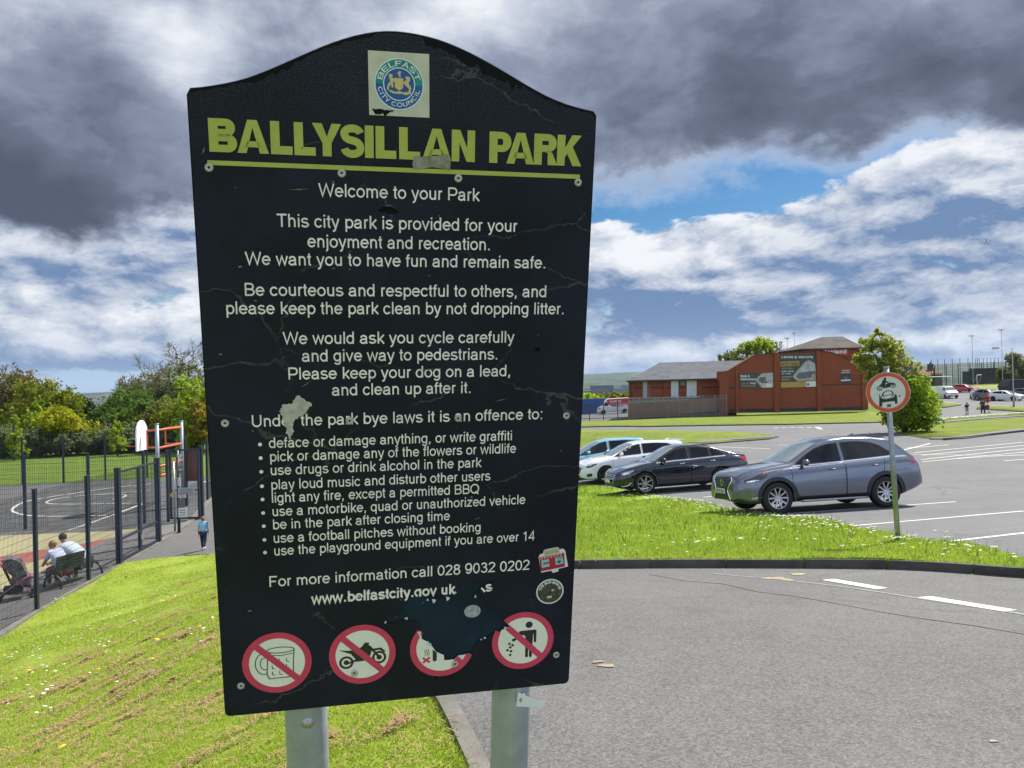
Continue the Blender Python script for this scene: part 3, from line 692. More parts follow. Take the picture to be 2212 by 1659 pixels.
def ribbon(line, w):
    """2D polyline to quads with mitred joints: returns verts, faces"""
    P = [Vector(p) for p in line]; Q = [P[0]]
    for p in P[1:]:
        if (p - Q[-1]).length > 1e-5: Q.append(p)
    P = Q; n = len(P); closed = (P[0] - P[-1]).length < 1e-4 and n > 3
    if closed: P = P[:-1]; n -= 1
    vs = []
    for i, p in enumerate(P):
        a = (p - P[i - 1]).normalized() if (i or closed) else None
        b_ = (P[(i + 1) % n] - p).normalized() if (i < n - 1 or closed) else None
        if a is None: a = b_
        if b_ is None: b_ = a
        na, nb = Vector((-a.y, a.x)), Vector((-b_.y, b_.x)); m = (na + nb)
        m = m.normalized() if m.length > 1e-6 else na
        s = min(1.0 / max(m.dot(na), .35), 2.2) * w / 2
        vs += [p + m * s, p - m * s]
    m_ = n if closed else n - 1
    return vs, [(2 * i + 1, 2 * ((i + 1) % n) + 1, 2 * ((i + 1) % n), 2 * i) for i in range(m_)]
def lettering(mb, txt, x0, y0, width, cap, w=.088, f=None, z=0.0, mi=0):
    """txt fitted between x0 and x0+width with the given cap height; f maps (x, y) to 3D"""
    gl, tot = text_strokes(txt, w); sy = cap / .716; sx = width / tot if width else sy
    if f is None: f = lambda x, y, z: (x, y, z)
    kk = 0
    for gx, adv, st in gl:
        for line in st:
            vs, fs = ribbon(line, w); kk += 1
            mb.add([f(x0 + (gx + v.x) * sx, y0 + v.y * sy, z + (kk % 4) * .00012) for v in vs], fs, mi)
    return tot * sx
def flat(mb, poly, z=0.0, f=None, mi=0):
    f = f or (lambda x, y, z: (x, y, z))
    tri = delaunay_2d_cdt([Vector(p) for p in poly], [], [tuple(range(len(poly)))], 1, 1e-6)
    mb.add([f(v.x, v.y, z) for v in tri[0]], [tuple(t) for t in tri[2]], mi)
def disc(mb, cx, cy, r, z=0.0, n=40, ry=None, f=None, mi=0):
    f = f or (lambda x, y, z: (x, y, z)); ry = ry or r
    mb.add([f(cx + r * math.cos(2 * math.pi * i / n), cy + ry * math.sin(2 * math.pi * i / n), z) for i in range(n)], [tuple(range(n))], mi)
def ringf(mb, cx, cy, r0, r1, z=0.0, n=48, a0=0, a1=360, f=None, mi=0):
    f = f or (lambda x, y, z: (x, y, z))
    st = [math.radians(a0 + (a1 - a0) * i / n) for i in range(n + 1)]
    mb.add([f(cx + r * math.cos(t), cy + r * math.sin(t), z) for t in st for r in (r0, r1)], [(2 * i, 2 * i + 1, 2 * i + 3, 2 * i + 2) for i in range(n)], mi)
def line2(mb, pts, w, z=0.0, f=None, mi=0):
    f = f or (lambda x, y, z: (x, y, z)); vs, fs = ribbon(pts, w); mb.add([f(v.x, v.y, z) for v in vs], fs, mi)
def arc_text(mb, txt, cx, cy, r, cap, a_mid, span, w=.1, z=0.0, inner=False):
    """text along a circle, a_mid at the top (90) or bottom (270)"""
    gl, tot = text_strokes(txt, w); sy = cap / .716; kk = 0
    for gx, adv, st in gl:
        for line in st:
            vs, fs = ribbon(line, w); kk += 1
            out = []
            for v in vs:
                u = (gx + v.x) / tot - .5
                if inner: a = math.radians(a_mid + u * span); rr = r - v.y * sy
                else: a = math.radians(a_mid - u * span); rr = r + v.y * sy
                out.append((cx + rr * math.cos(a), cy + rr * math.sin(a), z + (kk % 4) * .0001))
            mb.add(out, fs)

# ------------------------------------------------------------------ the park sign
def cam_vec(v): return RIGHT * v[0] - UP * v[1] + FWD * v[2]
BX = cam_vec((.97994971, -.01745474, .19847894)).normalized()
BY = cam_vec((.02737138, -.97491608, -.22087724)); BY = (BY - BX * BY.dot(BX)).normalized()
BN = BX.cross(BY)
BO = CAM + cam_vec((-.29043559, .85125252, 2.09191801))
BM = Matrix(((BX.x, BY.x, BN.x, BO.x), (BX.y, BY.y, BN.y, BO.y), (BX.z, BY.z, BN.z, BO.z), (0, 0, 0, 1)))
def mat_board(name, base, patina):
    m = bpy.data.materials.new(name); m.use_nodes = True; q = NT(m.node_tree); b = m.node_tree.nodes['Principled BSDF']
    co = q.n('ShaderNodeTexCoord').outputs['Object']
    n1 = q.noise(co, 3.0, 6, .6); n2 = q.noise(co, 320, 3, .7)
    sx_, sy_, sz_ = q.sep(co)
    c = q.mix(q.ss(n1, .35, .7), base, tuple(x * 1.9 for x in base))
    pat = q.mul(q.ss(sy_, 1.30, 1.66), q.ss(n2, .50, .72)); c = q.mix(q.mul(pat, patina), c, (.12, .12, .13))
    c = q.mix(q.mul(q.ss(n2, .60, .8), .25), c, (.05, .055, .06))
    w_ = q.vm('ADD', co, q.vm('MULTIPLY', q.noise(co, 5, 5, .65, out=1), (.30, .10, 0)))
    cr_ = q.vor(q.vm('MULTIPLY', w_, (1.0, 1.9, 1.0)), 2.1, 'DISTANCE_TO_EDGE')
    brk = q.ss(q.noise(co, 3.6, 3, .5), .45, .58)
    crk = q.mul(q.ss(cr_, .0075, .001), brk)
    c = q.mix(q.mul(crk, .38), c, (.13, .135, .11))
    q.put(b.inputs['Base Color'], c); q.put(b.inputs['Roughness'], q.lin(n1, .3, .7, .42, .6)); b.inputs['Specular IOR Level'].default_value = .18
    bn = q.n('ShaderNodeBump'); bn.inputs['Strength'].default_value = .35; bn.inputs['Distance'].default_value = .002
    q.put(bn.inputs['Height'], q.sub(q.mul(n2, .35), q.mul(crk, 2.0))); q.put(b.inputs['Normal'], bn.outputs[0])
    return m
M_FACE = mat_board('weathered black sign film', (.0065, .0085, .0165), .6)
M_BACK = mat('black backing sheet', (.0022, .0026, .0034), .5, spec=.15, var=.4, vscale=20)
M_HOLE = mat('bare blue black sheet', (.007, .024, .052), .4, spec=.2, var=.5, vscale=5)
M_CREAM = mat('faded cream lettering', (.90, .88, .84), .6, var=.18, vscale=25, fine=.12, fscale=250)
M_LIME = mat('faded yellow green lettering', (.47, .50, .085), .6, var=.12, vscale=20, fine=.25, fscale=300)
M_PINK = mat('faded red sign print', (.62, .045, .115), .55, var=.12, vscale=15)
M_PRINT = mat('black print', (.016, .015, .017), .55)
M_PCREAM = mat('cream pictogram ground', (.80, .80, .71), .6, var=.08, vscale=10)
M_RIVET = mat('dull rivet', (.50, .49, .45), .45, metal=.35, var=.3, vscale=60)
sign = thing('park_sign', 'tall black notice board with an arched top on two grey steel poles', 'sign', mat=BM)
def arch_outline(n_top=40):
    xs = [-.4604, -.4545, -.4194, -.3384, -.2638, -.176, -.117, -.0492, .0, .0804, .1516, .2246, .2901, .3377, .3858, .4488, .4598]
    ys = [1.520, 1.5315, 1.5380, 1.5570, 1.5915, 1.6345, 1.6590, 1.6765, 1.6785, 1.6680, 1.6445, 1.6118, 1.5790, 1.5575, 1.5415, 1.5320, 1.520]
    X = np.linspace(-.452, .452, n_top); Y = np.interp(X, xs, ys)
    Y = np.convolve(np.pad(Y, 2, 'edge'), [.1, .2, .4, .2, .1], 'valid')
    top = list(zip(X, Y))[::-1]
    r = .012
    bl = [(-.46 + r - r * math.cos(a), r - r * math.sin(a)) for a in np.linspace(0, math.pi / 2, 5)]
    br = [(.46 - r + r * math.sin(a), r - r * math.cos(a)) for a in np.linspace(0, math.pi / 2, 5)]
    return bl + br + [(.46, 1.520)] + top + [(-.46, 1.520)]
OUT = arch_outline()
I4 = Matrix.Identity(4)
mb = MB(); mb.prism(OUT, I4, -.014, -.003); bk = mb.build('backing_board', [M_BACK], sign)
mb = MB()                                                             # thin pale aluminium edge seen along the rim
for i in range(len(OUT)):
    a, b_ = OUT[i], OUT[(i + 1) % len(OUT)]
    mb.add([(a[0], a[1], -.0065), (b_[0], b_[1], -.0065), (b_[0], b_[1], -.0038), (a[0], a[1], -.0038)], [(0, 1, 2, 3)])
mb.v = [(x * 1.0012, .8 + (y - .8) * 1.0012, z) for x, y, z in mb.v]; mb.build('edge_trim', mat('grey edge strip', (.10, .10, .095), .5, var=.7, vscale=30), sign)
HOLE = [(-.0496, .2344), (-.0394, .2472), (-.0361, .2456), (-.0047, .2566), (-.0058, .2691), (.0065, .278), (.0088, .2951), (.0447, .3058), (.0538, .2927), (.0856, .2877), (.1289, .2943), (.131, .3127), (.1604, .3377), (.2405, .3281), (.2163, .3175), (.2002, .3099), (.1888, .2983), (.1913, .2856), (.2162, .2686), (.2437, .2461), (.2666, .2289), (.2597, .2193), (.2854, .194), (.2572, .181), (.2266, .1683), (.2032, .1588), (.1916, .1483), (.1871, .1384), (.1827, .1207), (.1451, .1178), (.1335, .1073), (.1067, .1073), (.1054, .123), (.0844, .1352), (.0727, .1542), (.0589, .1683), (.0463, .177), (.0416, .2203), (.0359, .2258), (-.0003, .2364), (-.0272, .23)]
rg = random.Random(5)
def ragged(P, amp, step):
    out = []
    for i in range(len(P)):
        a, b_ = Vector(P[i]), Vector(P[(i + 1) % len(P)]); n = max(1, int((b_ - a).length / step)); d = (b_ - a).normalized(); o = Vector((-d.y, d.x))
        for j in range(n): out.append(tuple(a + (b_ - a) * j / n + (o * rg.uniform(-amp, amp) if j else Vector((0, 0)))))
    return out
HOLE_R = ragged(HOLE, .0022, .007)
def face_outline():
    """front film: torn back from the arched edge"""
    bot = [p for p in OUT if p[1] < 1.50]; x = .4565; pts = [(.457, 1.515)]
    i = 0
    while x > -.4565:
        base = float(np.interp(x, *zip(*sorted((p[0], p[1]) for p in OUT if p[1] > 1.51))))
        d = .004 + .012 * max(0, math.sin(x * 9 + 1.0)) + rg.uniform(0, .006) + (.022 * rg.random() if .12 < x < .27 else 0) + (.012 * rg.random() if -.34 < x < -.24 else 0)
        if -.06 < x < .05: d = .003 + rg.uniform(0, .003)
        pts.append((x, base - d)); x -= rg.uniform(.006, .013)
    pts.append((-.457, 1.515))
    return [(a * .9965, b_) for a, b_ in bot] + pts
def holed(name, outline, holes, z, material, parent):
    """flat sheet with holes cut out"""
    V, F_ = [], []
    for P in [outline] + holes:
        b = len(V); V += [Vector(p) for p in P]; F_.append(tuple(range(b, b + len(P))))
    ov, oe, of, *_ = delaunay_2d_cdt(V, [], F_, 1, 1e-6)
    C_ = np.array([sum((ov[i] for i in t), Vector((0, 0))) / len(t) for t in of])
    keep = inside(outline, C_[:, 0], C_[:, 1])
    for hh in holes: keep &= ~inside(hh, C_[:, 0], C_[:, 1])
    mb = MB(); mb.add([(v.x, v.y, z) for v in ov], [tuple(t) for t, k_ in zip(of, keep) if k_])
    return mb.build(name, material, parent)
small_holes = []
for (x, y, r) in ((-.0325, 1.2885, .014), (.0905, .300, .010), (.1, .0655, .008), (.085, .058, .005), (.155, .452, .013), (.353, 1.377, .006), (.335, .957, .008), (-.243, 1.005, .004)):
    small_holes.append([(x + r * (1.6 if r > .011 else 1) * (1 + .25 * math.sin(3 * q + x * 90)) * math.cos(q), y + r * .62 * (1 + .3 * math.cos(2 * q + y * 50)) * math.sin(q)) for q in (2 * math.pi * i / 14 for i in range(14))])
face = holed('face_panel', face_outline(), [HOLE_R] + small_holes, 0.0, M_FACE, sign)
mb = MB(); flat(mb, [(-.07, .09), (.31, .09), (.31, .35), (-.07, .35)], -.0026); mb.build('bared_sheet', M_HOLE, sign)
mb = MB(); disc(mb, .1817, .2445, .0222, -.0022, 30, .0185); mb.build('glue_spot', mat('dried glue spot', (.42, .47, .52), .6, var=.45, vscale=70), sign)
# curled white slivers of torn film round the hole
mb = MB()
for (x, y, a, s) in ((-.047, .2355, 200, .012), (.004, .2375, 60, .012), (-.02, .2455, 90, .005), (.0385, .200, 270, .016), (.041, .190, 275, .014), (.058, .166, 300, .014), (.066, .160, 320, .009), (.205, .160, 20, .010), (.214, .164, 10, .010), (.270, .189, 10, .010), (.162, .1165, 80, .010), (.150, .1155, 70, .012), (.175, .119, 100, .009), (.115, .293, 250, .014), (.078, .289, 260, .012), (.062, .2915, 230, .010), (.133, .306, 330, .008), (.1905, .291, 200, .008), (.128, .1075, 80, .005)):
    t = math.radians(a); d = Vector((math.cos(t), math.sin(t))); n_ = Vector((-d.y, d.x)); p = Vector((x, y)); s *= rg.uniform(.45, .9)
    q0, q1, q2 = p + n_ * s * .55, p - n_ * s * .55, p + d * s
    mb.add([(q0.x, q0.y, .0004), (q1.x, q1.y, .0004), (q2.x, q2.y, .0045), ((q0.x + q2.x) / 2 + n_.x * .002, (q0.y + q2.y) / 2 + n_.y * .002, .003)], [(0, 1, 2), (0, 2, 3)])
mb.build('torn_edge', mat('torn white film edge', (.62, .66, .70), .5, var=.3, vscale=90), face)
# ---- heading
def heavy(mb, ch, x, y, w, h, st, z):
    """one heavy condensed capital in the box x..x+w, y..y+h, stem width st"""
    P = lambda pts: flat(mb, [(x + a * w, y + b_ * h) for a, b_ in pts], z)
    s = st / w; t = st * .80 / h
    def bowl(ya, yb, xr):
        r = (yb - ya) * h / 2; cx = x + xr * w - r; cy = y + (ya + yb) * h / 2; rr = r - st * .42
        n = 14; o, i_ = [], []
        xi = x + w * xr - st
        for j in range(n + 1):
            a = math.pi / 2 - math.pi * j / n
            o.append((cx + r * math.cos(a), cy + r * math.sin(a))); ri = max(r - st * .80, .003)
            i_.append((min(cx + (r - st) * math.cos(a), 9), cy + ri * math.sin(a)))
        o = [(x + s * w, y + yb * h)] + o + [(x + s * w, y + ya * h)]; i_ = [(x + s * w, y + yb * h - st * .80)] + i_ + [(x + s * w, y + ya * h + st * .80)]
        m = len(o); mb.add([(a, b_, z) for a, b_ in o + i_], [(j + 1, j, m + j, m + j + 1) for j in range(m - 1)])
    if ch == 'I': P([(0, 0), (1, 0), (1, 1), (0, 1)])
    elif ch == 'L': P([(0, 0), (1, 0), (1, t * 1.15), (s, t * 1.15), (s, 1), (0, 1)])
    elif ch == 'A':
        P([(0, 0), (s * .98, 0), (.5, .78), (1 - s * .98, 0), (1, 0), (.5 + s * .52, 1), (.5 - s * .52, 1)]); P([(s * .80, .18), (1 - s * .80, .18), (1 - s * .98 - .03, .36), (s * .98 + .03, .36)])
    elif ch == 'Y': P([(.5 - s / 2, 0), (.5 + s / 2, 0), (.5 + s / 2, .40), (1, 1), (1 - s * 1.08, 1), (.5, .60), (s * 1.08, 1), (0, 1), (.5 - s / 2, .40)])
    elif ch == 'N': P([(0, 0), (s * .92, 0), (s * .92, .60), (1 - s * 1.0, 0), (1, 0), (1, 1), (1 - s * .92, 1), (1 - s * .92, .42), (s * 1.0, 1), (0, 1)])
    elif ch == 'K': P([(0, 0), (s, 0), (s, .27), (s * 1.28, .40), (1 - s * 1.12, 0), (1, 0), (s * 1.95, .62), (.97, 1), (.97 - s * 1.2, 1), (s, .58), (s, 1), (0, 1)])
    elif ch in 'BPR':
        P([(0, 0), (s, 0), (s, 1), (0, 1)])
        if ch == 'B': bowl(.47, 1, .95); bowl(0, .545, 1.0)
        else: bowl(.36 if ch == 'P' else .42, 1, .98)
        if ch == 'R': P([(1 - s * 1.12, 0), (1.03, 0), (.80, .40), (.62, .47), (.45, .43), (.60, .38)])
    elif ch == 'S':
        k_ = st * .86; cy1, cy2 = y + h * .725, y + h * .285
        pts = _arc(x + w / 2, cy1, w / 2 - k_ * .52, h * .275 - k_ * .46, 8, 190, 12) + _arc(x + w / 2, y + h * .71, w / 2 - k_ * .55, h * .185, 205, 255, 4) + _arc(x + w / 2, cy2, w / 2 - k_ * .52, h * .225, 80, 0, 6) + _arc(x + w / 2, cy2, w / 2 - k_ * .52, h * .285 - k_ * .42, 0, -172, 12)
        line2(mb, pts, k_, z)
mb = MB(); y0, hh = 1.4035, .0705
for ch, x, w in zip('BALLYSILLANPARK', (-.4196, -.361, -.290, -.2395, -.200, -.139, -.0845, -.0605, -.0075, .0445, .1135, .202, .2435, .3095, .366),
                    (.0585, .0665, .0465, .0460, .0635, .0535, .0195, .0465, .0480, .0680, .0545, .0535, .0665, .0560, .0610)):
    heavy(mb, ch, x, y0, w, hh, .0195, .0008)
mb.add([(-.4254, 1.3752, .0008), (.4250, 1.3742, .0008), (.4250, 1.3842, .0008), (-.4254, 1.3852, .0008)], [(0, 1, 2, 3)])
mb.build('heading', M_LIME, face)
# ---- text
CAPH = .0293
mb = MB()
for t, a, b_, y in (('Welcome to your Park', -.190, .181, 1.3149), ('This city park is provided for your', -.2842, .2749, 1.2450), ('enjoyment and recreation.', -.2184, .2110, 1.2002), ('We want you to have fun and remain safe.', -.3562, .3500, 1.1585),
                    ('Be courteous and respectful to others, and', -.3627, .3545, 1.0878), ('please keep the park clean by not dropping litter.', -.4051, .4018, 1.0453), ('We would ask you cycle carefully', -.2803, .2750, .9742), ('and give way to pedestrians.', -.2391, .2357, .9318),
                    ('Please keep your dog on a lead,', -.2732, .2695, .8888), ('and clean up after it.', -.1717, .1699, .8474), ('Under the park bye laws it is an offence to:', -.3611, .3568, .7744), ('For more information call 028 9032 0202', -.3378, .3353, .3562)):
    lettering(mb, t, a, y, b_ - a, CAPH, .095, z=.0008)
mb.build('lettering', M_CREAM, face)
mb = MB()
for i, (t, b_, y) in enumerate((('deface or damage anything, or write graffiti', .2775, .7205), ('pick or damage any of the flowers or wildlife', .2882, .6862), ('use drugs or drink alcohol in the park', .1978, .6514), ('play loud music and disturb other users', .2226, .6143), ('light any fire, except a permitted BBQ', .1936, .5802),
                    ('use a motorbike, quad or unauthorized vehicle', .3172, .5449), ('be in the park after closing time', .1189, .5103), ('use a football pitches without booking', .2009, .4741), ('use the playground equipment if you are over 14', .3457, .4403))):
    lettering(mb, t, -.3225, y, b_ + .3225, .0262, .093, z=.0008); disc(mb, -.3424, y + .0098, .0046, .0008, 14)
mb.build('bullet_list', M_CREAM, face)
gl_, tt_ = text_strokes('www.belfastcity.gov.uk/parks', .135); sx_ = .4685 / tt_; kk = 0
mb = MB()                                                             # the web address, its letters lost where the film is torn
for gx, adv, st in gl_:
    xa, xb = -.2351 + gx * sx_, -.2351 + (gx + adv) * sx_
    if xa > .126 and xb < .176: continue
    for line in st:
        vs, fs = ribbon(line, .135); kk += 1
        V3 = [(-.2351 + (gx + v.x) * sx_, .3008 + v.y * .0295 / .716, .0008 + (kk % 4) * .00012) for v in vs]
        fc = np.array([np.mean([V3[i][:2] for i in f_], axis=0) for f_ in fs]); ins = inside(HOLE, fc[:, 0], fc[:, 1]); 
        for hh_ in small_holes[1:2]: ins |= inside(hh_, fc[:, 0], fc[:, 1])
        mb.add(V3, [f_ for f_, i_ in zip(fs, ins) if not i_])
mb.build('web_address', M_CREAM, face)
# ---- council badge
mb = MB(); flat(mb, [(-.0752, 1.6330), (.0604, 1.6335), (.0615, 1.4973), (-.0740, 1.4969)], .0010)
badge = mb.build('badge', mat('cream badge plate', (.60, .585, .46), .55, var=.15, vscale=20), face)
cx_, cy_, R_ = -.0068, 1.5655, .0535
M_TEAL, M_BLUE, M_BGOLD, M_PALE = mat('teal badge print', (.012, .27, .24), .5, var=.35, vscale=40), mat('blue badge print', (.010, .095, .34), .5, var=.2, vscale=40), mat('badge gold', (.62, .48, .18), .5), mat('pale badge print', (.66, .74, .76), .5)
mb = MB(); ringf(mb, cx_, cy_, .0, R_, .0013, 30, 0, 180); mb.build('badge_upper_ring', M_TEAL, badge)
mb = MB(); ringf(mb, cx_, cy_, .0, R_, .0013, 30, 180, 360); disc(mb, cx_, cy_, .0335, .0017); mb.build('badge_blue_field', M_BLUE, badge)
mb = MB(); ringf(mb, cx_, cy_, R_ * .985, R_ * 1.035, .0016); ringf(mb, cx_, cy_, .0335, .0358, .0019)
arc_text(mb, 'BELFAST', cx_, cy_, .0385, .0115, 92, 158, .12, .0019); arc_text(mb, 'CITY COUNCIL', cx_, cy_, .0485, .0095, 268, 158, .12, .0019, True)
mb.build('badge_lettering', M_PALE, badge)
mb = MB(); S_ = .0335 / 340.
cr_ = lambda pts: [(cx_ + (a - 778) * S_, cy_ - (b_ - 820) * S_) for a, b_ in pts]
for pts in ([(675, 685), (870, 690), (870, 880), (840, 920), (778, 950), (710, 915), (680, 880)], [(540, 620), (580, 605), (635, 625), (625, 660), (600, 668), (680, 715), (675, 770), (635, 775), (650, 890), (610, 900), (590, 830), (555, 880), (545, 950), (510, 960), (500, 900), (530, 810), (580, 770), (555, 700)],
            [(915, 655), (960, 640), (1020, 650), (1030, 720), (990, 790), (1040, 860), (1055, 920), (1020, 980), (970, 970), (1010, 925), (980, 890), (930, 850), (875, 790), (880, 755), (950, 715), (925, 690)], [(770, 545), (800, 525), (825, 570), (800, 600), (820, 665), (775, 665), (765, 610), (735, 580)],
            [(540, 975), (590, 950), (690, 990), (778, 960), (870, 990), (985, 975), (1050, 960), (1040, 1010), (930, 1050), (850, 1020), (760, 1030), (650, 1025)]): flat(mb, cr_(pts), .0021)
mb.build('badge_crest', M_BGOLD, badge)
mb = MB(); flat(mb, ragged([(-.068, 1.5105), (-.018, 1.5085), (-.030, 1.5035), (-.036, 1.4975), (-.040, 1.4960), (-.044, 1.5025), (-.052, 1.499), (-.060, 1.4985)], .001, .004), .0022); mb.build('badge_damage', M_BACK, badge)
# ---- pictograms
def pictogram(cx, cy, name, clip=None):
    r1, r0 = .0862, .0695
    if clip is None:
        mb = MB(); disc(mb, cx, cy, r0 + .002, .0009, 56); root = mb.build(name, M_PCREAM, face)
        mb = MB(); ringf(mb, cx, cy, r0, r1, .0012); bar_(mb, cx, cy, r0); mb.build('prohibition_ring', M_PINK, root)
        return root
    root = holed(name, [(cx + (r0 + .002) * math.cos(2 * math.pi * i / 56), cy + (r0 + .002) * math.sin(2 * math.pi * i / 56)) for i in range(56)], [clip], .0009, M_PCREAM, face)
    mb = MB(); ringf(mb, cx, cy, r0, r1, .0012, 180); bar_(mb, cx, cy, r0, 40)
    fc = np.array([np.mean([mb.v[i][:2] for i in f_], axis=0) for f_ in mb.f]); ins = inside(clip, fc[:, 0], fc[:, 1])
    mb.f = [f_ for f_, i_ in zip(mb.f, ins) if not i_]; mb.mi = mb.mi[:len(mb.f)]
    mb.build('prohibition_ring', M_PINK, root)
    return root
def bar_(mb, cx, cy, r, seg=1):
    d = Vector((math.cos(math.radians(-45)), math.sin(math.radians(-45)))); n_ = Vector((-d.y, d.x)) * .0085; c = Vector((cx, cy))
    for i in range(seg):
        a, b_ = c + d * (r + .004) * (2 * i / seg - 1), c + d * (r + .004) * (2 * (i + 1) / seg - 1)
        mb.add([(p.x, p.y, .0016) for p in (a - n_, b_ - n_, b_ + n_, a + n_)], [(0, 1, 2, 3)])
p1 = pictogram(-.3250, .1425, 'drinking_pictogram'); mb = MB(); o = (-.3250, .1425); T_ = lambda pts: [(o[0] + a, o[1] + b_) for a, b_ in pts]
line2(mb, T_(_arc(.0095, .036, .034, .008, 0, 360, 24)), .0022, .0013); line2(mb, T_([(-.0245, .036), (-.0235, .005), (-.0265, -.030), (-.021, -.044), (.034, -.043), (.0395, -.028), (.0405, .005), (.0435, .036)]), .0024, .0013); line2(mb, T_([(-.0255, .024), (.01, .020), (.0435, .025)]), .0018, .0013)
line2(mb, T_([(-.0245, .029)] + _arc(-.033, .0, .021, .030, 75, 285, 12) + [(-.0245, -.026)]), .0022, .0013); line2(mb, T_([(-.0245, .016)] + _arc(-.030, .0, .012, .017, 70, 290, 10) + [(-.0245, -.013)]), .0020, .0013)
for i in range(3):
    for j in range(3): line2(mb, T_([(-.013 + i * .018, .012 - j * .018), (-.0125 + i * .018, .003 - j * .018), (-.006 + i * .018, .001 - j * .018)]), .002, .0013)
mb.build('mug_outline', M_PRINT, p1)
p2 = pictogram(-.1090, .1457, 'motorbike_pictogram'); mb = MB(); o = (-.1090, .1457)
for wx, wy in ((-.042, -.020), (.043, -.012)): ringf(mb, o[0] + wx, o[1] + wy, .0125, .0185, .0013, 28); disc(mb, o[0] + wx, o[1] + wy, .007, .0013, 16)
for pts in ([(-.062, .018), (-.036, .014), (-.018, .016), (-.002, .022), (.006, .034), (.018, .033), (.016, .026), (.026, .016), (.020, -.004), (.010, -.018), (-.014, -.020), (-.020, -.010), (-.030, .004), (-.040, .008)], [(.014, .024), (.020, .024), (.046, -.010), (.041, -.014)], [(-.040, -.022), (-.016, -.012), (-.014, -.018), (-.040, -.026)], [(.024, .014), (.048, .016), (.060, .004), (.056, .002), (.044, .010), (.026, .008)]): flat(mb, T_(pts), .00135)
mb.build('motorbike_shape', M_PRINT, p2)
p3 = pictogram(.1012, .1465, 'dog_fouling_pictogram', HOLE); mb = MB(); o = (0, 0)
for dx_ in (0, .006, .011): line2(mb, [(.0555 + dx_ * .9, .145), (.0535 + dx_ * .9, .138), (.0565 + dx_ * .9, .132), (.0545 + dx_ * .9, .126)], .0014, .0013)
flat(mb, [(.0755, .143), (.0865, .132), (.0865, .110), (.082, .1065), (.0765, .108), (.0755, .113)], .0013)
mb.build('dog_shape', M_PRINT, p3)
mb = MB(); line2(mb, [(.049, .120), (.068, .105)], .006, .0013); line2(mb, [(.068, .120), (.049, .105)], .006, .00145); mb.build('cross_mark', M_PINK, p3)
p4 = pictogram(.3230, .1460, 'litter_pictogram', HOLE); mb = MB(); o = (.3230, .1460); disc(mb, o[0] + .0155, o[1] + .047, .0098, .0013, 20)
for pts in ([(-.010, .030), (.0335, .031), (.037, .028), (.037, -.006), (.0345, -.0085), (.0305, -.006), (.0290, .018), (.0275, .018), (.0260, -.050), (.0225, -.0525), (.0180, -.050), (.0175, -.012), (.0155, -.012), (.0150, -.050), (.0115, -.0525), (.0070, -.050), (.0065, .012), (.000, .018), (-.022, .002), (-.026, .006)],): flat(mb, T_(pts), .0013)
disc(mb, o[0] - .027, o[1] + .0045, .0045, .0013, 12)
for a, b_ in ((-.038, -.006), (-.029, -.011), (-.0355, -.017), (-.043, -.025), (-.033, -.029), (-.035, -.040)): flat(mb, [(o[0] + a - .0048, o[1] + b_), (o[0] + a, o[1] + b_ - .0044), (o[0] + a + .0048, o[1] + b_), (o[0] + a, o[1] + b_ + .0044)], .0013)
mb.build('litter_shape', M_PRINT, p4)
# ---- rivets
for i, (x, y) in enumerate(((-.4226, 1.3695), (-.1372, 1.3676), (.1297, 1.3654), (.4209, 1.3655), (-.4193, .7854), (-.1305, .7833), (.1361, .7826), (.418, .7819), (-.4166, .0855), (-.1315, .093), (.1359, .0933), (.4191, .0935))):
    mb = MB(); mb.lathe([(.0, .0012), (.0025, .0012), (.003, .0034), (.0075, .0040), (.0092, .0026), (.0095, .0008)], Matrix.Translation((x, y, 0)), 20); o_ = mb.build('rivet', M_RIVET, face, True)
    mb = MB(); disc(mb, x, y, .0026, .0020, 10); mb.build('rivet_hole', M_BACK, o_)
# ---- bare patch, tape, stickers
mb = MB(); flat(mb, ragged([(-.262, .838), (-.252, .850), (-.2456, .8501), (-.2185, .8278), (-.2342, .8054), (-.2604, .7878), (-.268, .775), (-.262, .760), (-.2744, .7400), (-.276, .7515), (-.2828, .7563), (-.279, .770), (-.2862, .7794), (-.283, .788), (-.2957, .8115), (-.2845, .8293), (-.2676, .8289)], .0028, .004), .0022)
mb.build('bare_patch', mat('bare scraped patch', (.50, .485, .42), .7, var=.3, vscale=60), face)
mb = MB(); P_ = ragged([(.0263, 1.4105), (.055, 1.4120), (.1052, 1.4179), (.1115, 1.400), (.1105, 1.3833), (.066, 1.388), (.0263, 1.3823), (.022, 1.392)], .0013, .006); flat(mb, P_, .0022)
mb.build('tape_strip', mat('mossy tape', (.135, .155, .05), .7, col2=(.30, .29, .25), vscale=38), face)
mb = MB()                                                             # little chips and curls of film
for i in range(26):
    x, y = rg.uniform(-.43, .43), rg.uniform(.25, 1.45); s = rg.uniform(.0015, .0045); a = rg.uniform(0, 6.28)
    pts = [(x + s * rg.uniform(.5, 1.8) * math.cos(a + j * 1.57), y + s * rg.uniform(.3, .9) * math.sin(a + j * 1.57)) for j in range(4)]
    mb.add([(pts[0][0], pts[0][1], .0016), (pts[1][0], pts[1][1], .0020), (pts[2][0], pts[2][1], .0034), (pts[3][0], pts[3][1], .0018)], [(0, 1, 2, 3)])
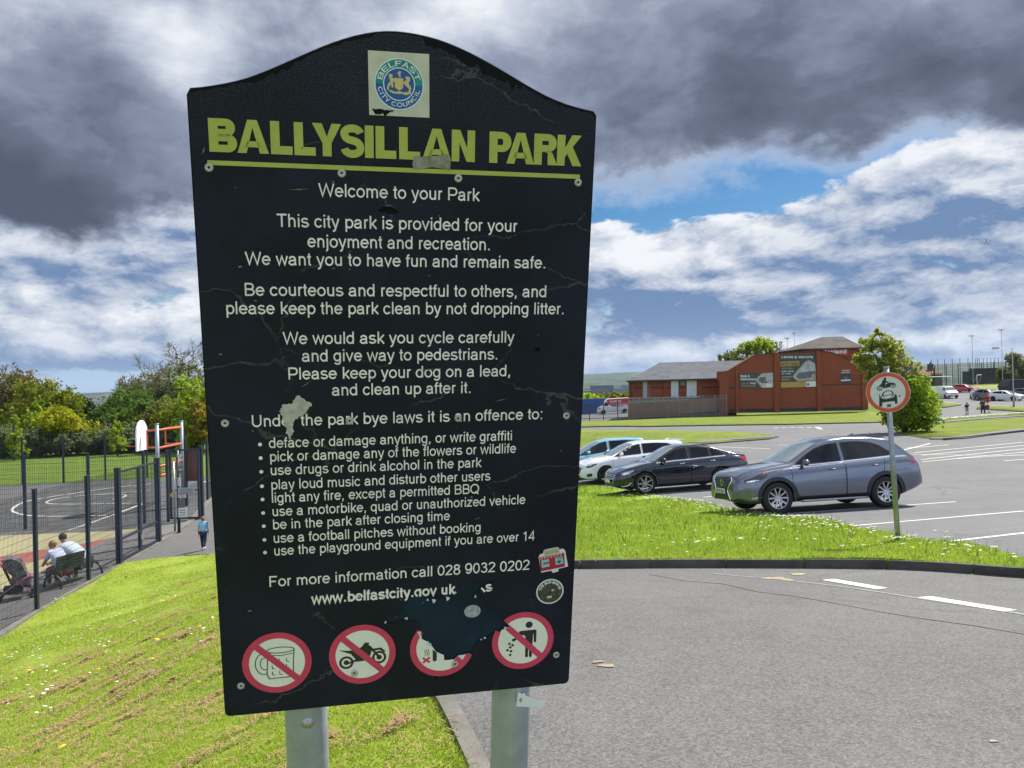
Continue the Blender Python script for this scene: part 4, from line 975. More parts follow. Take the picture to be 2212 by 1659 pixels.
for x, y, a, s in ((-.432, 1.405, 70, .02), (-.232, 1.329, 4, .05), (-.033, 1.299, 8, .022), (.06, .909, 5, .05), (-.23, .878, 35, .03), (.245, .828, 14, .04), (.19, .512, 20, .02)):
    t = math.radians(a); d = Vector((math.cos(t), math.sin(t))); p = Vector((x, y)); n_ = Vector((-d.y, d.x)) * .0016
    mb.add([(p.x - d.x * s / 2, p.y - d.y * s / 2, .0015), (p.x + n_.x, p.y + n_.y, .0040), (p.x + d.x * s / 2, p.y + d.y * s / 2, .0015), (p.x - n_.x, p.y - n_.y, .0018)], [(0, 1, 2, 3)])
mb.build('film_chips', mat('scuffed grey film', (.20, .20, .195), .4, var=.5, vscale=80), face)
ST1 = [(.358, .3918), (.3622, .3995), (.3697, .4003), (.3719, .4101), (.378, .4125), (.4097, .417), (.4138, .4101), (.424, .4114), (.428, .409), (.4314, .4043), (.4412, .3581), (.4151, .3532), (.4141, .3452), (.3988, .3423), (.3947, .3493), (.3668, .3452)]
mb = MB(); flat(mb, ST1, .0010); st = mb.build('shop_sticker', mat('white sticker', (.68, .66, .68), .4), face)
c_ = (.398, .379); inn = [(c_[0] + (a - c_[0]) * .91, c_[1] + (b_ - c_[1]) * .9) for a, b_ in ST1]
Q_ = lambda u, v: (.3655 + u * .0705 - v * .008, .3475 + v * .063 + u * .0105)
mb = MB(); flat(mb, [Q_(0, .02), Q_(.95, .02), Q_(.97, .66), Q_(.0, .68)], .0013); mb.build('sticker_shopfront', mat('sticker red', (.38, .012, .022), .45), st)
mb = MB(); flat(mb, [Q_(.06, .18), Q_(.36, .18), Q_(.36, .52), Q_(.06, .52)], .0016); flat(mb, [Q_(.60, .18), Q_(.90, .18), Q_(.90, .52), Q_(.60, .52)], .0016); mb.build('sticker_window', mat('sticker blue', (.22, .52, .58), .45), st)
mb = MB(); flat(mb, [Q_(.18, .70), Q_(.80, .70), Q_(.78, .96), Q_(.22, .96)], .0014); mb.build('sticker_signboard', mat('sticker beige', (.48, .45, .36), .5), st)
mb = MB()
for i in range(7): line2(mb, [Q_(.05 + i * .125, .57), Q_(.12 + i * .125, .66)], .0042, .0016)
mb.build('sticker_awning', mat('sticker pink', (.66, .30, .30), .45), st)
mb = MB(); lettering(mb, '420', 0, 0, 0, 1, .2, lambda x, y, z: (*Q_(.12 + x * .105, .30 + y * .11), .0019)); mb.build('sticker_number', mat('sticker dark red', (.30, .02, .05), .5), st)
mb = MB(); lettering(mb, 'THC', 0, 0, 0, 1, .14, lambda x, y, z: (*Q_(.67 + x * .085, .42 + y * .07), .0019))
for a in (-50, -25, 0, 25, 50): t = math.radians(90 + a); flat(mb, [Q_(.74, .22), Q_(.74 + .10 * math.cos(t) - .02, .22 + .12 * math.sin(t)), Q_(.74 + .13 * math.cos(t), .22 + .17 * math.sin(t)), Q_(.74 + .10 * math.cos(t) + .02, .22 + .12 * math.sin(t))], .0019 + a * 1e-6)
mb.build('sticker_leaf', M_PRINT, st)
mb = MB()
for i in range(8): line2(mb, [Q_(.26 + i * .064, .74 + .03 * (i % 3)), Q_(.27 + i * .064, .88 - .02 * (i % 2))], .0022, .0018)
mb.build('sticker_lettering', mat('sticker green', (.16, .34, .06), .5), st)
mb = MB(); disc(mb, .3934, .2879, .0385, .0010, 44, .0370); st2 = mb.build('round_sticker', mat('white sticker rim', (.66, .68, .68), .4), face)
mb = MB(); disc(mb, .3934, .2879, .0345, .0013, 40, .0330); mb.build('sticker_ground', mat('dark mottled sticker print', (.018, .020, .016), .5, col2=(.085, .070, .055), vscale=120), st2)
mb = MB(); arc_text(mb, 'THE BUD MAN NI', .3934, .2875, .0245, .0078, 90, 158, .16, .0016); mb.build('sticker_lettering', mat('sticker white print', (.72, .74, .72), .4), st2)
mb = MB(); flat(mb, [(.3860, .2750), (.3990, .2755), (.3990, .2685), (.3860, .2680)], .0016); flat(mb, [(.396, .292), (.404, .295), (.4055, .289), (.398, .2885)], .0016); mb.build('sticker_card', mat('pale green sticker print', (.40, .52, .45), .5), st2)
# ---- poles, bolt and clamp
def pole(x): 
    mb = MB(); z = -.014 - .0575; mb.tube([(x, -1.35, z), (x, 1.36, z)], .0565, 40, True); return mb.build('pole', mat('galvanised pole', (.40, .455, .50), .5, metal=.25, var=.22, vscale=9, fine=.25, fscale=45), sign, True)
pl = pole(-.263); pr = pole(.311)
mb = MB(); mt = Matrix.Translation((-.256, -.055, -.0145)) ; mb.lathe([(0, .009), (.007, .0085), (.011, .005), (.0125, .0), (.016, -.001), (.0165, -.004)], mt, 20); mb.build('bolt', mat('bolt steel', (.45, .45, .44), .35, metal=.8, var=.3, vscale=80), pl, True)
mb = MB(); mt = Matrix.Translation((.329, -.040, -.0145)) ; mb.lathe([(0, .016), (.010, .015), (.0125, .010), (.013, .0)], mt, 6); mb.build('bolt', mat('bolt steel', (.45, .45, .44), .35), pr)
mb = MB()
pts = []
for i in range(9):
    u = i / 8; x = .311 + .072 * u; zz_ = -.006 + .012 * math.sin(u * 3.0) + .035 * u * u
    pts += [(x + .004, -.017 - .016 * u + (.010 * max(0, u - .7) / .3), zz_), (x + .000, -.062 + .018 * u, zz_)]
mb.add(pts, [(2 * i, 2 * i + 1, 2 * i + 3, 2 * i + 2) for i in range(8)]); mb.build('clamp_strap', mat('bright strap', (.72, .74, .78), .4), pr, True)

# ------------------------------------------------------------------ cars: an analytic body surface, with panels, glass and lamps laid on it
def mat_paint(name, col, metal=0.0, rough=.28):
    m = mat(name, col, rough, metal, .5, coat=1.0); return m
M_GLASS = mat('dark car glass', (.004, .005, .007), .03, spec=.35)
M_GLASSL = mat('light car glass', (.15, .19, .20), .05, spec=.9, coat=.6)
M_TYRE = mat('tyre rubber', (.012, .012, .013), .8)
M_RIM = mat('silver alloy', (.46, .47, .49), .3, metal=.85)
M_RIMD = mat('dark alloy', (.05, .05, .055), .3, metal=.7)
M_WELL = mat('wheel well', (.006, .006, .006), .95)
M_LAMP = mat('clear lamp', (.30, .33, .35), .08, spec=.9, coat=1.0)
M_LAMPD = mat('smoked lamp', (.035, .04, .045), .06, spec=.6, coat=.5)
M_RED = mat('red lamp', (.45, .008, .010), .1, coat=1.0)
M_PLATE = mat('number plate', (.66, .66, .60), .5)
M_SEAM = mat('panel gap', (.004, .004, .004), .8)
def smoothed(pts, n=400, s=.05):
    xs, ys = zip(*sorted(pts)); X = np.linspace(xs[0], xs[-1], n); Y = np.interp(X, xs, ys)
    w = max(1, int(s / (X[1] - X[0]))); kern = np.hanning(2 * w + 3); kern /= kern.sum()
    Yp = np.concatenate([2 * Y[0] - Y[w + 1:0:-1], Y, 2 * Y[-1] - Y[-2:-w - 3:-1]])
    Y2 = np.convolve(Yp, kern, 'valid')[:n]
    return lambda x: float(np.interp(x, X, Y2))
class CarShape:
    def __init__(s, d):
        s.d = d; L = d['L']; s.h = L / 2; s.hw = d['W'] / 2
        s.top = smoothed(d['top'], s=d.get('soft', .06)); s.belt = smoothed(d['belt'], s=.06)
        fr, rr = d.get('nose', (.60, .30)), d.get('tail', (.74, .25))   # width share at the very end, length of the rounding
        def plan(x):
            w = 1.0
            for e, (sh, ln) in ((s.h - x, fr), (s.h + x, rr)):
                if e < ln: u = 1 - max(e, 0) / ln; w *= sh + (1 - sh) * math.sqrt(max(0, 1 - u * u))
            return w * s.hw * (1 - .025 * (x / s.h) ** 2)
        s.plan = plan
        s.zb = smoothed(d['bottom'], s=.05)
    def section(s, x):
        w, zb, zbt, zt = s.plan(x), s.zb(x), s.belt(x), s.top(x)
        zbt = min(zbt, zt - .01); gh = zt - zbt; P = [(0, zb), (w * .80, zb), (w * .93, zb + .03)]
        for u in (.10, .22, .36, .5, .64, .78, .90): P.append((w * (.955 + .045 * math.sin(min(1, u / .55) * math.pi / 2) - .035 * max(0, u - .6) ** 1.5 * 4), zb + u * (zbt - zb)))
        P.append((w * .945, zbt - .012)); wb = w * .915; P.append((wb, zbt))
        roof_w = w * (.915 - .235 * min(1, gh / .50)); cr = min(.085, gh * .45)
        for u in (.25, .5, .75, 1.0): P.append((wb + (roof_w - wb) * u, zbt + (zt - cr - zbt) * u))
        for u in (.3, .6, .85, 1.0):
            a = u * math.pi / 2; P.append((roof_w * (1 - .22 * math.sin(a) * u), zt - cr + cr * .72 * math.sin(a)))
        r0, z0 = P[-1]
        for u in (.3, .6, .85, 1.0): P.append((r0 * (1 - u), z0 + (zt - z0) * (1 - (1 - u) ** 2)))
        return P
    def side(s, x, z):
        """half width at (x, z)"""
        P = s.section(x)
        for (y0, z0), (y1, z1) in zip(P[1:], P[2:]):
            if z0 <= z <= z1 and z1 > z0: return y0 + (y1 - y0) * (z - z0) / (z1 - z0)
        return P[-1][0] if z > P[-1][1] else P[1][0]
    def topz(s, x, y):
        P = s.section(x)[::-1]; y = abs(y)
        for (y0, z0), (y1, z1) in zip(P, P[1:]):
            if y0 <= y <= y1 + 1e-9: return z0 + (z1 - z0) * (y - y0) / max(y1 - y0, 1e-6)
        return P[-1][1]
    def nosex(s, y, z, rear=False):
        sg = -1 if rear else 1; lo, hi = .0, s.h
        y = abs(y)
        for _ in range(22):
            m = (lo + hi) / 2; x = sg * m
            if z < s.top(x) and z > s.zb(x) - .02 and s.side(x, z) > y: lo = m
            else: hi = m
        return sg * lo
    def patch(s, mb, poly, kind='side', off=.006, step=.07, mi=0, sides=(1, -1)):
        """polygon laid on the body: side (x,z), top (x,y), nose/tail (y,z)"""
        d = []
        for i in range(len(poly)):
            a, b_ = Vector(poly[i]), Vector(poly[(i + 1) % len(poly)]); n = max(1, int((b_ - a).length / step))
            d += [a + (b_ - a) * j / n for j in range(n)]
        xs = [p.x for p in d]; ys = [p.y for p in d]; g = list(d); e = [(i, (i + 1) % len(d)) for i in range(len(d))]
        xx = np.arange(min(xs) + step / 2, max(xs), step); yy = np.arange(min(ys) + step / 2, max(ys), step)
        if len(xx) and len(yy):
            X, Y = np.meshgrid(xx, yy); X, Y = X.ravel(), Y.ravel(); ins = inside(poly, X, Y); g += [Vector((a, b_)) for a, b_ in zip(X[ins], Y[ins])]
        ov, _, of, *_ = delaunay_2d_cdt(g, e, [], 0, 1e-5)
        C_ = np.array([sum((ov[i] for i in t), Vector((0, 0))) / 3 for t in of]); keep = inside(poly, C_[:, 0], C_[:, 1]); of = [t for t, k_ in zip(of, keep) if k_]
        if kind == 'side':
            for sg in sides: mb.add([(v.x, sg * (s.side(v.x, v.y) + off), v.y) for v in ov], [tuple(t) if sg > 0 else tuple(t[::-1]) for t in of], mi)
        elif kind == 'top': mb.add([(v.x, v.y, s.topz(v.x, v.y) + off) for v in ov], [tuple(t) for t in of], mi)
        else:
            sg = 1 if kind == 'nose' else -1
            mb.add([(s.nosex(v.x, v.y, sg < 0) + sg * off, v.x, v.y) for v in ov], [tuple(t) for t in of], mi)
    def sline(s, mb, pts, w, off=.004, sides=(1, -1), mi=0):
        """thin line on the flank"""
        D = []
        for a, b_ in zip(pts[:-1], pts[1:]):
            a, b_ = Vector(a), Vector(b_); n = max(1, int((b_ - a).length / .06)); D += [a + (b_ - a) * j / n for j in range(n)]
        D.append(Vector(pts[-1])); vs, fs = ribbon(D, w)
        for sg in sides: mb.add([(v.x, sg * (s.side(v.x, v.y) + off), v.y) for v in vs], fs, mi)
def wheel_objs(root, x, y, r, width, rim_mat, spokes, name='wheel', rimr=.70, detail=True):
    sg = 1 if y > 0 else -1
    mt = Matrix.Translation((x, y, r)) @ Matrix.Rotation(-math.pi / 2 * sg, 4, 'X')     # local z points outwards
    h = width / 2; n = 40 if detail else 20
    mb = MB(); mb.lathe([(r * rimr, -h), (r * .93, -h), (r * .985, -h * .8), (r, -h * .45), (r, h * .45), (r * .985, h * .8), (r * .93, h), (r * .82, h * 1.02), (r * rimr, h * .92)], mt, n)
    w_ = mb.build(name, M_TYRE, root, True)
    mb = MB(); rr = r * rimr
    mb.lathe([(rr * .995, h * .92), (rr * .95, h * .88), (rr * .91, h * .45), (rr * .90, -h * .6)], mt, n)
    if detail:
        for i in range(spokes):
            a = 2 * math.pi * i / spokes
            for da in ((-.10, .10) if spokes <= 6 else (0,)):
                c0, s0 = math.cos(a), math.sin(a); c1, s1 = math.cos(a + da), math.sin(a + da)
                p0 = mt @ Vector((rr * .12 * c0, rr * .12 * s0, h * .62)); p1 = mt @ Vector((rr * .94 * c1, rr * .94 * s1, h * .80))
                mb.bar(p0, p1, rr * (.15 if spokes <= 6 else .14), .02, up=mt.to_3x3() @ Vector((0, 0, 1)))
        mb.lathe([(0, h * .74), (rr * .15, h * .72), (rr * .22, h * .6)], mt, 20)
    else:
        for i in range(spokes):
            a = 2 * math.pi * i / spokes; p1 = mt @ Vector((rr * .93 * math.cos(a), rr * .93 * math.sin(a), h * .8)); mb.bar(mt @ Vector((0, 0, h * .6)), p1, rr * .2, .02, up=mt.to_3x3() @ Vector((0, 0, 1)))
    mb.build('rim', rim_mat, w_, False)
    mb = MB(); mb.lathe([(0, h * .05), (rr * .60, h * .05), (rr * .62, -h * .2)], mt, 20); mb.build('brake_disc', mat('brake disc', (.09, .085, .08), .5, metal=.5), w_)
def car(name, label, d, paint, origin, heading, group=None, detail=True):
    s = CarShape(d); h = s.h
    root = thing(name, label, d.get('cat', 'car'), group=group)
    # ground plane under the four wheels
    fwd = Vector((math.cos(heading), math.sin(heading))); lat = Vector((-fwd.y, fwd.x)); xf, xr, tw = d['xf'], d['xr'], s.hw - .12
    o2 = Vector(origin[:2]); zs = {}
    for nm, (x, y) in {'fl': (xf, tw), 'fr': (xf, -tw), 'rl': (xr, tw), 'rr': (xr, -tw)}.items(): p = o2 + fwd * x + lat * y; zs[nm] = Vector((p.x, p.y, gz(p.x, p.y)))
    X_ = ((zs['fl'] + zs['fr']) - (zs['rl'] + zs['rr'])).normalized(); Y_ = ((zs['fl'] + zs['rl']) - (zs['fr'] + zs['rr'])).normalized(); Z_ = X_.cross(Y_).normalized(); Y_ = Z_.cross(X_)
    cz = (zs['fl'].z + zs['fr'].z + zs['rl'].z + zs['rr'].z) / 4 - X_.z * (xf + xr) / 2
    root.matrix_world = Matrix(((X_.x, Y_.x, Z_.x, o2.x), (X_.y, Y_.y, Z_.y, o2.y), (X_.z, Y_.z, Z_.z, cz + .012), (0, 0, 0, 1)))
    N = 110 if detail else 46
    X = [-h + .001 + (2 * h - .002) * (.5 - .5 * math.cos(math.pi * i / (N - 1))) for i in range(N)]
    V, F_ = [], []
    m = len(s.section(0)); ring = 2 * m - 2
    for x in X:
        P = s.section(x); V += [(x, y, z) for y, z in P] + [(x, -y, z) for y, z in P[1:-1][::-1]]
    for i in range(N - 1):
        for j in range(ring): a = i * ring; F_.append((a + j, a + ring + j, a + ring + (j + 1) % ring, a + (j + 1) % ring))
    F_ += [tuple(range(ring)), tuple((N - 1) * ring + j for j in range(ring))[::-1]]
    r = d['r']
    body = MB(); body.v, body.f, body.mi = V, F_, [0] * len(F_)
    bo = body.build('body', [paint, M_WELL], root, True)
    cut = MB()
    for x in (xf, xr):
        for sg in (1, -1):
            mt = Matrix.Translation((x, sg * (s.hw - .13), r + .005)) @ Matrix.Rotation(math.pi / 2, 4, 'X')
            cut.prism([(r * 1.10 * math.cos(t), r * 1.10 * math.sin(t)) for t in (2 * math.pi * i / 36 for i in range(36))], mt, -.19, .19, 1)
    co = cut.build('cutter', [paint, M_WELL])
    bm = bo.modifiers.new('b', 'BOOLEAN'); bm.operation = 'DIFFERENCE'; bm.solver = 'EXACT'; bm.object = co
    co.parent = root
    bpy.context.view_layer.update()
    me = bpy.data.meshes.new_from_object(bo.evaluated_get(bpy.context.evaluated_depsgraph_get()))
    bo.modifiers.clear(); bo.data = me; bpy.data.objects.remove(co)
    for x in (xf, xr):
        for sg in (1, -1): wheel_objs(root, x, sg * (s.hw - .125), r, .225, d.get('rim', M_RIM), d.get('spokes', 10), detail=detail, rimr=d.get('rimr', .70))
    # glass
    for poly in d['side_glass']:
        for sg in (1, -1):
            mb = MB(); s.patch(mb, poly, 'side', .005, sides=(sg,)); w_ = mb.build('side_window', d.get('glass', M_GLASS), root, True)
            if d.get('trim') is not None and detail: mb = MB(); s.sline(mb, poly + [poly[0]], .022, .008, sides=(sg,)); mb.build('window_trim', M_BLACK, w_)
    x0, x1 = d['screen']; wy = s.hw * d.get('screen_w', .66)
    mb = MB(); s.patch(mb, [(x0, -wy * 1.08), (x0 + .05, 0), (x0, wy * 1.08), (x1, wy * .92), (x1, -wy * .92)], 'top', .005); mb.build('windscreen', M_GLASSL, root, True)
    if 'rear_glass' in d:
        x0, x1 = d['rear_glass']; mb = MB(); s.patch(mb, [(x0, -wy * .85), (x0, wy * .85), (x1, wy * .95), (x1, -wy * .95)], 'top', .005); mb.build('rear_window', M_GLASS, root, True)
    # lamps, grille, plate
    for sg in (1, -1):
        mb = MB(); s.patch(mb, d['headlight'], 'side', .007, .05, sides=(sg,)); hl = mb.build('headlight', d.get('lamp', M_LAMP), root, True)
        if detail and 'lamp_in' in d: mb = MB(); s.patch(mb, d['lamp_in'], 'side', .010, .05, sides=(sg,)); mb.build('lamp_lens', M_CHROME, hl)
        mb = MB(); s.patch(mb, d['taillight'], 'side', .007, .05, sides=(sg,)); mb.build('taillight', M_RED, root, True)
    mb = MB(); s.patch(mb, d['grille'], 'nose', .006, .06); gr = mb.build('grille', M_BLACK, root)
    if detail and 'grille_bars' in d:
        mb = MB()
        for z, wd in d['grille_bars']:
            pts = [(s.nosex(y, z) + .014, y, z) for y in np.linspace(-wd, wd, 9)]; mb.tube(pts, .011, 6)
        mb.build('grille_bar', M_CHROME if d.get('bright_grille') else mat('grey grille bar', (.07, .07, .075), .3, metal=.5), gr)
    if 'lower_grille' in d: mb = MB(); s.patch(mb, d['lower_grille'], 'nose', .006, .06); mb.build('lower_grille', M_BLACK, root)
    pz = d.get('plate_z', .46); px_ = s.nosex(.2, pz) + .05
    mb = MB(); mb.box((px_, 0, pz), (.012, .52, .112)); pt = mb.build('number_plate', M_PLATE, root)
    if detail and d.get('plate'):
        mb = MB(); lettering(mb, d['plate'], 0, 0, .47, .075, .13, lambda x, y, z: (px_ + .008 + z, -.235 + x, pz - .037 + y)); mb.build('plate_lettering', M_PRINT, pt)
    # mirrors, seams, handles, sills
    mx, mz = d['mirror']
    for sg in (1, -1):
        yb = s.side(mx, mz); mb = MB(); mb.ball((mx - .03, sg * (yb + .15), mz + .05), .1, 14, 10, (.75, 1.05, .72)); mb.bar((mx, sg * (yb - .02), mz - .01), (mx - .01, sg * (yb + .10), mz + .02), .06, .035); mb.build('wing_mirror', d.get('mirror_mat', paint), root, True)
    if detail:
        mb = MB()
        for ln in d['seams']: s.sline(mb, ln, .010, .003)
        mb.build('door_seam', M_SEAM, root)
        for x, z in d['handles']:
            for sg in (1, -1):
                yb = s.side(x, z); mb = MB(); mb.tube([(x - .09, sg * (yb + .004), z), (x - .06, sg * (yb + .03), z), (x + .06, sg * (yb + .03), z - .004), (x + .09, sg * (yb + .004), z - .004)], .014, 8); mb.build('door_handle', d.get('handle_mat', paint), root, True)
    zs_ = d.get('sill', None)
    if zs_:
        mb = MB(); s.patch(mb, [(xr + r * 1.12, zs_[0]), (xf - r * 1.12, zs_[0]), (xf - r * 1.12, zs_[1]), (xr + r * 1.12, zs_[1])], 'side', .012); mb.build('sill_panel', M_BLACK, root, True)
    return root, s
def lengthways(d, k_):
    """the same car shortened or stretched along its length"""
    o = dict(d); o['L'] *= k_; o['xf'] *= k_; o['xr'] *= k_
    P1 = lambda L: [(x * k_, z) for x, z in L]
    for n_ in ('top', 'belt', 'bottom', 'headlight', 'lamp_in', 'taillight', 'handles'):
        if n_ in o: o[n_] = P1(o[n_])
    for n_ in ('side_glass', 'seams'): o[n_] = [P1(L) for L in o[n_]]
    for n_ in ('screen', 'rear_glass'):
        if n_ in o: o[n_] = tuple(x * k_ for x in o[n_])
    o['mirror'] = (o['mirror'][0] * k_, o['mirror'][1]); return o
def place(px_, py_, d, heading):
    """origin so that the near front wheel stands where the photo shows it"""
    x, y = G(px_, py_); f = Vector((math.cos(heading), math.sin(heading))); l = Vector((-f.y, f.x)); p = Vector((x, y)) - f * d['xf'] - l * (d['W'] / 2 - .12); return (p.x, p.y)
HD = math.radians(180 + 8.5)
SUV = dict(L=4.63, W=1.845, r=.362, xf=1.385, xr=-1.275, rimr=.66, spokes=10, nose=(.70, .42), tail=(.78, .36), soft=.05,
    top=[(-2.315, .62), (-2.30, .98), (-2.24, 1.12), (-2.02, 1.26), (-1.72, 1.54), (-1.55, 1.61), (-1.1, 1.67), (-.55, 1.69), (-.1, 1.66), (.25, 1.56), (1.02, 1.14), (1.3, 1.115), (1.8, 1.05), (2.1, .975), (2.25, .90), (2.30, .74), (2.315, .55)],
    belt=[(-2.315, .60), (-2.2, 1.0), (-1.9, 1.16), (-1.4, 1.15), (-.6, 1.10), (.4, 1.05), (1.02, 1.02), (1.7, .95), (2.1, .87), (2.25, .79), (2.315, .52)],
    bottom=[(-2.315, .48), (-2.0, .36), (-1.7, .26), (0, .25), (1.8, .24), (2.1, .26), (2.315, .34)],
    side_glass=[[(.93, 1.075), (.62, 1.265), (.30, 1.43), (.02, 1.505), (-.26, 1.535), (-.24, 1.125), (.4, 1.09)], [(-.34, 1.13), (-.345, 1.54), (-.75, 1.545), (-1.10, 1.505), (-1.30, 1.43), (-1.55, 1.24), (-1.45, 1.185), (-.8, 1.155)]],
    screen=(.98, .20), rear_glass=(-1.72, -2.02), headlight=[(2.16, .80), (1.95, .865), (1.60, .955), (1.56, .93), (1.72, .80), (1.98, .735), (2.12, .735)], lamp=M_LAMPD, lamp_in=[(2.12, .765), (1.94, .80), (1.80, .79), (1.97, .752), (2.1, .75)],
    taillight=[(-1.80, 1.06), (-2.22, 1.10), (-2.28, 1.0), (-2.24, .90), (-2.16, 1.01)], grille=[(-.42, .86), (.42, .86), (.50, .80), (.34, .62), (.30, .55), (.44, .34), (-.44, .34), (-.30, .55), (-.34, .62), (-.50, .80)],
    grille_bars=[(.81, .42), (.75, .38), (.69, .33), (.63, .31)], plate='SR15 BLA', plate_z=.545, mirror=(.72, 1.08), seams=[[(1.02, .98), (1.00, .55), (.82, .34), (-.28, .31), (-.30, 1.10)], [(-.32, 1.10), (-.30, .31), (-.75, .33), (-.92, .60), (-1.25, .86), (-1.32, 1.16)], [(1.95, .90), (1.2, 1.0)]],
    handles=[(.02, .955), (-1.05, .99)], trim=1, sill=(.25, .37))
suv, sS = car('parked_car', 'metallic grey crossover parked nearest, behind the round road sign pole', SUV, mat_paint('grey metallic paint', (.135, .155, .20), .7, .24), place(1680, 1112, SUV, HD), HD, 'cars parked along the grass island')
# wheel arch cladding, chrome window line, grille frame, side step, roof fin
for x in (SUV['xf'], SUV['xr']):
    A_ = [math.radians(a) for a in range(-12, 193, 9)]
    for sg in (1, -1):
        vs = []; mb = MB()
        for a in A_:
            for rr in (.402, .49): X_, Z_ = x + rr * math.cos(a), .367 + rr * math.sin(a) * .97; vs.append((X_, sg * (sS.side(X_, max(Z_, .27)) + (.016 if rr < .45 else .010)), Z_))
        mb.add(vs, [(2 * i, 2 * i + 1, 2 * i + 3, 2 * i + 2) for i in range(len(A_) - 1)]); mb.build('arch_trim', mat('navy black cladding', (.012, .014, .02), .5), suv, True)
mb = MB(); sS.sline(mb, [(.95, 1.055), (.4, 1.073), (-.3, 1.107), (-1.0, 1.145), (-1.47, 1.172), (-1.58, 1.235)], .024, .010); mb.build('window_line', M_CHROME, suv)
for sg in (1, -1):
    mb = MB(); pts = [(sS.nosex(y, z) + .012, sg * y, z) for y, z in ((.42, .865), (.51, .80), (.36, .63), (.32, .55), (.42, .40), (.46, .34))]; mb.tube(pts, .018, 8); mb.build('grille_frame', M_CHROME, suv, True)
mb = MB(); ringf(mb, 0, 0, .055, .072, 0, 28, f=lambda x, y, z: (sS.nosex(0, .73) + .028, x * 1.25, .73 + y)); mb.build('badge', M_CHROME, suv)
for sg in (1, -1): mb = MB(); mb.tube([(.86, sg * .93, .27), (.80, sg * .985, .275), (-.70, sg * .985, .275), (-.76, sg * .93, .27)], .028, 10); mb.build('side_step', mat('step metal', (.32, .33, .34), .35, metal=.7), suv, True)
for sg in (1, -1): mb = MB(); sS.patch(mb, [(2.02, .40), (1.86, .425), (1.76, .40), (1.80, .37), (2.0, .365)], 'side', .01, .05, sides=(sg,)); mb.build('fog_lamp', M_LAMP, suv)
for sg in (1, -1): mb = MB(); sS.patch(mb, [(1.72, .918), (1.58, .948), (1.575, .936), (1.70, .895)], 'side', .011, .05, sides=(sg,)); mb.build('indicator', mat('amber lens', (.55, .13, .02), .15, coat=1), suv)
mb = MB(); mb.add([(-1.10, 0, sS.top(-1.10) + .07), (-1.16, .02, sS.top(-1.1)), (-.94, 0, sS.top(-.94)), (-1.16, -.02, sS.top(-1.1))], [(0, 1, 2), (0, 2, 3), (0, 3, 1)]); mb.build('roof_fin', mat_paint('grey metallic paint', (.115, .12, .145)), suv)
SAL = dict(L=4.84, W=1.86, r=.345, xf=1.42, xr=-1.32, rimr=.72, spokes=7, nose=(.58, .55), tail=(.70, .50), soft=.09,
    top=[(-2.42, .60), (-2.40, .96), (-2.33, 1.04), (-2.1, 1.075), (-1.6, 1.24), (-1.1, 1.40), (-.6, 1.475), (-.1, 1.485), (.2, 1.43), (.55, 1.27), (1.05, 1.0), (1.4, .96), (2.0, .85), (2.3, .74), (2.39, .62), (2.42, .45)],
    belt=[(-2.42, .58), (-2.3, .98), (-1.8, 1.03), (-1.2, 1.035), (0, .99), (1.05, .93), (1.8, .82), (2.2, .72), (2.36, .60), (2.42, .42)],
    bottom=[(-2.42, .42), (-2.0, .28), (-1.7, .20), (0, .19), (1.9, .19), (2.2, .21), (2.42, .28)],
    side_glass=[[(.98, .985), (.62, 1.175), (.28, 1.325), (-.02, 1.385), (-.18, 1.395), (-.17, 1.03), (.4, 1.015)], [(-.26, 1.035), (-.265, 1.395), (-.62, 1.385), (-.95, 1.335), (-.95, 1.06), (-.6, 1.05)], [(-1.0, 1.062), (-1.0, 1.325), (-1.25, 1.25), (-1.47, 1.14), (-1.50, 1.075)]],
    screen=(1.02, .22), rear_glass=(-1.0, -1.75), headlight=[(2.26, .69), (2.08, .745), (1.78, .80), (1.82, .745), (1.98, .665), (2.2, .635)], lamp_in=[(2.2, .68), (2.05, .72), (1.94, .73), (2.0, .68), (2.15, .655)],
    taillight=[(-1.98, .97), (-2.30, .995), (-2.37, .93), (-2.32, .80), (-2.18, .83)], grille=[(-.44, .715), (.44, .715), (.36, .545), (-.36, .545)], grille_bars=[(.70, .42), (.65, .40), (.60, .37)], bright_grille=1, lower_grille=[(-.60, .38), (.60, .38), (.52, .27), (-.52, .27)],
    plate='', plate_z=.44, mirror=(.78, .99), mirror_mat=M_BLACK, seams=[[(1.06, .92), (1.05, .5), (.86, .28), (-.20, .26), (-.22, 1.0)], [(-.24, 1.0), (-.22, .26), (-.78, .28), (-.95, .55), (-1.3, .80), (-1.38, 1.03)], [(2.0, .80), (1.3, .93)]],
    handles=[(.08, .90), (-1.02, .93)], handle_mat=M_CHROME, trim=1)
SAL = lengthways(SAL, .94)
sal, sL = car('parked_car', 'black fastback saloon with chrome window line, parked beside the pale hatchback', SAL, mat_paint('black paint', (.004, .008, .022), .2, .14), place(1394, 1068, SAL, HD), HD, 'cars parked along the grass island')
mb = MB(); sL.sline(mb, [(.92, .962), (.38, .995), (-.28, 1.013), (-.94, 1.040), (-1.43, 1.055)], .03, .010); mb.build('window_line', M_CHROME, sal)
for sg in (1, -1):
    mb = MB(); pts = [(x, sg * (sL.side(x, z) + .012), z) for x, z in ((1.81, .40), (1.87, .33), (1.96, .295), (2.07, .285))]; pts.append((sL.nosex(.35, .28) + .014, sg * .35, .28)); mb.tube(pts, .014, 8); mb.build('bumper_trim', M_CHROME, sal, True)
mb = MB(); mb.add([(-2.22, -.55, 1.095), (-2.22, .55, 1.095), (-2.08, .6, 1.075), (-2.08, -.6, 1.075), (-2.22, -.55, 1.075), (-2.22, .55, 1.075)], [(0, 1, 2, 3), (4, 5, 1, 0)]); mb.build('boot_spoiler', mat_paint('black paint', (.006, .008, .014)), sal)
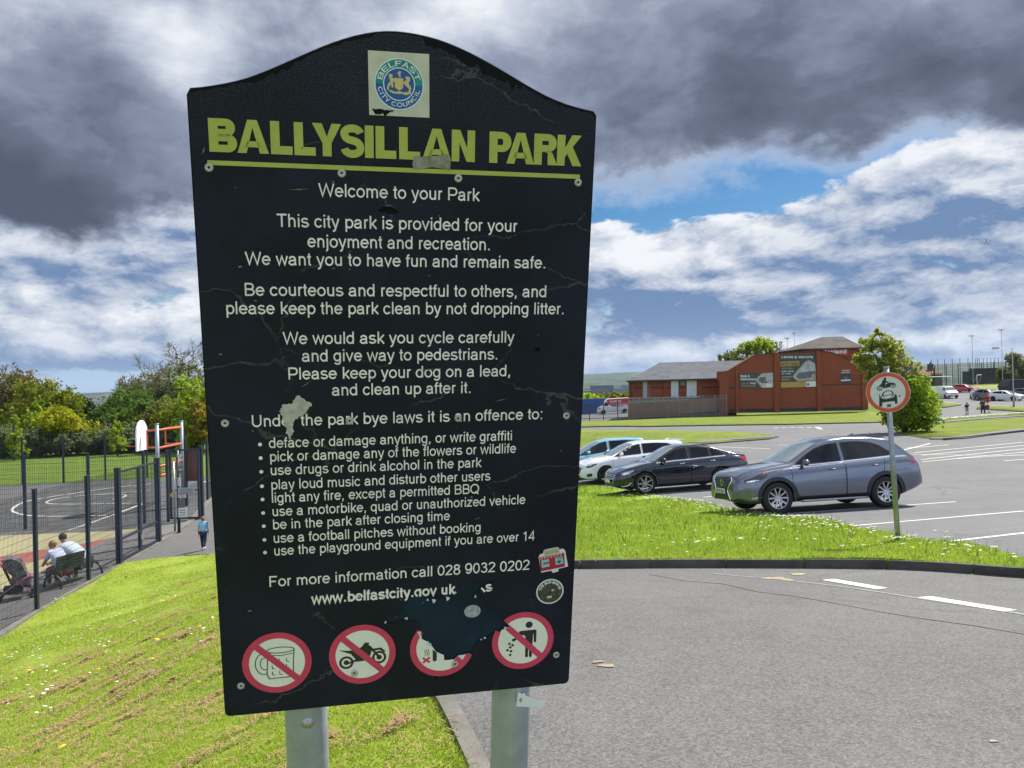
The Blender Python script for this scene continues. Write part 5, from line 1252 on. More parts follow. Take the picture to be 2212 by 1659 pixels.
HAT = dict(L=4.38, W=1.825, r=.33, xf=1.28, xr=-1.42, rimr=.72, spokes=5, rim=M_RIMD, nose=(.60, .50), tail=(.78, .35), soft=.06,
    top=[(-2.19, .60), (-2.17, .95), (-2.08, 1.06), (-1.85, 1.30), (-1.80, 1.395), (-1.3, 1.435), (-.5, 1.475), (-.05, 1.44), (.3, 1.33), (1.0, 1.0), (1.35, .95), (1.85, .84), (2.08, .72), (2.19, .45)],
    belt=[(-2.19, .58), (-2.1, .98), (-1.6, 1.05), (-.6, 1.02), (1.0, .93), (1.7, .81), (2.05, .68), (2.19, .42)], bottom=[(-2.19, .36), (-1.8, .22), (0, .18), (1.8, .18), (2.0, .19), (2.19, .26)],
    side_glass=[[(.90, .985), (.5, 1.19), (.2, 1.32), (-.14, 1.38), (-.13, 1.03), (.4, 1.01)], [(-.22, 1.035), (-.23, 1.385), (-.8, 1.375), (-1.2, 1.335), (-1.52, 1.21), (-1.45, 1.10), (-.8, 1.065)]],
    screen=(.98, .10), rear_glass=(-1.84, -2.05), headlight=[(2.02, .68), (1.85, .755), (1.58, .80), (1.66, .73), (1.85, .655), (2.0, .635)], lamp=M_LAMPD, taillight=[(-1.85, 1.0), (-2.08, 1.0), (-2.13, .86), (-1.95, .90)],
    grille=[(-.52, .64), (.52, .64), (.46, .46), (.34, .40), (-.34, .40), (-.46, .46)], lower_grille=[(-.55, .32), (.55, .32), (.48, .24), (-.48, .24)], plate='', plate_z=.42, mirror=(.70, 1.0),
    seams=[[(1.0, .92), (1.0, .5), (.82, .27), (-.16, .25), (-.18, 1.0)], [(-.19, 1.0), (-.17, .25), (-.85, .27), (-1.02, .52), (-1.35, .8), (-1.42, 1.05)]], handles=[(.08, .90), (-.98, .93)], trim=1)
hat, sH = car('parked_car', 'white hatchback with dark alloy wheels parked between the black saloon and light blue car', HAT, mat_paint('white paint', (.72, .73, .75), 0, .25), place(1310, 1046, HAT, HD), HD, 'cars parked along the grass island')
for sg in (1, -1): mb = MB(); sH.patch(mb, [(2.02, .40), (1.86, .44), (1.80, .37), (1.86, .31), (2.0, .31)], 'side', .008, .05, sides=(sg,)); mb.build('bumper_intake', M_BLACK, hat)
mb = MB(); mb.box((-1.88, 0, 1.40), (.24, 1.05, .03)); mb.add([(-1.5, 0, 1.50), (-1.58, .02, 1.42), (-1.36, 0, 1.43), (-1.58, -.02, 1.42)], [(0, 1, 2), (0, 2, 3), (0, 3, 1)]); mb.build('roof_spoiler', mat_paint('white paint', (.72, .73, .75)), hat)
MINI = dict(L=3.95, W=1.70, r=.30, xf=1.18, xr=-1.33, rimr=.68, spokes=6, nose=(.62, .45), tail=(.82, .28), soft=.05,
    top=[(-1.975, .60), (-1.96, .98), (-1.90, 1.12), (-1.72, 1.40), (-1.66, 1.465), (-1.0, 1.515), (-.3, 1.53), (.1, 1.47), (.42, 1.34), (1.0, 1.05), (1.3, .98), (1.7, .85), (1.9, .72), (1.975, .45)],
    belt=[(-1.975, .58), (-1.9, .98), (-1.5, 1.06), (-.5, 1.02), (.5, .95), (1.0, .90), (1.6, .80), (1.88, .66), (1.975, .42)], bottom=[(-1.975, .34), (-1.6, .22), (0, .19), (1.6, .19), (1.975, .26)],
    side_glass=[[(1.08, .95), (.80, 1.10), (.45, 1.27), (.15, 1.385), (-.12, 1.42), (-.10, 1.04), (.6, .97)], [(-.22, 1.05), (-.24, 1.425), (-.9, 1.41), (-1.30, 1.36), (-1.42, 1.15), (-.9, 1.09)]],
    screen=(1.02, .20), rear_glass=(-1.70, -1.88), headlight=[(1.82, .70), (1.62, .80), (1.42, .84), (1.5, .74), (1.7, .66)], taillight=[(-1.72, 1.15), (-1.88, 1.15), (-1.92, .90), (-1.78, .92)],
    grille=[(-.40, .58), (.40, .58), (.36, .50), (-.36, .50)], lower_grille=[(-.5, .38), (.5, .38), (.42, .26), (-.42, .26)], plate='', plate_z=.42, mirror=(.74, 1.0),
    seams=[[(1.0, .88), (1.0, .45), (.84, .27), (-.14, .25), (-.16, 1.0)], [(-.17, 1.0), (-.15, .25), (-.8, .27), (-1.0, .55), (-1.36, .85), (-1.4, 1.05)]], handles=[(.10, .90), (-.95, .94)], trim=1)
mini, sM = car('parked_car', 'light blue small hatchback furthest along the grass island, next to the sign board', MINI, mat_paint('light blue paint', (.20, .45, .55), .1, .28), place(1250, 1036, MINI, HD), HD, 'cars parked along the grass island')
mb = MB(); mb.tube([(.30, .3, 1.46), (.16, .3, 1.80)], .006, 6); mb.build('aerial', M_BLACK, mini)
# ---- the distant car park
def far_car(px_, py_, label, d, paint, hd_deg, name='parked_car', **kw):
    x, y = G(px_, py_); return car(name, label, {**d, **kw}, paint, (x, y), math.radians(hd_deg), 'cars in the far car park', False)
VAN = dict(HAT, cat='van', L=4.6, W=1.87, xf=1.45, xr=-1.45, top=[(-2.3, .6), (-2.29, 1.7), (-2.2, 1.84), (-1, 1.88), (.6, 1.86), (.95, 1.78), (1.55, 1.22), (1.7, 1.16), (2.1, 1.0), (2.27, .8), (2.3, .45)], belt=[(-2.3, .58), (-2.2, 1.15), (0, 1.15), (1.5, 1.08), (2.1, .92), (2.3, .42)],
    side_glass=[[(1.45, 1.17), (1.1, 1.5), (.85, 1.68), (.4, 1.70), (.4, 1.17)]], screen=(1.55, .95), headlight=[(2.2, .82), (2.0, .98), (1.8, 1.02), (1.9, .8)], taillight=[(-2.2, 1.3), (-2.27, 1.3), (-2.28, .9), (-2.2, .9)], grille=[(-.55, .80), (.55, .80), (.55, .70), (-.55, .70)], lower_grille=[(-.8, .52), (.8, .52), (.75, .30), (-.75, .30)], mirror=(1.25, 1.22), nose=(.75, .4), tail=(.95, .1), bottom=[(-2.3, .3), (0, .25), (2.3, .3)], r=.33)
VAN.pop('rear_glass', None)
P_W, P_S, P_R = mat_paint('far white paint', (.70, .72, .74)), mat_paint('far silver paint', (.36, .38, .40), .5), mat_paint('far red paint', (.46, .035, .04))
far_car(2046, 860, 'white van facing the camera in the far car park', VAN, P_W, 262, 'parked_van')
far_car(2016, 856, 'pale blue car half hidden behind the leafy tree', HAT, mat_paint('far blue paint', (.14, .27, .42)), 265)
far_car(2086, 848, 'red hatchback beyond the others in the far car park', HAT, P_R, 300)
far_car(2115, 862, 'silver car parked just beyond the grey crossover in the far car park', HAT, P_S, 250)
far_car(2138, 865, 'dark grey crossover with white bonnet glare in the far car park', SUV, mat_paint('far grey paint', (.17, .18, .20), .5), 285)
far_car(2175, 866, 'white hatchback beside the lamp post in the far car park', HAT, P_W, 300)
far_car(2222, 860, 'dark green car cut by the right edge of the photo', HAT, mat_paint('far green paint', (.05, .09, .07)), 285)

# ------------------------------------------------------------------ the brick shop across the grass
def atY(px_, py_, Y): r = ray(px_, py_); return CAM + r * (Y / r.y)
z3 = lambda x, y: ((2250 + x / 2.37) / 1.8228, (1200 + y / 2.37) / 1.8228)
z4 = lambda x, y: ((3100 + x / 2.37) / 1.8228, (1200 + y / 2.37) / 1.8228)
z8b = lambda x, y: ((2850 + x / 3.687) / 1.8228, (1350 + y / 3.687) / 1.8228)
z9 = lambda x, y: ((3550 + x / 4.589) / 1.8228, (1380 + y / 4.589) / 1.8228)
def mat_brick(name, c1, c2, mort, sc=1.0):
    m = bpy.data.materials.new(name); m.use_nodes = True; q = NT(m.node_tree); b = m.node_tree.nodes['Principled BSDF']
    co = q.n('ShaderNodeTexCoord').outputs['Object']; sx_, sy_, sz_ = q.sep(co)
    v = q.xyz(q.add(sx_, sy_), sz_, 0.0)
    br = q.n('ShaderNodeTexBrick'); q.put(br.inputs['Vector'], v)
    br.inputs['Color1'].default_value = (*c1, 1); br.inputs['Color2'].default_value = (*c2, 1); br.inputs['Mortar'].default_value = (*mort, 1)
    br.inputs['Scale'].default_value = 1.0; br.inputs['Brick Width'].default_value = .225 * sc; br.inputs['Row Height'].default_value = .075 * sc; br.inputs['Mortar Size'].default_value = .009
    n1 = q.noise(co, .6, 5, .6); n2 = q.noise(co, 5, 4, .6)
    c = q.mix(q.mul(q.ss(n1, .4, .7), .4), br.outputs[0], tuple(x * .62 for x in c1)); c = q.mix(q.mul(q.ss(n2, .6, .8), .3), c, tuple(min(1, x * 1.5) for x in c1))
    q.put(b.inputs['Base Color'], c); b.inputs['Roughness'].default_value = .9; b.inputs['Specular IOR Level'].default_value = .2
    return m
M_BRICK = mat_brick('red brick', (.275, .066, .026), (.195, .045, .020), (.20, .095, .065))
M_BRICKD = mat_brick('dark plinth brick', (.045, .04, .045), (.035, .032, .038), (.09, .08, .08))
M_BRICKP = mat_brick('brown brick', (.30, .15, .115), (.25, .12, .095), (.28, .20, .17))
def mat_roof(name, col):
    m = bpy.data.materials.new(name); m.use_nodes = True; q = NT(m.node_tree); b = m.node_tree.nodes['Principled BSDF']
    co = q.n('ShaderNodeTexCoord').outputs['Object']; sx_, sy_, sz_ = q.sep(co)
    row = q.m('FRACT', q.mul(sz_, 5.6)); n1 = q.noise(co, .7, 6, .65); n2 = q.noise(q.vm('MULTIPLY', co, (4, 4, 16)), 1.0, 3, .6)
    c = q.mix(q.ss(n1, .35, .7), col, tuple(x * .7 for x in col)); c = q.mix(q.mul(q.ss(n2, .45, .65), .25), c, tuple(x * 1.4 for x in col)); c = q.mix(q.ss(row, .16, .02), c, tuple(x * .35 for x in col))
    q.put(b.inputs['Base Color'], c); b.inputs['Roughness'].default_value = .95; b.inputs['Specular IOR Level'].default_value = .08
    return m
M_SLATE = mat_roof('grey slate roof', (.13, .135, .15)); M_SLATEB = mat_roof('brown grey slate roof', (.12, .11, .10))
M_FASCIA = mat('dark fascia board', (.02, .02, .022), .5)
Y_G, Y_W = 98.0, 100.4
shop = thing('brick_shop', 'low red brick shop with grey slate wing and billboard covered gable wall', 'building', (36, 98, gz(36, 98)))
shop.location = (0, 0, 0)
def wall_poly(mb, pts, Y, depth):
    """outline in the facade plane, given thickness backwards"""
    P = [atY(*p, Y) for p in pts]; n = len(P); B = [p + Vector((0, depth, 0)) for p in P]
    mb.add(P + B, [tuple(range(n)), tuple(range(n, 2 * n))[::-1]] + [(i, n + i, n + (i + 1) % n, (i + 1) % n) for i in range(n)])
gab = [z3(1395, 1010), z4(745, 985), z4(745, 612), z4(690, 575), z4(620, 535), z4(545, 500), z4(480, 470), z4(430, 450), z4(370, 437), z4(340, 437), z4(0, 450), z3(1890, 457), z3(1715, 465), z3(1640, 512), z3(1460, 620), z3(1395, 628)]
mb = MB(); wall_poly(mb, gab, Y_G, .9); mb.build('gable_wall', M_BRICK, shop)
for (a, b_, t, ba) in ((z3(1383, 0), z3(1468, 0), 624, 1004), (z3(1535, 0), z3(1562, 0), 572, 1004), (z3(1893, 0), z3(1945, 0), 455, 1000)):
    mb = MB(); y1, y0 = z3(0, t)[1], z3(0, ba + 6)[1]; wall_poly(mb, [(a[0], y0), (b_[0], y0), (b_[0], y1), (a[0], y1)], Y_G - .22, .3); mb.build('brick_pier', M_BRICK, shop)
for (a, b_, t, ba) in ((272, 325, 434, 990), (692, 752, 590, 976)):
    mb = MB(); wall_poly(mb, [z4(a + 12, ba + 4), z4(b_ + 5, ba), z4(b_ - 8, t), z4(a, t)], Y_G - .22, .3); mb.build('brick_pier', M_BRICK, shop)
mb = MB(); wall_poly(mb, [z3(1370, 700), z3(1430, 760), z3(1430, 622), z3(1372, 622)], Y_G - .2, .8); mb.build('corbel', M_BRICK, shop)
mb = MB()
for a, b_ in (((1470, 1000, 976), (1533, 1000, 976)), ((1564, 1000, 972), (1910, 996, 968)), ((1947, 994, 966), (2290, 988, 962))): wall_poly(mb, [z3(a[0], a[1] + 8), z3(b_[0], b_[1] + 8), z3(b_[0], b_[2]), z3(a[0], a[2])], Y_G - .02, .05)
wall_poly(mb, [z4(340, 992), z4(695, 978), z4(695, 950), z4(338, 962)], Y_G - .02, .05)
mb.build('plinth', M_BRICKD, shop)
mb = MB(); wall_poly(mb, [z3(1472, 783), z3(1525, 781), z3(1525, 768), z3(1472, 769)], Y_G - .02, .05); wall_poly(mb, [z4(330, 755), z4(690, 746), z4(690, 737), z4(330, 744)], Y_G - .02, .05); mb.build('brick_band', M_BRICKD, shop)
cop = gab[2:]; mb = MB()
for p, q_ in zip(cop[:-1], cop[1:]): a, b_ = atY(*p, Y_G - .06), atY(*q_, Y_G - .06); mb.bar(a + Vector((0, .5, .03)), b_ + Vector((0, .5, .03)), 1.06, .07)
mb.build('coping', mat('coping tile', (.14, .05, .035), .8, var=.4, vscale=2), shop)
# wing
wl0, wl1 = atY(*z3(537, 900), Y_W), atY(*z3(1400, 880), Y_W); zt = atY(*z3(960, 698), Y_W).z; zb = gz(15, 100) - 1.2
SK = 14 * .19                                                        # the end wall runs away from the viewer, out of sight
mb = MB(); mb.prism([(wl0.x, Y_W), (29, Y_W), (29 + SK, Y_W + 14), (wl0.x + SK, Y_W + 14)], I4, zb, zt); mb.build('wing_wall', M_BRICK, shop)
e0, e1 = atY(*z3(522, 708), Y_W - .5), atY(*z3(1400, 684), Y_W - .5); r0, r1 = atY(*z3(825, 545), Y_W + 7), atY(*z3(1642, 512), Y_W + 7); ze = (e0.z + e1.z) / 2; zr = (r0.z + r1.z) / 2; xa, xb = e0.x, 33
mb = MB(); mb.add([(xa, Y_W - .5, ze), (xb, Y_W - .5, ze), (xb, Y_W + 7, zr), (r0.x, Y_W + 7, zr), (xa + SK, Y_W + 14.5, ze), (xb + SK, Y_W + 14.5, ze)], [(0, 1, 2, 3), (0, 3, 4), (3, 2, 5, 4)]); mb.build('roof', M_SLATE, shop)
mb = MB(); mb.box(((xa + 28) / 2, Y_W - .5, ze - .10), (28 - xa, .16, .22)); mb.bar((xa + .5, Y_W - .35, ze - .1), (xa + .5, Y_W - .35, zb + 1), .12); mb.bar((xa, Y_W - .5, ze - .1), (xa + SK, Y_W + 14, ze - .1), .2); mb.build('gutter', M_FASCIA, shop)
for a, b_ in ((537, 586), (862, 895), (1170, 1212)): mb = MB(); wall_poly(mb, [z3(a, 930), z3(b_, 930), z3(b_, 706), z3(a, 706)], Y_W - .12, .15); mb.build('brick_pier', M_BRICK, shop)
mb = MB()
for a, b_, y in ((588, 665, 777), (710, 860, 775), (897, 928, 774), (1000, 1074, 773), (1214, 1400, 770)): wall_poly(mb, [z3(a, y + 7), z3(b_, y + 7), z3(b_, y - 7), z3(a, y - 7)], Y_W - .02, .05)
mb.build('brick_band', M_BRICKD, shop)
M_SHUT = mat('pale steel shutter', (.55, .58, .60), .5, var=.12, vscale=1.5, metal=.1)
for nm, a, b_, t, ba, m_ in (('louvre_panel', 667, 708, 716, 866, mat('blue grey panel', (.27, .34, .36), .5)), ('steel_door', 930, 998, 709, 868, M_SHUT), ('steel_door', 1076, 1168, 702, 868, M_SHUT), ('steel_panel', 1169, 1189, 735, 866, M_SHUT), ('wall_vent', 1022, 1055, 716, 748, mat('vent grey', (.25, .20, .19), .6)), ('drain_pipe', 722, 729, 745, 870, mat('orange pipe', (.45, .12, .05), .6))):
    mb = MB(); wall_poly(mb, [z3(a, ba), z3(b_, ba), z3(b_, t), z3(a, t)], Y_W - .05, .08); mb.build(nm, m_, shop)
mb = MB(); wall_poly(mb, [z3(530, 1068), z3(1420, 985), z3(1420, 872), z3(530, 918)], Y_W - 1.5, .2); mb.build('ramp_wall', M_BRICKP, shop)
mb = MB()
for (p, q_, r_) in (((535, 872), (985, 866), .05), ((985, 868), (1205, 856), .06), ((535, 912), (1100, 884), .09), ((535, 893), (985, 885), .03)): mb.bar(atY(*z3(*p), Y_W - 1.4), atY(*z3(*q_), Y_W - 1.4), r_ * 2)
for x in range(540, 1000, 45): mb.bar(atY(*z3(x, 915 - (x - 540) * .06), Y_W - 1.4), atY(*z3(x, 870), Y_W - 1.4), .06)
mb.build('ramp_rail', mat('grey rail', (.33, .34, .35), .5, metal=.4), shop)
# billboards
M_SLB = mat('slate blue board', (.045, .055, .068), .5, var=.15, vscale=1); M_YEL = mat('sign yellow', (.42, .27, .055), .5, var=.15, vscale=2); M_PALEB = mat('pale print', (.45, .47, .46), .5, var=.35, vscale=1.4); M_GREYB = mat('grey print', (.15, .155, .18), .5, var=.5, vscale=2)
Y_B = Y_G - .06
def board(name, outline, m_):
    mb = MB(); wall_poly(mb, outline, Y_B, .05); return mb.build(name, m_, shop)
def fp(f, dy): 
    """map detail-view pixels onto the board plane"""
    return lambda x, y, z=0: tuple(atY(*f(x, -y), Y_B - dy - z))
def spoly(mb, f, pts, dy, mi=0): P = [atY(*f(*p), Y_B - dy) for p in pts]; mb.add(P, [tuple(range(len(P)))])
bb = board('billboard', [z8b(228, 662), z8b(722, 652), z8b(714, 432), z8b(226, 452)], M_SLB)
mb = MB(); spoly(mb, z8b, [(465, 545), (490, 500), (560, 440), (714, 434), (720, 648), (570, 655), (540, 640)], .01); mb.build('billboard_picture', M_PALEB, bb)
mb = MB(); spoly(mb, z8b, [(500, 545), (520, 500), (610, 492), (612, 545), (640, 580), (560, 590)], .02); mb.build('billboard_bed', M_GREYB, bb)
mb = MB(); spoly(mb, z8b, [(612, 590), (700, 588), (702, 640), (612, 642)], .025); mb.build('billboard_panel', mat('white print', (.6, .62, .62), .5), bb)
mb = MB(); lettering(mb, 'Beds &', 240, -498, 140, 34, .15, fp(z8b, .015)); lettering(mb, 'Mattresses', 243, -543, 225, 34, .15, fp(z8b, .015)); lettering(mb, 'FREE', 378, -600, 90, 24, .15, fp(z8b, .015)); mb.build('billboard_lettering', mat('white print', (.6, .62, .62), .5), bb)
mb = MB(); lettering(mb, 'Assembled', 246, -602, 120, 20, .13, fp(z8b, .015)); lettering(mb, 'Credit available', 246, -634, 220, 20, .13, fp(z8b, .015)); mb.build('billboard_small_lettering', M_YEL, bb)
bb = board('billboard', [z8b(832, 655), z8b(1342, 635), z8b(1325, 160), z8b(815, 178)], M_SLB)
mb = MB(); spoly(mb, z8b, [(830, 652), (1192, 640), (1190, 562), (828, 570)], .01); spoly(mb, z8b, [(820, 345), (1098, 330), (1094, 262), (818, 275)], .01); mb.build('billboard_yellow', M_YEL, bb)
mb = MB(); spoly(mb, z8b, [(1194, 640), (1340, 634), (1338, 552), (1192, 560)], .012); mb.build('billboard_panel', mat('white print', (.6, .62, .62), .5), bb)
mb = MB(); spoly(mb, z8b, [(1205, 620), (1240, 618), (1240, 585), (1205, 587)], .02); mb.build('billboard_emblem', mat('social blue', (.04, .10, .30), .5), bb)
mb = MB(); spoly(mb, z8b, [(998, 490), (1030, 440), (1190, 265), (1240, 250), (1328, 300), (1338, 545), (1080, 560), (1050, 545)], .008); mb.build('billboard_picture', mat('gold picture rim', (.36, .33, .20), .5, var=.3, vscale=2), bb)
mb = MB(); spoly(mb, z8b, [(1012, 488), (1195, 280), (1240, 264), (1326, 312), (1334, 420), (1280, 520), (1085, 545), (1055, 530)], .014); mb.build('billboard_photo', M_PALEB, bb)
mb = MB(); spoly(mb, z8b, [(1050, 490), (1085, 430), (1330, 405), (1330, 450), (1270, 470), (1285, 500), (1095, 530)], .02); mb.build('billboard_bed', M_GREYB, bb)
mb = MB(); lettering(mb, "LEON & NICO'S", 836, -222, 460, 30, .17, fp(z8b, .015)); lettering(mb, 'Monday - Saturday', 835, -420, 185, 20, .14, fp(z8b, .015)); lettering(mb, '1pm - 5.30pm', 837, -455, 140, 20, .14, fp(z8b, .015)); mb.build('billboard_lettering', mat('white print', (.6, .62, .62), .5), bb)
mb = MB(); lettering(mb, 'NOW OPEN', 830, -330, 255, 46, .13, fp(z8b, .02)); mb.build('billboard_heading', M_PRINT, bb)
mb = MB(); lettering(mb, '9.30 to 5.30pm', 835, -380, 170, 20, .14, fp(z8b, .015)); [spoly(mb, z8b, [(x, y + 16), (x + w, y + 15), (x + w, y), (x, y + 1)], .015) for x, y, w in ((838, 488, 34), (880, 487, 52), (940, 486, 46), (840, 525, 58), (904, 524, 40))]; mb.build('billboard_small_lettering', M_YEL, bb)
bb = board('letting_board', [z8b(1700, 592), z8b(1850, 586), z8b(1848, 380), z8b(1695, 390)], mat('navy board', (.03, .035, .055), .5))
mb = MB(); spoly(mb, z8b, [(1696, 420), (1848, 414), (1847, 384), (1695, 391)], .01); spoly(mb, z8b, [(1752, 525), (1790, 524), (1788, 492), (1755, 494)], .012); mb.build('board_header', mat('sign red', (.45, .05, .055), .5), bb)
mb = MB(); lettering(mb, 'TO LET', 1722, -412, 98, 18, .16, fp(z8b, .02)); spoly(mb, z8b, [(1700, 556), (1840, 550), (1838, 530), (1700, 536)], .012); spoly(mb, z8b, [(1700, 440), (1838, 434), (1838, 426), (1700, 432)], .012); mb.build('board_lettering', mat('white print', (.6, .62, .62), .5), bb)
# tower behind
Y_T = 112.0
a0, a1 = atY(*z4(128, 412), Y_T), atY(*z4(720, 395), Y_T); za = (a0.z + a1.z) / 2; zp = atY(*z4(420, 298), Y_T + 5).z; xl, xr_ = a0.x, a1.x; xm0, xm1 = atY(*z4(325, 302), Y_T + 5).x, atY(*z4(515, 298), Y_T + 5).x
mb = MB(); mb.box(((xl + xr_) / 2, Y_T + 5, (za + gz(45, 112)) / 2), (xr_ - xl - .9, 9.2, za - gz(45, 112))); mb.build('tower_wall', M_BRICK, shop)
mb = MB(); mb.add([(xl, Y_T, za), (xr_, Y_T, za), (xr_, Y_T + 10, za), (xl, Y_T + 10, za), (xm0, Y_T + 5, zp), (xm1, Y_T + 5, zp)], [(0, 1, 5, 4), (1, 2, 5), (2, 3, 4, 5), (3, 0, 4)]); mb.build('tower_roof', M_SLATEB, shop)
mb = MB(); mb.box(((xl + xr_) / 2, Y_T + 5, za - .1), (xr_ - xl - .1, 9.9, .18)); mb.build('tower_eaves', M_FASCIA, shop)
b0, b1 = atY(*z4(330, 478), Y_T + .3), atY(*z4(566, 412), Y_T + .3)
mb = MB(); mb.box(((b0.x + b1.x) / 2, Y_T + .3, (b0.z + b1.z) / 2), (b1.x - b0.x, .2, b1.z - b0.z)); fs_ = mb.build('fascia_sign', mat('shop sign red', (.42, .03, .035), .4), shop)
mb = MB(); lettering(mb, 'Iceland', 0, 0, 3.15, .58, .15, lambda x, y, z: (b0.x + (b1.x - b0.x) * .93 - 3.15 + x, Y_T + .18 - z, b0.z + .30 + y)); mb.build('sign_lettering', mat('white print', (.6, .62, .62), .5), fs_)

# ------------------------------------------------------------------ palisade and low fences by the shop
def palisade(name, label, A, B, h0, h1, n, m_, posts, group=None, pale_w=.05, sink=.0):
    A, B = Vector(A), Vector(B); root = thing(name, label, 'fence', (A.x, A.y, gz(A.x, A.y)), group=group); root.location = (0, 0, 0)
    gr = lambda u: Vector((A.x + (B.x - A.x) * u, A.y + (B.y - A.y) * u, 0))
    mb = MB(); d = (B - A); d = Vector((d.x, d.y, 0)).normalized()
    for i in range(n):
        u = i / (n - 1); p = gr(u); z = gz(p.x, p.y) + sink; h = h0 + (h1 - h0) * u
        w = pale_w / 2; q0, q1 = p - d * w, p + d * w; nn = Vector((d.y, -d.x, 0)) * .02
        mb.add([(q0.x, q0.y, z + .05), (q1.x, q1.y, z + .05), (q1.x, q1.y, z + h - .12), (p.x, p.y, z + h), (q0.x, q0.y, z + h - .12)] + [(v.x + nn.x, v.y + nn.y, zz_) for v, zz_ in ((q0, z + .05), (q1, z + .05), (q1, z + h - .12), (p, z + h), (q0, z + h - .12))],
               [(0, 1, 2, 3, 4), (9, 8, 7, 6, 5), (0, 5, 6, 1), (1, 6, 7, 2), (2, 7, 8, 3), (3, 8, 9, 4), (4, 9, 5, 0)])
    mb.build('pales', m_, root)
    for k_ in (.12, .82):
        mb = MB(); p, q_ = gr(0), gr(1); mb.bar((p.x, p.y + .04, gz(p.x, p.y) + h0 * k_), (q_.x, q_.y + .04, gz(q_.x, q_.y) + h1 * k_), .05, .07); mb.build('rail', m_, root)
    for i in range(posts):
        u = i / (posts - 1); p = gr(u); z = gz(p.x, p.y); h = h0 + (h1 - h0) * u; mb = MB(); mb.box((p.x, p.y + .1, z + h / 2), (.10, .10, h)); mb.build('post', m_, root)
    return root
M_PALE_ST = mat('grey palisade steel', (.20, .21, .22), .5, metal=.4, var=.2, vscale=2)
fa = G(1367, 907.5); fb = (26.9, 97.2); Hs = lambda p, py_: (atY((p[0] / p[1]) * F + CX, py_, p[1]).z - gz(*p))
palisade('palisade_fence', 'grey steel palisade fence running along the ramp of the brick shop', fa, fb, 2.9, 2.8, 64, M_PALE_ST, 9)
fl = [G(x, y) for x, y in ((1244, 910), (1262, 909), (1306, 908), (1351, 906.5), (1367, 906))]
palisade('railing_fence', 'thin dark steel railing in front of the delivery van yard', fl[0], fl[4], 2.6, 2.6, 74, mat('dark railing steel', (.06, .065, .07), .5, metal=.4), 5, pale_w=.022)
# container and delivery van in the yard
cx0 = G(1272, 891); cont = thing('shipping_container', 'blue shipping container behind the delivery van', 'container', (cx0[0] - 1, 141, gz(cx0[0], 141)))
mb = MB(); x = -4.2
while x < 3.2:
    mb.box((x + .11, 0, 1.35), (.22, 2.4, 2.6)); mb.box((x + .33, 0, 1.35), (.22, 2.32, 2.6)); x += .44
mb.build('container_walls', mat('container blue', (.02, .09, .30), .45, var=.2, vscale=1), cont)
mb = MB()
for s_ in (-1, 1):
    for zz_ in (.06, 2.68): mb.bar((-4.25, s_ * 1.21, zz_), (3.3, s_ * 1.21, zz_), .12)
    for xx in (-4.25, 3.3): mb.bar((xx, s_ * 1.21, 0), (xx, s_ * 1.21, 2.72), .12)
mb.build('container_frame', mat('container frame blue', (.10, .16, .30), .45), cont)
DV = dict(VAN, L=6.0, W=2.0, xf=1.95, xr=-1.75, r=.36, top=[(-3.0, .6), (-2.99, 2.45), (-2.9, 2.62), (-1, 2.68), (.9, 2.66), (1.35, 2.5), (2.1, 1.52), (2.3, 1.40), (2.75, 1.2), (2.96, .95), (3.0, .45)], belt=[(-3.0, .58), (-2.9, 1.5), (0, 1.45), (2.0, 1.35), (2.7, 1.1), (3.0, .42)], bottom=[(-3, .38), (0, .34), (3.0, .34)],
    side_glass=[[(2.05, 1.42), (1.7, 1.85), (1.5, 2.05), (1.05, 2.05), (1.05, 1.42)]], screen=(2.15, 1.5), headlight=[(2.88, .98), (2.6, 1.2), (2.35, 1.24), (2.5, .95)], taillight=[(-2.85, 1.7), (-2.96, 1.7), (-2.97, 1.1), (-2.85, 1.1)], grille=[(-.6, .95), (.6, .95), (.55, .75), (-.55, .75)], lower_grille=[(-.8, .58), (.8, .58), (.75, .42), (-.75, .42)], mirror=(1.8, 1.5))
vx = G(1316, 891); dv, sV = car('delivery_van', 'white delivery van with big red side panel, parked in the yard', DV, P_W, (vx[0], 134.5), math.radians(181), None, False)
mb = MB(); sV.patch(mb, [(1.35, 2.40), (1.0, 2.56), (-2.7, 2.56), (-2.75, 1.6), (-2.2, 1.36), (-1.2, 1.22), (-.2, 1.22), (.5, 1.36), (.9, 1.6), (1.0, 1.85), (1.1, 2.1)], 'side', .012, .2); sp = mb.build('side_graphic', mat('van red', (.45, .02, .03), .35), dv, True)
mb = MB()
ft = lambda x, y, z: (x, sV.side(-x if 0 else x, y) + .03, y)
lettering(mb, 'Iceland', 0, 0, 1.95, .34, .17, lambda x, y, z: (.72 - x, sV.side(.72 - x, 1.98 + y) + .03, 1.98 + y)); lettering(mb, 'Home Delivery', 0, 0, 3.1, .34, .13, lambda x, y, z: (.72 - x, sV.side(.72 - x, 1.52 + y) + .03, 1.52 + y)); mb.build('van_lettering', mat('white print', (.6, .62, .62), .5), sp)

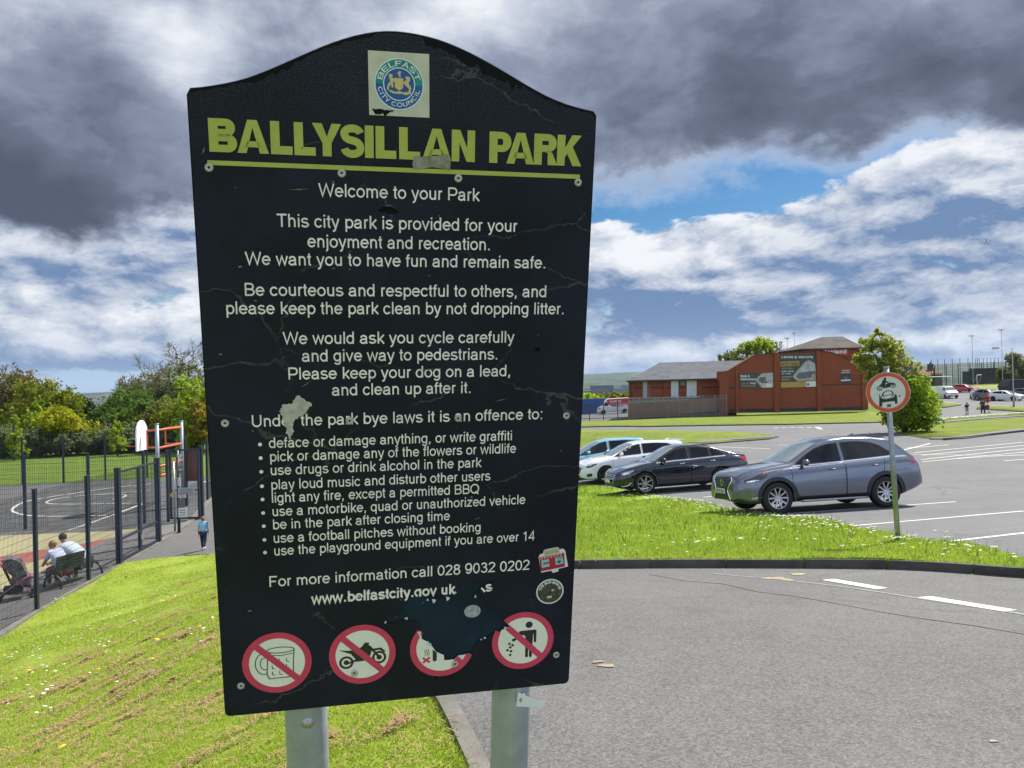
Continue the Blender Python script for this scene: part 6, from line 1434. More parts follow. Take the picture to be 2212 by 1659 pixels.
# ------------------------------------------------------------------ round road sign
b_ = G(1940, 1171); rs = thing('road_sign', 'round red bordered no motor vehicles sign on a slim leaning grey pole', 'road sign', on(*b_, .02))
rs.rotation_euler = (0, math.radians(-2.3), 0)
mb = MB(); mb.tube([(0, 0, -.3), (0, 0, 2.58)], .038, 20); mb.build('pole', M_GALV, rs, True)
mb = MB(); mb.tube([(0, 0, 2.575), (0, 0, 2.60)], .042, 16); mb.build('pole_cap', mat('grey plastic cap', (.30, .32, .33), .6), rs, True)
an = math.radians(34); PM = Matrix.Translation((-.045, -.085, 2.215)) @ Matrix.Rotation(-an, 4, 'Z') @ Matrix.Rotation(math.pi / 2, 4, 'X')      # local z is the face normal
ff = lambda x, y, z: tuple(PM @ Vector((x, y, z)))
mb = MB(); mb.lathe([(0, -.012), (.296, -.012), (.300, -.006), (.300, .0), (.297, .0005)], PM, 64); disc(mb, 0, 0, .297, .0004, 64, f=ff); pl_ = mb.build('plate', mat('sign white', (.62, .63, .58), .4, var=.12, vscale=9), rs)
mb = MB(); ringf(mb, 0, 0, .238, .294, .002, 64, f=ff); mb.build('red_border', mat('faded sign red', (.62, .085, .03), .4, var=.2, vscale=7), pl_)
mb = MB(); o = (0, 0)
k4 = lambda pts: [((x - 915) / 153 * .300 / math.cos(an) * .86, (835 - y) / 184 * .300) for x, y in pts]
for pts in ([(858, 838), (855, 900), (852, 960), (872, 962), (874, 925), (956, 915), (958, 940), (974, 940), (974, 870), (962, 850), (962, 870), (944, 886), (884, 896), (866, 878)], [(872, 866), (880, 868), (950, 858), (958, 856), (945, 826), (938, 832), (948, 852), (884, 862), (890, 836), (884, 830)], [(884, 836), (905, 818), (935, 818), (946, 828), (940, 832), (930, 824), (906, 826), (890, 840)]): flat(mb, k4(pts), .002, ff)
for cx_, cy_ in ((876, 886), (951, 880)): P_ = k4([(cx_, cy_)])[0]; ringf(mb, P_[0], P_[1], .022, .030, .0024, 20, f=ff)
mb.build('car_symbol', M_PRINT, pl_)
mb = MB()
for cx_, cy_ in ((862, 796), (952, 772)): P_ = k4([(cx_, cy_)])[0]; ringf(mb, P_[0], P_[1], .026, .038, .002, 24, f=ff); ringf(mb, P_[0], P_[1], 0, .012, .002, 12, f=ff)
for pts in ([(858, 770), (880, 752), (905, 760), (935, 745), (955, 755), (965, 770), (938, 768), (930, 790), (888, 796), (878, 778)], [(876, 755), (886, 722), (900, 716), (915, 735), (928, 742), (922, 750), (905, 746), (900, 760), (888, 762)]): flat(mb, k4(pts), .0022, ff)
P_ = k4([(903, 711)])[0]; disc(mb, P_[0], P_[1], .020, .0022, 16, f=ff); mb.build('motorbike_symbol', M_PRINT, pl_)
mb = MB(); P_ = k4([(998, 873)])[0]; disc(mb, P_[0] * .92, P_[1], .013, .003, 12, f=ff); flat(mb, k4([(905, 945), (932, 940), (930, 965), (904, 972)]), .003, ff); mb.build('dirt_mark', mat('dark grime', (.10, .10, .10), .8), pl_)
mb = MB()
for zz_ in (2.12, 2.32): mb.box((-.01, -.04, zz_), (.12, .07, .035))
mb.build('clip', M_GALV, rs)

# ------------------------------------------------------------------ far right: pitch fence, lamps, goals, house, wall
def tall_fence(name, label, base, h, m_, bar=.06, mesh=True):
    root = thing(name, label, 'fence', (0, 0, 0)); P = [Vector((x, y, gz(x, y))) for x, y in base]
    for p in P: mb = MB(); mb.box(p + Vector((0, 0, h / 2)), (bar * 2, bar * 2, h)); mb.build('post', m_, root)
    if mesh:
        mb = MB()
        for p, q_ in zip(P[:-1], P[1:]):
            for i in range(14): zz_ = h * i / 13; mb.bar(p + Vector((0, 0, zz_)), q_ + Vector((0, 0, zz_)), .014)
            L = (q_ - p).length; n = int(L / .45)
            for i in range(n): u = i / n; c = p + (q_ - p) * u; mb.bar(c, c + Vector((0, 0, h)), .02)
        mb.build('mesh_panel', M_WIRE, root)
    return root
fence_posts = [G(*z9(x, 642 - (x - 605) * .026)) for x in (180, 395, 605, 815, 1030, 1245, 1458, 1675, 1890, 2110, 2330)]
tall_fence('pitch_fence', 'high black mesh fence in front of the grass football pitch', fence_posts, 5.2, M_WIRE, .075)
bx = [(atY(*z9(x, 400), 205).x, 205) for x in (540, 660, 780, 920, 1060, 1205, 1290, 1380)]
tall_fence('pitch_fence', 'second mesh fence on the far side of the football pitch', bx, 7.0, M_WIRE, .055)
def goal(px0, px1, py0, py1, Y, label):
    a, b_ = atY(px0, py1, Y), atY(px1, py0, Y); root = thing('goal', label, 'goal', (a.x, Y, a.z)); w, h = b_.x - a.x, b_.z - a.z; m_ = mat('goal white', (.62, .64, .66), .5)
    for x in (0, w): mb = MB(); mb.tube([(x, 0, -1.5), (x, 0, h)], .08, 8); mb.build('post', m_, root); 
    mb = MB(); mb.tube([(0, 0, h), (w, 0, h)], .08, 8); mb.build('crossbar', m_, root)
    mb = MB()
    for x in (0, w): mb.tube([(x, 0, h), (x, 1.5, -.8)], .03, 5)
    mb.build('net_stay', m_, root)
goal(*[z9(1362, 0)[0], z9(1455, 0)[0], z9(0, 442)[1], z9(0, 535)[1]], 196, 'small white goal frame by the dark pitch wall')
goal(*[z9(330, 0)[0], z9(905, 0)[0], z9(0, 468)[1], z9(0, 560)[1]], 176, 'long white goal frame behind the black mesh fence')
pw = thing('boundary_wall', 'dark grey wall beyond the football pitch', 'wall', (0, 0, 0))
a, b_ = atY(*z9(1345, 322), 226), atY(*z9(2300, 520), 226); mb = MB(); mb.box(((a.x + b_.x + 20) / 2, 228, (a.z + b_.z - 5) / 2), (b_.x - a.x + 20, 3, a.z - b_.z + 5)); mb.build('wall_panel', mat('dark grey cladding', (.045, .047, .055), .8, var=.4, vscale=.4), pw)
a2, b2 = atY(*z9(1225, 378), 227), atY(*z9(1350, 520), 227); mb = MB(); mb.box(((a2.x + b2.x) / 2, 229, (a2.z + b2.z - 5) / 2), (b2.x - a2.x, 3, a2.z - b2.z + 5)); mb.build('low_wall_panel', mat('dark grey cladding', (.045, .047, .055), .8), pw)
mb = MB()
for i in range(22): x = a.x + (b_.x - a.x) * i / 14; mb.bar((x, 226, a.z), (x, 226, a.z + 2.9), .10)
for k_ in range(5): mb.bar((a.x, 226, a.z + .6 * k_ + .4), (a.x + 44, 226, a.z + .6 * k_ + .4), .03)
mb.build('wall_fence', M_WIRE, pw)
hs = thing('bungalow', 'brown tiled bungalow with a dark chimney behind the pitch fence', 'house', (0, 0, 0)); Yh = 212
a, b_ = atY(*z9(340, 440), Yh), atY(*z9(770, 330), Yh); 
mb = MB(); mb.box(((a.x + b_.x) / 2, Yh + 4, a.z - 2.2), (b_.x - a.x - .6, 7, 5)); mb.build('wall', mat('brown render', (.13, .10, .09), .8), hs)
mb = MB(); mb.add([(a.x, Yh, a.z), (b_.x + .3, Yh, a.z), (b_.x - .5, Yh + 4, b_.z), (a.x, Yh + 4, b_.z), (a.x, Yh + 8, a.z), (b_.x + .3, Yh + 8, a.z)], [(0, 1, 2, 3), (3, 2, 5, 4), (1, 5, 2), (0, 3, 4)]); rf = mb.build('roof', mat_roof('brown tile roof', (.24, .15, .10)), hs)
c0 = atY(*z9(520, 320), Yh + 3.5); mb = MB(); mb.box((c0.x, Yh + 3.5, c0.z + .1), (1.25, .9, 2.2)); mb.tube([(c0.x, Yh + 3.5, c0.z + 1.2), (c0.x, Yh + 3.5, c0.z + 1.7)], .2, 8); mb.build('chimney', mat('dark brick chimney', (.07, .045, .04), .8), rf)
def lamp_post(px_, top, Y, label, arm=0.0, head=1.0, base=None):
    t = atY(px_, top, Y); zb_ = gz(t.x, Y) if base is None else base; root = thing('lamp_post', label, 'lamp post', (t.x, Y, zb_), group='street lamps'); h = t.z - zb_
    mb = MB(); mb.tube([(0, 0, -.2), (0, 0, 1.2), (0, 0, 1.25), (0, 0, h)], [.11, .11, .08, .05], 10); mb.build('pole', M_GALV, root, True)
    if arm: mb = MB(); mb.tube([(0, 0, h - .06), (arm, 0, h)], .035, 8); mb.build('arm', M_GALV, root)
    mb = MB(); mb.box((arm * 1.1 if arm else -.15, -.1, h + .03), (.75 * head, .3 * head, .16 * head)); mb.box((arm * 1.1 if arm else -.15, -.1, h - .06), (.5 * head, .22 * head, .05)); mb.build('lamp_head', mat('lamp head grey', (.40, .42, .43), .5), root)
for px_, t, l in ((1715.8, 719.7, 'tallest of the three lamp posts showing above the shop roof'), (1700.7, 731, 'middle one of three lamp posts showing above the shop roof'), (1688, 739, 'shortest of the three lamp posts showing above the shop roof')): lamp_post(px_, t, 150, l)
lamp_post(2099.5, 726, 185, 'tall floodlight post standing left of the other beside the pitch', head=1.4); lamp_post(2163, 713, 185, 'tall floodlight post beside the pitch, near the arm lamp', head=1.4)
gl = G(2196, 880.5); lamp_post(2186.5, 751.5, gl[1], 'grey lamp post with a side arm on the roadside grass', arm=-1.9)
# dark bin box at the edge, red bin post
bx_ = G(2206, 856); sk = thing('skip', 'black metal skip at the edge of the far car park', 'skip', (bx_[0] + 1.4, bx_[1] + 3, gz(bx_[0] + 1.4, bx_[1] + 3)))
mb = MB(); mb.prism([(-1.9, 0), (1.9, 0), (2.4, 1.9), (2.3, 2.5), (-1.7, 2.5), (-2.4, 1.5)], Matrix.Rotation(math.pi / 2, 4, 'X'), -1.2, 1.2); mb.build('skip_body', mat('black skip paint', (.012, .013, .014), .5), sk)
mb = MB()
for x in (-1.2, 0, 1.2): mb.box((x, -1.24, 1.1), (.1, .1, 2.1))
mb.bar((-1.9, -1.24, 2.4), (2.3, -1.24, 2.4), .12); mb.build('skip_rib', mat('black skip paint', (.012, .013, .014), .5), sk)
rb = G(*z9(1551, 1008)); rp = thing('litter_bin', 'red litter bin fixed to a slim red post beside the walking adult', 'bin', on(*rb)); mr_ = mat('red bin paint', (.38, .03, .03), .5)
mb = MB(); mb.tube([(0, 0, 0), (0, 0, 2.35)], .05, 10); mb.build('post', mr_, rp, True)
mb = MB(); mb.lathe([(0, .5), (.20, .5), (.26, 1.25), (.27, 1.3), (.23, 1.3), (.20, 1.15)], Matrix.Translation((0, -.1, 0)), 16); mb.build('bin_body', mr_, rp, True)
# gulls
def gull(px_, py_, Y, s, rz, label, flap):
    p = atY(px_, py_, Y); root = thing('gull', label, 'bird', p, rz, 'gulls in the sky')
    mb = MB(); mb.tube([(-.28 * s, 0, 0), (-.18 * s, 0, .0), (0, 0, .01), (.16 * s, 0, .02), (.24 * s, 0, .03), (.30 * s, 0, .02)], [.015 * s, .05 * s, .085 * s, .06 * s, .045 * s, .01 * s], 10); bo = mb.build('body', mat('gull white', (.62, .63, .65), .7), root, True)
    for sg in (1, -1):
        P_ = [(.12, .05, .02), (.16, .32, .02 + flap), (.05, .68, .02 + flap * .7), (-.02, .66, .02 + flap * .7), (.02, .32, .015 + flap), (-.08, .05, .01)]
        mb = MB(); vs = [(a * s, sg * b_ * s, c * s) for a, b_, c in P_]; mb.add(vs + [(x, y, z - .015 * s) for x, y, z in vs], [(0, 1, 4, 5), (1, 2, 3, 4), (6, 11, 10, 7), (7, 10, 9, 8), (0, 6, 7, 1), (1, 7, 8, 2), (4, 3, 9, 10), (5, 4, 10, 11)]); mb.build('wing', mat('gull grey', (.26, .28, .31), .7), bo)
gull(2130, 522, 95, 1.0, math.radians(160), 'gull flying highest at the right of the sky', .22)
gull(1647, 672, 120, 1.0, math.radians(200), 'gull gliding low above the shop roof', .12)
# city buildings on the far slope
M_CITY, M_WINB = mat('city grey', (.20, .22, .25), .8, var=.3, vscale=.05), mat('city window', (.05, .07, .10), .3)
for i, (px_, py_, w, h, Y, l) in enumerate(((1300, 838, 60, 34, 2100, 'dark blue grey office block on the far slope, tallest of them'), (1340, 842, 90, 18, 2250, 'wide pale block on the far slope beside the tall office block'), (1284, 846, 70, 12, 2000, 'low long building on the far slope left of the office block'), (1355, 835, 40, 22, 2500, 'small grey block on the far slope nearest the brick shop'))):
    p = atY(px_, py_, Y); root = thing('office_block', l, 'building', (p.x, Y, p.z - h * .8), group='city blocks on the far slope')
    mb = MB(); mb.box((0, 0, h / 2 - 20), (w, 30, h + 40)); mb.build('wall', [mat('office dark', (.045, .06, .10), .7), M_CITY][i % 2], root)
    mb = MB()
    for k_ in range(max(2, int(h / 4))): mb.box((0, -15.2, 3 + k_ * 4), (w * .94, .3, 1.6))
    mb.build('window_band', M_WINB, root)

# ------------------------------------------------------------------ play area fences, gates and goal
z1 = lambda x, y: (x / 4.3202, (1400 + y / 2.37) / 1.8228)
z2 = lambda x, y: (x / 4.3202, (1900 + y / 2.37) / 1.8228)
zb3 = lambda x, y: (x / 4.148 / 1.8228, (2080 + y / 4.148) / 1.8228)
def wire_panel(mb, p, q_, h, step=.062, hs=.20, w=.006, z0=.06):
    L = (q_ - p).length; n = max(2, int(L / step)); d = (q_ - p)
    for i in range(1, n): c = p + d * (i / n); mb.bar(c + Vector((0, 0, z0)), c + Vector((0, 0, h)), w, w)
    for i in range(int((h - z0) / hs) + 1): zz_ = z0 + i * hs; mb.bar(p + Vector((0, 0, zz_)), q_ + Vector((0, 0, zz_)), w * 1.3, w * 1.3)
def mesh_fence(label, pts, h, w=.08, step=.062, wire=.006, group=None):
    root = thing('mesh_fence', label, 'fence', (0, 0, 0), group=group); P = [on(*p) for p in pts]
    for p in P: mb = MB(); mb.box(p + Vector((0, 0, h / 2 - .1)), (w, w, h + .2)); mb.box(p + Vector((0, 0, h + .01)), (w + .01, w + .01, .025)); mb.build('post', M_NAVY, root)
    for p, q_ in zip(P[:-1], P[1:]): mb = MB(); wire_panel(mb, p, q_, h - .05, step, w=wire); mb.build('mesh_panel', M_WIRE, root)
    return root
n1, n2, n3, n4 = G(80, 1321), G(192, 1257), G(258, 1221), G(343, 1173)
d0 = (Vector(n1) - Vector(n2)); n0 = tuple(Vector(n1) + d0 * 1.0); n00 = tuple(Vector(n1) + d0 * 2.0)
mesh_fence('navy mesh fence along the foot of the grass bank beside the bench', [n00, n0, n1, n2, n3], 3.0, .085, .055, .0055)
# double gate leaf standing closed after the third post
gt = thing('gate', 'navy framed mesh double gate in the fence, nearest to the sign board', 'gate', (0, 0, 0)); A, B = on(*n3), on(*n4); mid = (A + B) / 2
for p in (A, B): mb = MB(); mb.box(p + Vector((0, 0, 1.5)), (.15, .15, 3.1)); mb.build('gate_post', M_NAVY, gt)
for p, q_, nm in ((A + (B - A) * .04, A + (B - A) * .485, 'l'), (A + (B - A) * .515, A + (B - A) * .96, 'r')):
    mb = MB()
    for z_ in (.12, .78, 2.9): mb.bar(p + Vector((0, 0, z_)), q_ + Vector((0, 0, z_)), .06)
    for e_ in (p, q_): mb.bar(e_ + Vector((0, 0, .1)), e_ + Vector((0, 0, 2.93)), .07)
    lf = mb.build('gate_leaf', M_NAVY, gt); mb = MB(); wire_panel(mb, p, q_, 2.88, .055, w=.005, z0=.14); mb.build('leaf_mesh', M_WIRE, lf)
mb = MB(); mb.box((mid.x + .08, mid.y, mid.z + .55), (.05, .12, .16)); mb.build('lock_box', M_CHROME, gt)
# court fences
cn = [G(*z1(p, 1631)) for p in ()]
cy = [(-26.2, 30.9), (-23.2, 31.15), G(55, 1144), G(193, 1137), G(*z2(1350, 382)), G(*z2(1572, 370))]
mesh_fence('navy mesh fence on the near side of the marked court', cy, 3.0, .09, .075, .006)
cf = [G(x, y) for x, y in ((-45, 1054), (49, 1046.5), (138, 1043), (228, 1037), (318, 1031), (400, 1026))]
mesh_fence('navy mesh fence on the far side of the marked court', cf, 3.0, .09, .10, .008)
# open far gate with its board
og = thing('gate', 'open mesh gate leaf standing across the far end of the path', 'gate', (0, 0, 0)); A, B = on(*G(*z2(1600, 352))), on(*G(*z2(1862, 346)))
mb = MB(); 
for z_ in (.08, 2.95): mb.bar(A + Vector((0, 0, z_)), B + Vector((0, 0, z_)), .07)
mb.bar(A + Vector((0, 0, 1.25)), B + Vector((0, 0, 1.25)), .05)
for p in (A, B): mb.bar(p + Vector((0, 0, .05)), p + Vector((0, 0, 2.98)), .08)
mb.build('gate_frame', M_NAVY, og); mb = MB(); wire_panel(mb, A, B, 2.92, .075, w=.005); mb.build('leaf_mesh', M_WIRE, og)
p = on(*G(*z2(1885, 335))); mb = MB(); mb.box(p + Vector((0, 0, 1.55)), (.16, .16, 3.1)); mb.build('gate_post', M_NAVY, og)
p = on(*G(*z1(1740, 1405))); pst = thing('fence_post', 'lone dark post between the open gate and the court', 'post', p); mb = MB(); mb.box((0, 0, 1.6), (.10, .10, 3.2)); mb.build('post_shaft', M_NAVY, pst)
bp = thing('wooden_screen', 'brown slatted screen panel behind the open gate', 'screen', (0, 0, 0)); a, b_ = atY(*z1(1745, 1165), 37), atY(*z1(1842, 880), 37)
mb = MB(); n = 8
for i in range(n): x0 = a.x + (b_.x - a.x) * i / n; mb.box((x0 + (b_.x - a.x) / n / 2, 37, (a.z + b_.z) / 2), ((b_.x - a.x) / n * .88, .05, b_.z - a.z))
mb.build('slats', mat('brown slats', (.17, .075, .05), .8, var=.5, vscale=1.5), bp)
mb = MB(); mb.bar((a.x - .05, 37.06, a.z - 1.4), (a.x - .05, 37.06, b_.z), .1); mb.bar((b_.x + .05, 37.06, a.z - 1.4), (b_.x + .05, 37.06, b_.z), .1); mb.bar((a.x, 37.06, a.z), (b_.x, 37.06, a.z), .07); mb.build('screen_frame', M_NAVY, bp)
# rest of the fence along the path
mesh_fence('navy mesh fence beyond the open gate, along the court end', [(-15.3, 38.6), (-16.2, 42.5), (-17.2, 46.3), (-18.3, 50.5)], 3.0, .09, .09, .007)
# signpost with small notices
q0 = G(*z2(1672, 470)); nb = thing('notice_post', 'post carrying a column of small white and green notices by the gate', 'sign post', on(*q0))
mb = MB(); mb.tube([(0, 0, -.1), (0, 0, 3.15)], .055, 12); mb.build('post', M_NAVY, nb, True)
mb = MB(); mb.tube([(-.20, .1, -.1), (-.20, .1, 2.7)], .04, 10); mb.build('second_post', M_GALV, nb, True)
for zc_, h, w, c, nm in ((2.95, .10, .16, (.55, .6, .62), 'w'), (2.5, .14, .22, (.03, .22, .16), 'g'), (2.32, .10, .16, (.08, .09, .10), 'k'), (1.95, .30, .12, (.62, .63, .66), 'w'), (1.60, .24, .62, (.28, .33, .37), 'b'), (1.42, .16, .30, (.62, .52, .46), 'p'), (1.12, .30, .26, (.10, .11, .12), 'k'), (.78, .36, .32, (.62, .66, .60), 'w')):
    mb = MB(); mb.box((w / 2 + .02, -.07, zc_), (w, .012, h)); o_ = mb.build('notice', mat('notice ' + '%d%d' % (c[0] * 100, c[1] * 100), c, .5), nb)
    mb = MB(); 
    for k_ in range(3): mb.box((w / 2 + .02, -.078, zc_ + h * (.25 - k_ * .25)), (w * .7, .002, h * .08))
    mb.build('notice_print', mat('notice print', (.15, .16, .17), .6), o_)
mb = MB(); mb.box((-.26, -.02, 1.45), (.07, .02, .12)); mb.build('amber_notice', mat('amber notice', (.55, .30, .03), .5), nb)
# ball goal with basketball board
gp = thing('ball_court_goal', 'grey and orange steel goal unit with a white basketball board', 'goal', (0, 0, 0)); M_OR = mat('orange goal rail', (.50, .10, .045), .45); M_GP = mat('grey goal post', (.27, .31, .35), .4, metal=.3)
P0, P1 = on(-16.55, 36), on(-16.95, 39.6)
for P_ in (P0, P1): mb = MB(); mb.tube([P_, P_ + Vector((0, 0, 3.98))], .085, 14); mb.tube([P_ + Vector((0, 0, 3.97)), P_ + Vector((0, 0, 4.02))], .095, 14); mb.build('post', M_GP, gp, True)
for z_ in (3.70, 2.86, 2.0, 1.55): mb = MB(); mb.tube([P0 + Vector((0, 0, z_)), P1 + Vector((0, 0, z_))], .055, 8); mb.build('rail', M_OR, gp, True)
mb = MB()
for u in (.12, .30, .5, .72, .88): c = P0 + (P1 - P0) * u; mb.tube([c + Vector((0, 0, 1.55)), c + Vector((0, 0, 2.0))], .03, 6)
mb.build('rail_upright', M_OR, gp)
mb = MB()
for P_ in (P0 + Vector((0, .5, 0)), P1 + Vector((0, -.3, 0))):
    mb.tube([P_ + Vector((0, 0, 3.70)), P_ + Vector((-.72, 0, 3.66))], .05, 8); mb.tube([P_ + Vector((0, 0, 2.86)), P_ + Vector((-.72, 0, 2.86))], .05, 8); mb.tube([P_ + Vector((-.70, 0, 2.86)), P_ + Vector((-.70, 0, 3.66))], .04, 8)
mb.build('board_bracket', M_OR, gp)
cm = (P0 + P1) / 2 + Vector((-.78, -1.25, 0)); BMx = Matrix.Translation(cm + Vector((0, 0, 3.45))) @ Matrix(((0, 0, -1, 0), (1, 0, 0, 0), (0, 1, 0, 0), (0, 0, 0, 1))) @ Matrix.Rotation(0, 4, 'Z')
mb = MB(); fan = [(-.78, -.62), (.78, -.62), (.80, .05)] + [(.80 * math.cos(t), .05 + .75 * math.sin(t)) for t in np.linspace(.1, math.pi - .1, 14)] + [(-.80, .05)]
BM2 = Matrix.Translation(cm + Vector((0, 0, 3.38))) @ Matrix.Rotation(math.radians(8), 4, 'Z') @ Matrix(((0, 0, -1, 0), (1, 0, 0, 0), (0, 1, 0, 0), (0, 0, 0, 1)))
mb.prism(fan, BM2, -.03, .03); bdd = mb.build('backboard', mat('board white', (.74, .73, .76), .5), gp)
mb = MB()
hc = BM2 @ Vector((0, -.42, .42)); mb.tube([hc + Vector((.23 * math.cos(t), .23 * math.sin(t), 0)) for t in np.linspace(0, 2 * math.pi, 20)], .014, 6, False); mb.tube([BM2 @ Vector((0, -.42, .03)), BM2 @ Vector((0, -.42, .2))], .03, 6); mb.build('hoop', M_OR, bdd)
# basket of the second hoop unit is hidden; a cream box light on the post
mb = MB(); c = P0 + Vector((.5, -3.6, 1.5)); 

# ------------------------------------------------------------------ people
def skin(name, joints, edges, root_i, material, parent, lv=2):
    """one continuous body grown round a joint skeleton: joints [(pos, radius)]"""
    me = bpy.data.meshes.new(name); me.from_pydata([j[0] for j in joints], edges, []); o = bpy.data.objects.new(name, me); COL.objects.link(o)
    sm = o.modifiers.new('s', 'SKIN'); sv = me.skin_vertices[0].data
    for i, j in enumerate(joints):
        r = j[1]; sv[i].radius = (r, r) if not isinstance(r, tuple) else r
        sv[i].use_root = i == root_i
    sb = o.modifiers.new('u', 'SUBSURF'); sb.levels = lv; sb.render_levels = lv
    bpy.context.view_layer.update()
    m2 = bpy.data.meshes.new_from_object(o.evaluated_get(bpy.context.evaluated_depsgraph_get())); o.modifiers.clear(); o.data = m2; m2.name = name
    m2.materials.clear(); m2.materials.append(material); m2.polygons.foreach_set('use_smooth', [True] * len(m2.polygons))
    o.parent = parent; return o
M_SKIN = mat('skin', (.46, .26, .19), .6)
CHAIN = dict(pel=0)
def person(label, J, s, loc, rz, shirt, trouser, hair, sleeve='short', group=None, shoe=(.5, .5, .5), build=1.0):
    """J: joint positions in units of standing height 1; x forward, y left, z up"""
    root = thing('person', label, 'person', loc, rz, group)
    S = lambda p: tuple(c * s for c in p); R = lambda r: r * s * build
    names = ['pel', 'waist', 'chest', 'neck', 'head', 'top', 'shL', 'elL', 'wrL', 'haL', 'shR', 'elR', 'wrR', 'haR', 'hiL', 'knL', 'anL', 'toL', 'hiR', 'knR', 'anR', 'toR']
    rad = dict(pel=(.085, .07), waist=(.075, .06), chest=(.088, .066), neck=.032, head=.052, top=.048, sh=.036, el=.026, wr=.020, ha=.022, hi=.058, kn=.038, an=.024, to=.024)
    rr = lambda n: rad.get(n, rad.get(n[:2]))
    idx = {n: i for i, n in enumerate(names)}; JJ = []
    for n in names: r = tuple(q * .72 for q in rr(n)) if n in ('pel', 'waist', 'chest') else rr(n) * (.8 if n[:2] in ('sh', 'hi') else 1); JJ.append((S(J[n]), tuple(R(q) for q in r) if isinstance(r, tuple) else R(r)))
    ed = [('pel', 'waist'), ('waist', 'chest'), ('chest', 'neck'), ('neck', 'head'), ('head', 'top')]
    for q in 'LR': ed += [('chest', 'sh' + q), ('sh' + q, 'el' + q), ('el' + q, 'wr' + q), ('wr' + q, 'ha' + q), ('pel', 'hi' + q), ('hi' + q, 'kn' + q), ('kn' + q, 'an' + q), ('an' + q, 'to' + q)]
    body = skin('body', JJ, [(idx[a], idx[b_]) for a, b_ in ed], 0, M_SKIN, root)
    def cloth(nm, ns, edges_, grow, m_, ends={}):
        js = [(S(ends.get(n, J[n])), tuple(R(q) * grow for q in rr(n)) if isinstance(rr(n), tuple) else R(rr(n)) * grow) for n in ns]; ii = {n: i for i, n in enumerate(ns)}
        return skin(nm, js, [(ii[a], ii[b_]) for a, b_ in edges_], 0, m_, root)
    lerp = lambda a, b_, u: tuple(x + (y - x) * u for x, y in zip(a, b_))
    cut = {}
    sl = ['shL', 'elL', 'shR', 'elR'] + (['wrL', 'wrR'] if sleeve == 'long' else [])
    if sleeve == 'short': cut = {'elL': lerp(J['shL'], J['elL'], .75), 'elR': lerp(J['shR'], J['elR'], .75)}
    cut['pel'] = lerp(J['pel'], J['waist'], .15)
    e2 = [('pel', 'waist'), ('waist', 'chest'), ('chest', 'shL'), ('chest', 'shR'), ('shL', 'elL'), ('shR', 'elR')] + ([('elL', 'wrL'), ('elR', 'wrR')] if sleeve == 'long' else [])
    cloth('shirt', ['pel', 'waist', 'chest'] + sl, e2, 1.42, shirt, cut)
    cloth('trousers', ['pel', 'hiL', 'knL', 'anL', 'hiR', 'knR', 'anR'], [('pel', 'hiL'), ('hiL', 'knL'), ('knL', 'anL'), ('pel', 'hiR'), ('hiR', 'knR'), ('knR', 'anR')], 1.2, trouser)
    mb = MB(); hd, tp = Vector(S(J['head'])), Vector(S(J['top'])); ax = (tp - hd).normalized(); c = hd + ax * .028 * s; fw = Vector(J.get('face', (1, 0, 0))).normalized()
    mb.ball(c - fw * .012 * s, .066 * s, 16, 12, (1, .95, 1.06)); mb.v = [v if (Vector(v) - c).dot(fw) < .03 * s else tuple(Vector(v) - fw * ((Vector(v) - c).dot(fw) - .03 * s) * .9 + ax * .004) for v in mb.v]
    mb.v = [v if (Vector(v) - c).dot(ax) > -.045 * s else tuple(c + (Vector(v) - c) * .8) for v in mb.v]
    mb.build('hair', hair, root, True)
    for q in 'LR':
        mb = MB(); a, t = Vector(S(J['an' + q])), Vector(S(J['to' + q])); d = (t - a); d.z = 0; d.normalize(); mb.ball(a + d * .035 * s + Vector((0, 0, -.012 * s)), .04 * s, 12, 8, (1.75, .85, .75), Matrix.Rotation(math.atan2(d.y, d.x), 3, 'Z')); mb.build('shoe', mat('shoe %d' % (shoe[0] * 100), shoe, .6), root, True)
    # face: nose, eyes, mouth, ears
    mb = MB(); up_ = ax; sd_ = up_.cross(fw).normalized()
    mb.ball(c + fw * .062 * s - up_ * .012 * s, .010 * s, 8, 6)
    for sg in (1, -1): mb.ball(c + sd_ * .062 * s * sg - up_ * .01 * s, .014 * s, 8, 6, (.8, .8, 1.2))
    mb.build('nose_and_ears', M_SKIN, body, True)
    mb = MB()
    for sg in (1, -1): mb.ball(c + fw * .055 * s + sd_ * .022 * s * sg + up_ * .006 * s, .006 * s, 8, 6)
    mb.ball(c + fw * .056 * s - up_ * .034 * s, .010 * s, 8, 6, (.5, 1.6, .4)); mb.build('eyes_and_mouth', mat('eyes', (.05, .03, .03), .5), body)
    # fingers
    for q in 'LR':
        mb = MB(); w_, h_ = Vector(S(J['wr' + q])), Vector(S(J['ha' + q])); d = (h_ - w_).normalized(); sd2 = d.cross(Vector((0, 1, 0)) if abs(d.y) < .9 else Vector((1, 0, 0))).normalized()
        for i, (o_, l_) in enumerate(((-.018, .036), (-.006, .044), (.006, .042), (.018, .032))): b0_ = h_ + sd2 * o_ * s; mb.tube([b0_, b0_ + d * l_ * .55 * s, b0_ + d * l_ * s + Vector((0, 0, -.008 * s))], [.0065 * s, .006 * s, .004 * s], 6)
        b0_ = w_ + (h_ - w_) * .4; mb.tube([b0_, b0_ + sd2 * .028 * s + d * .012 * s, b0_ + sd2 * .034 * s + d * .034 * s], [.0075 * s, .007 * s, .005 * s], 6); mb.build('fingers', M_SKIN, body, True)
    return root
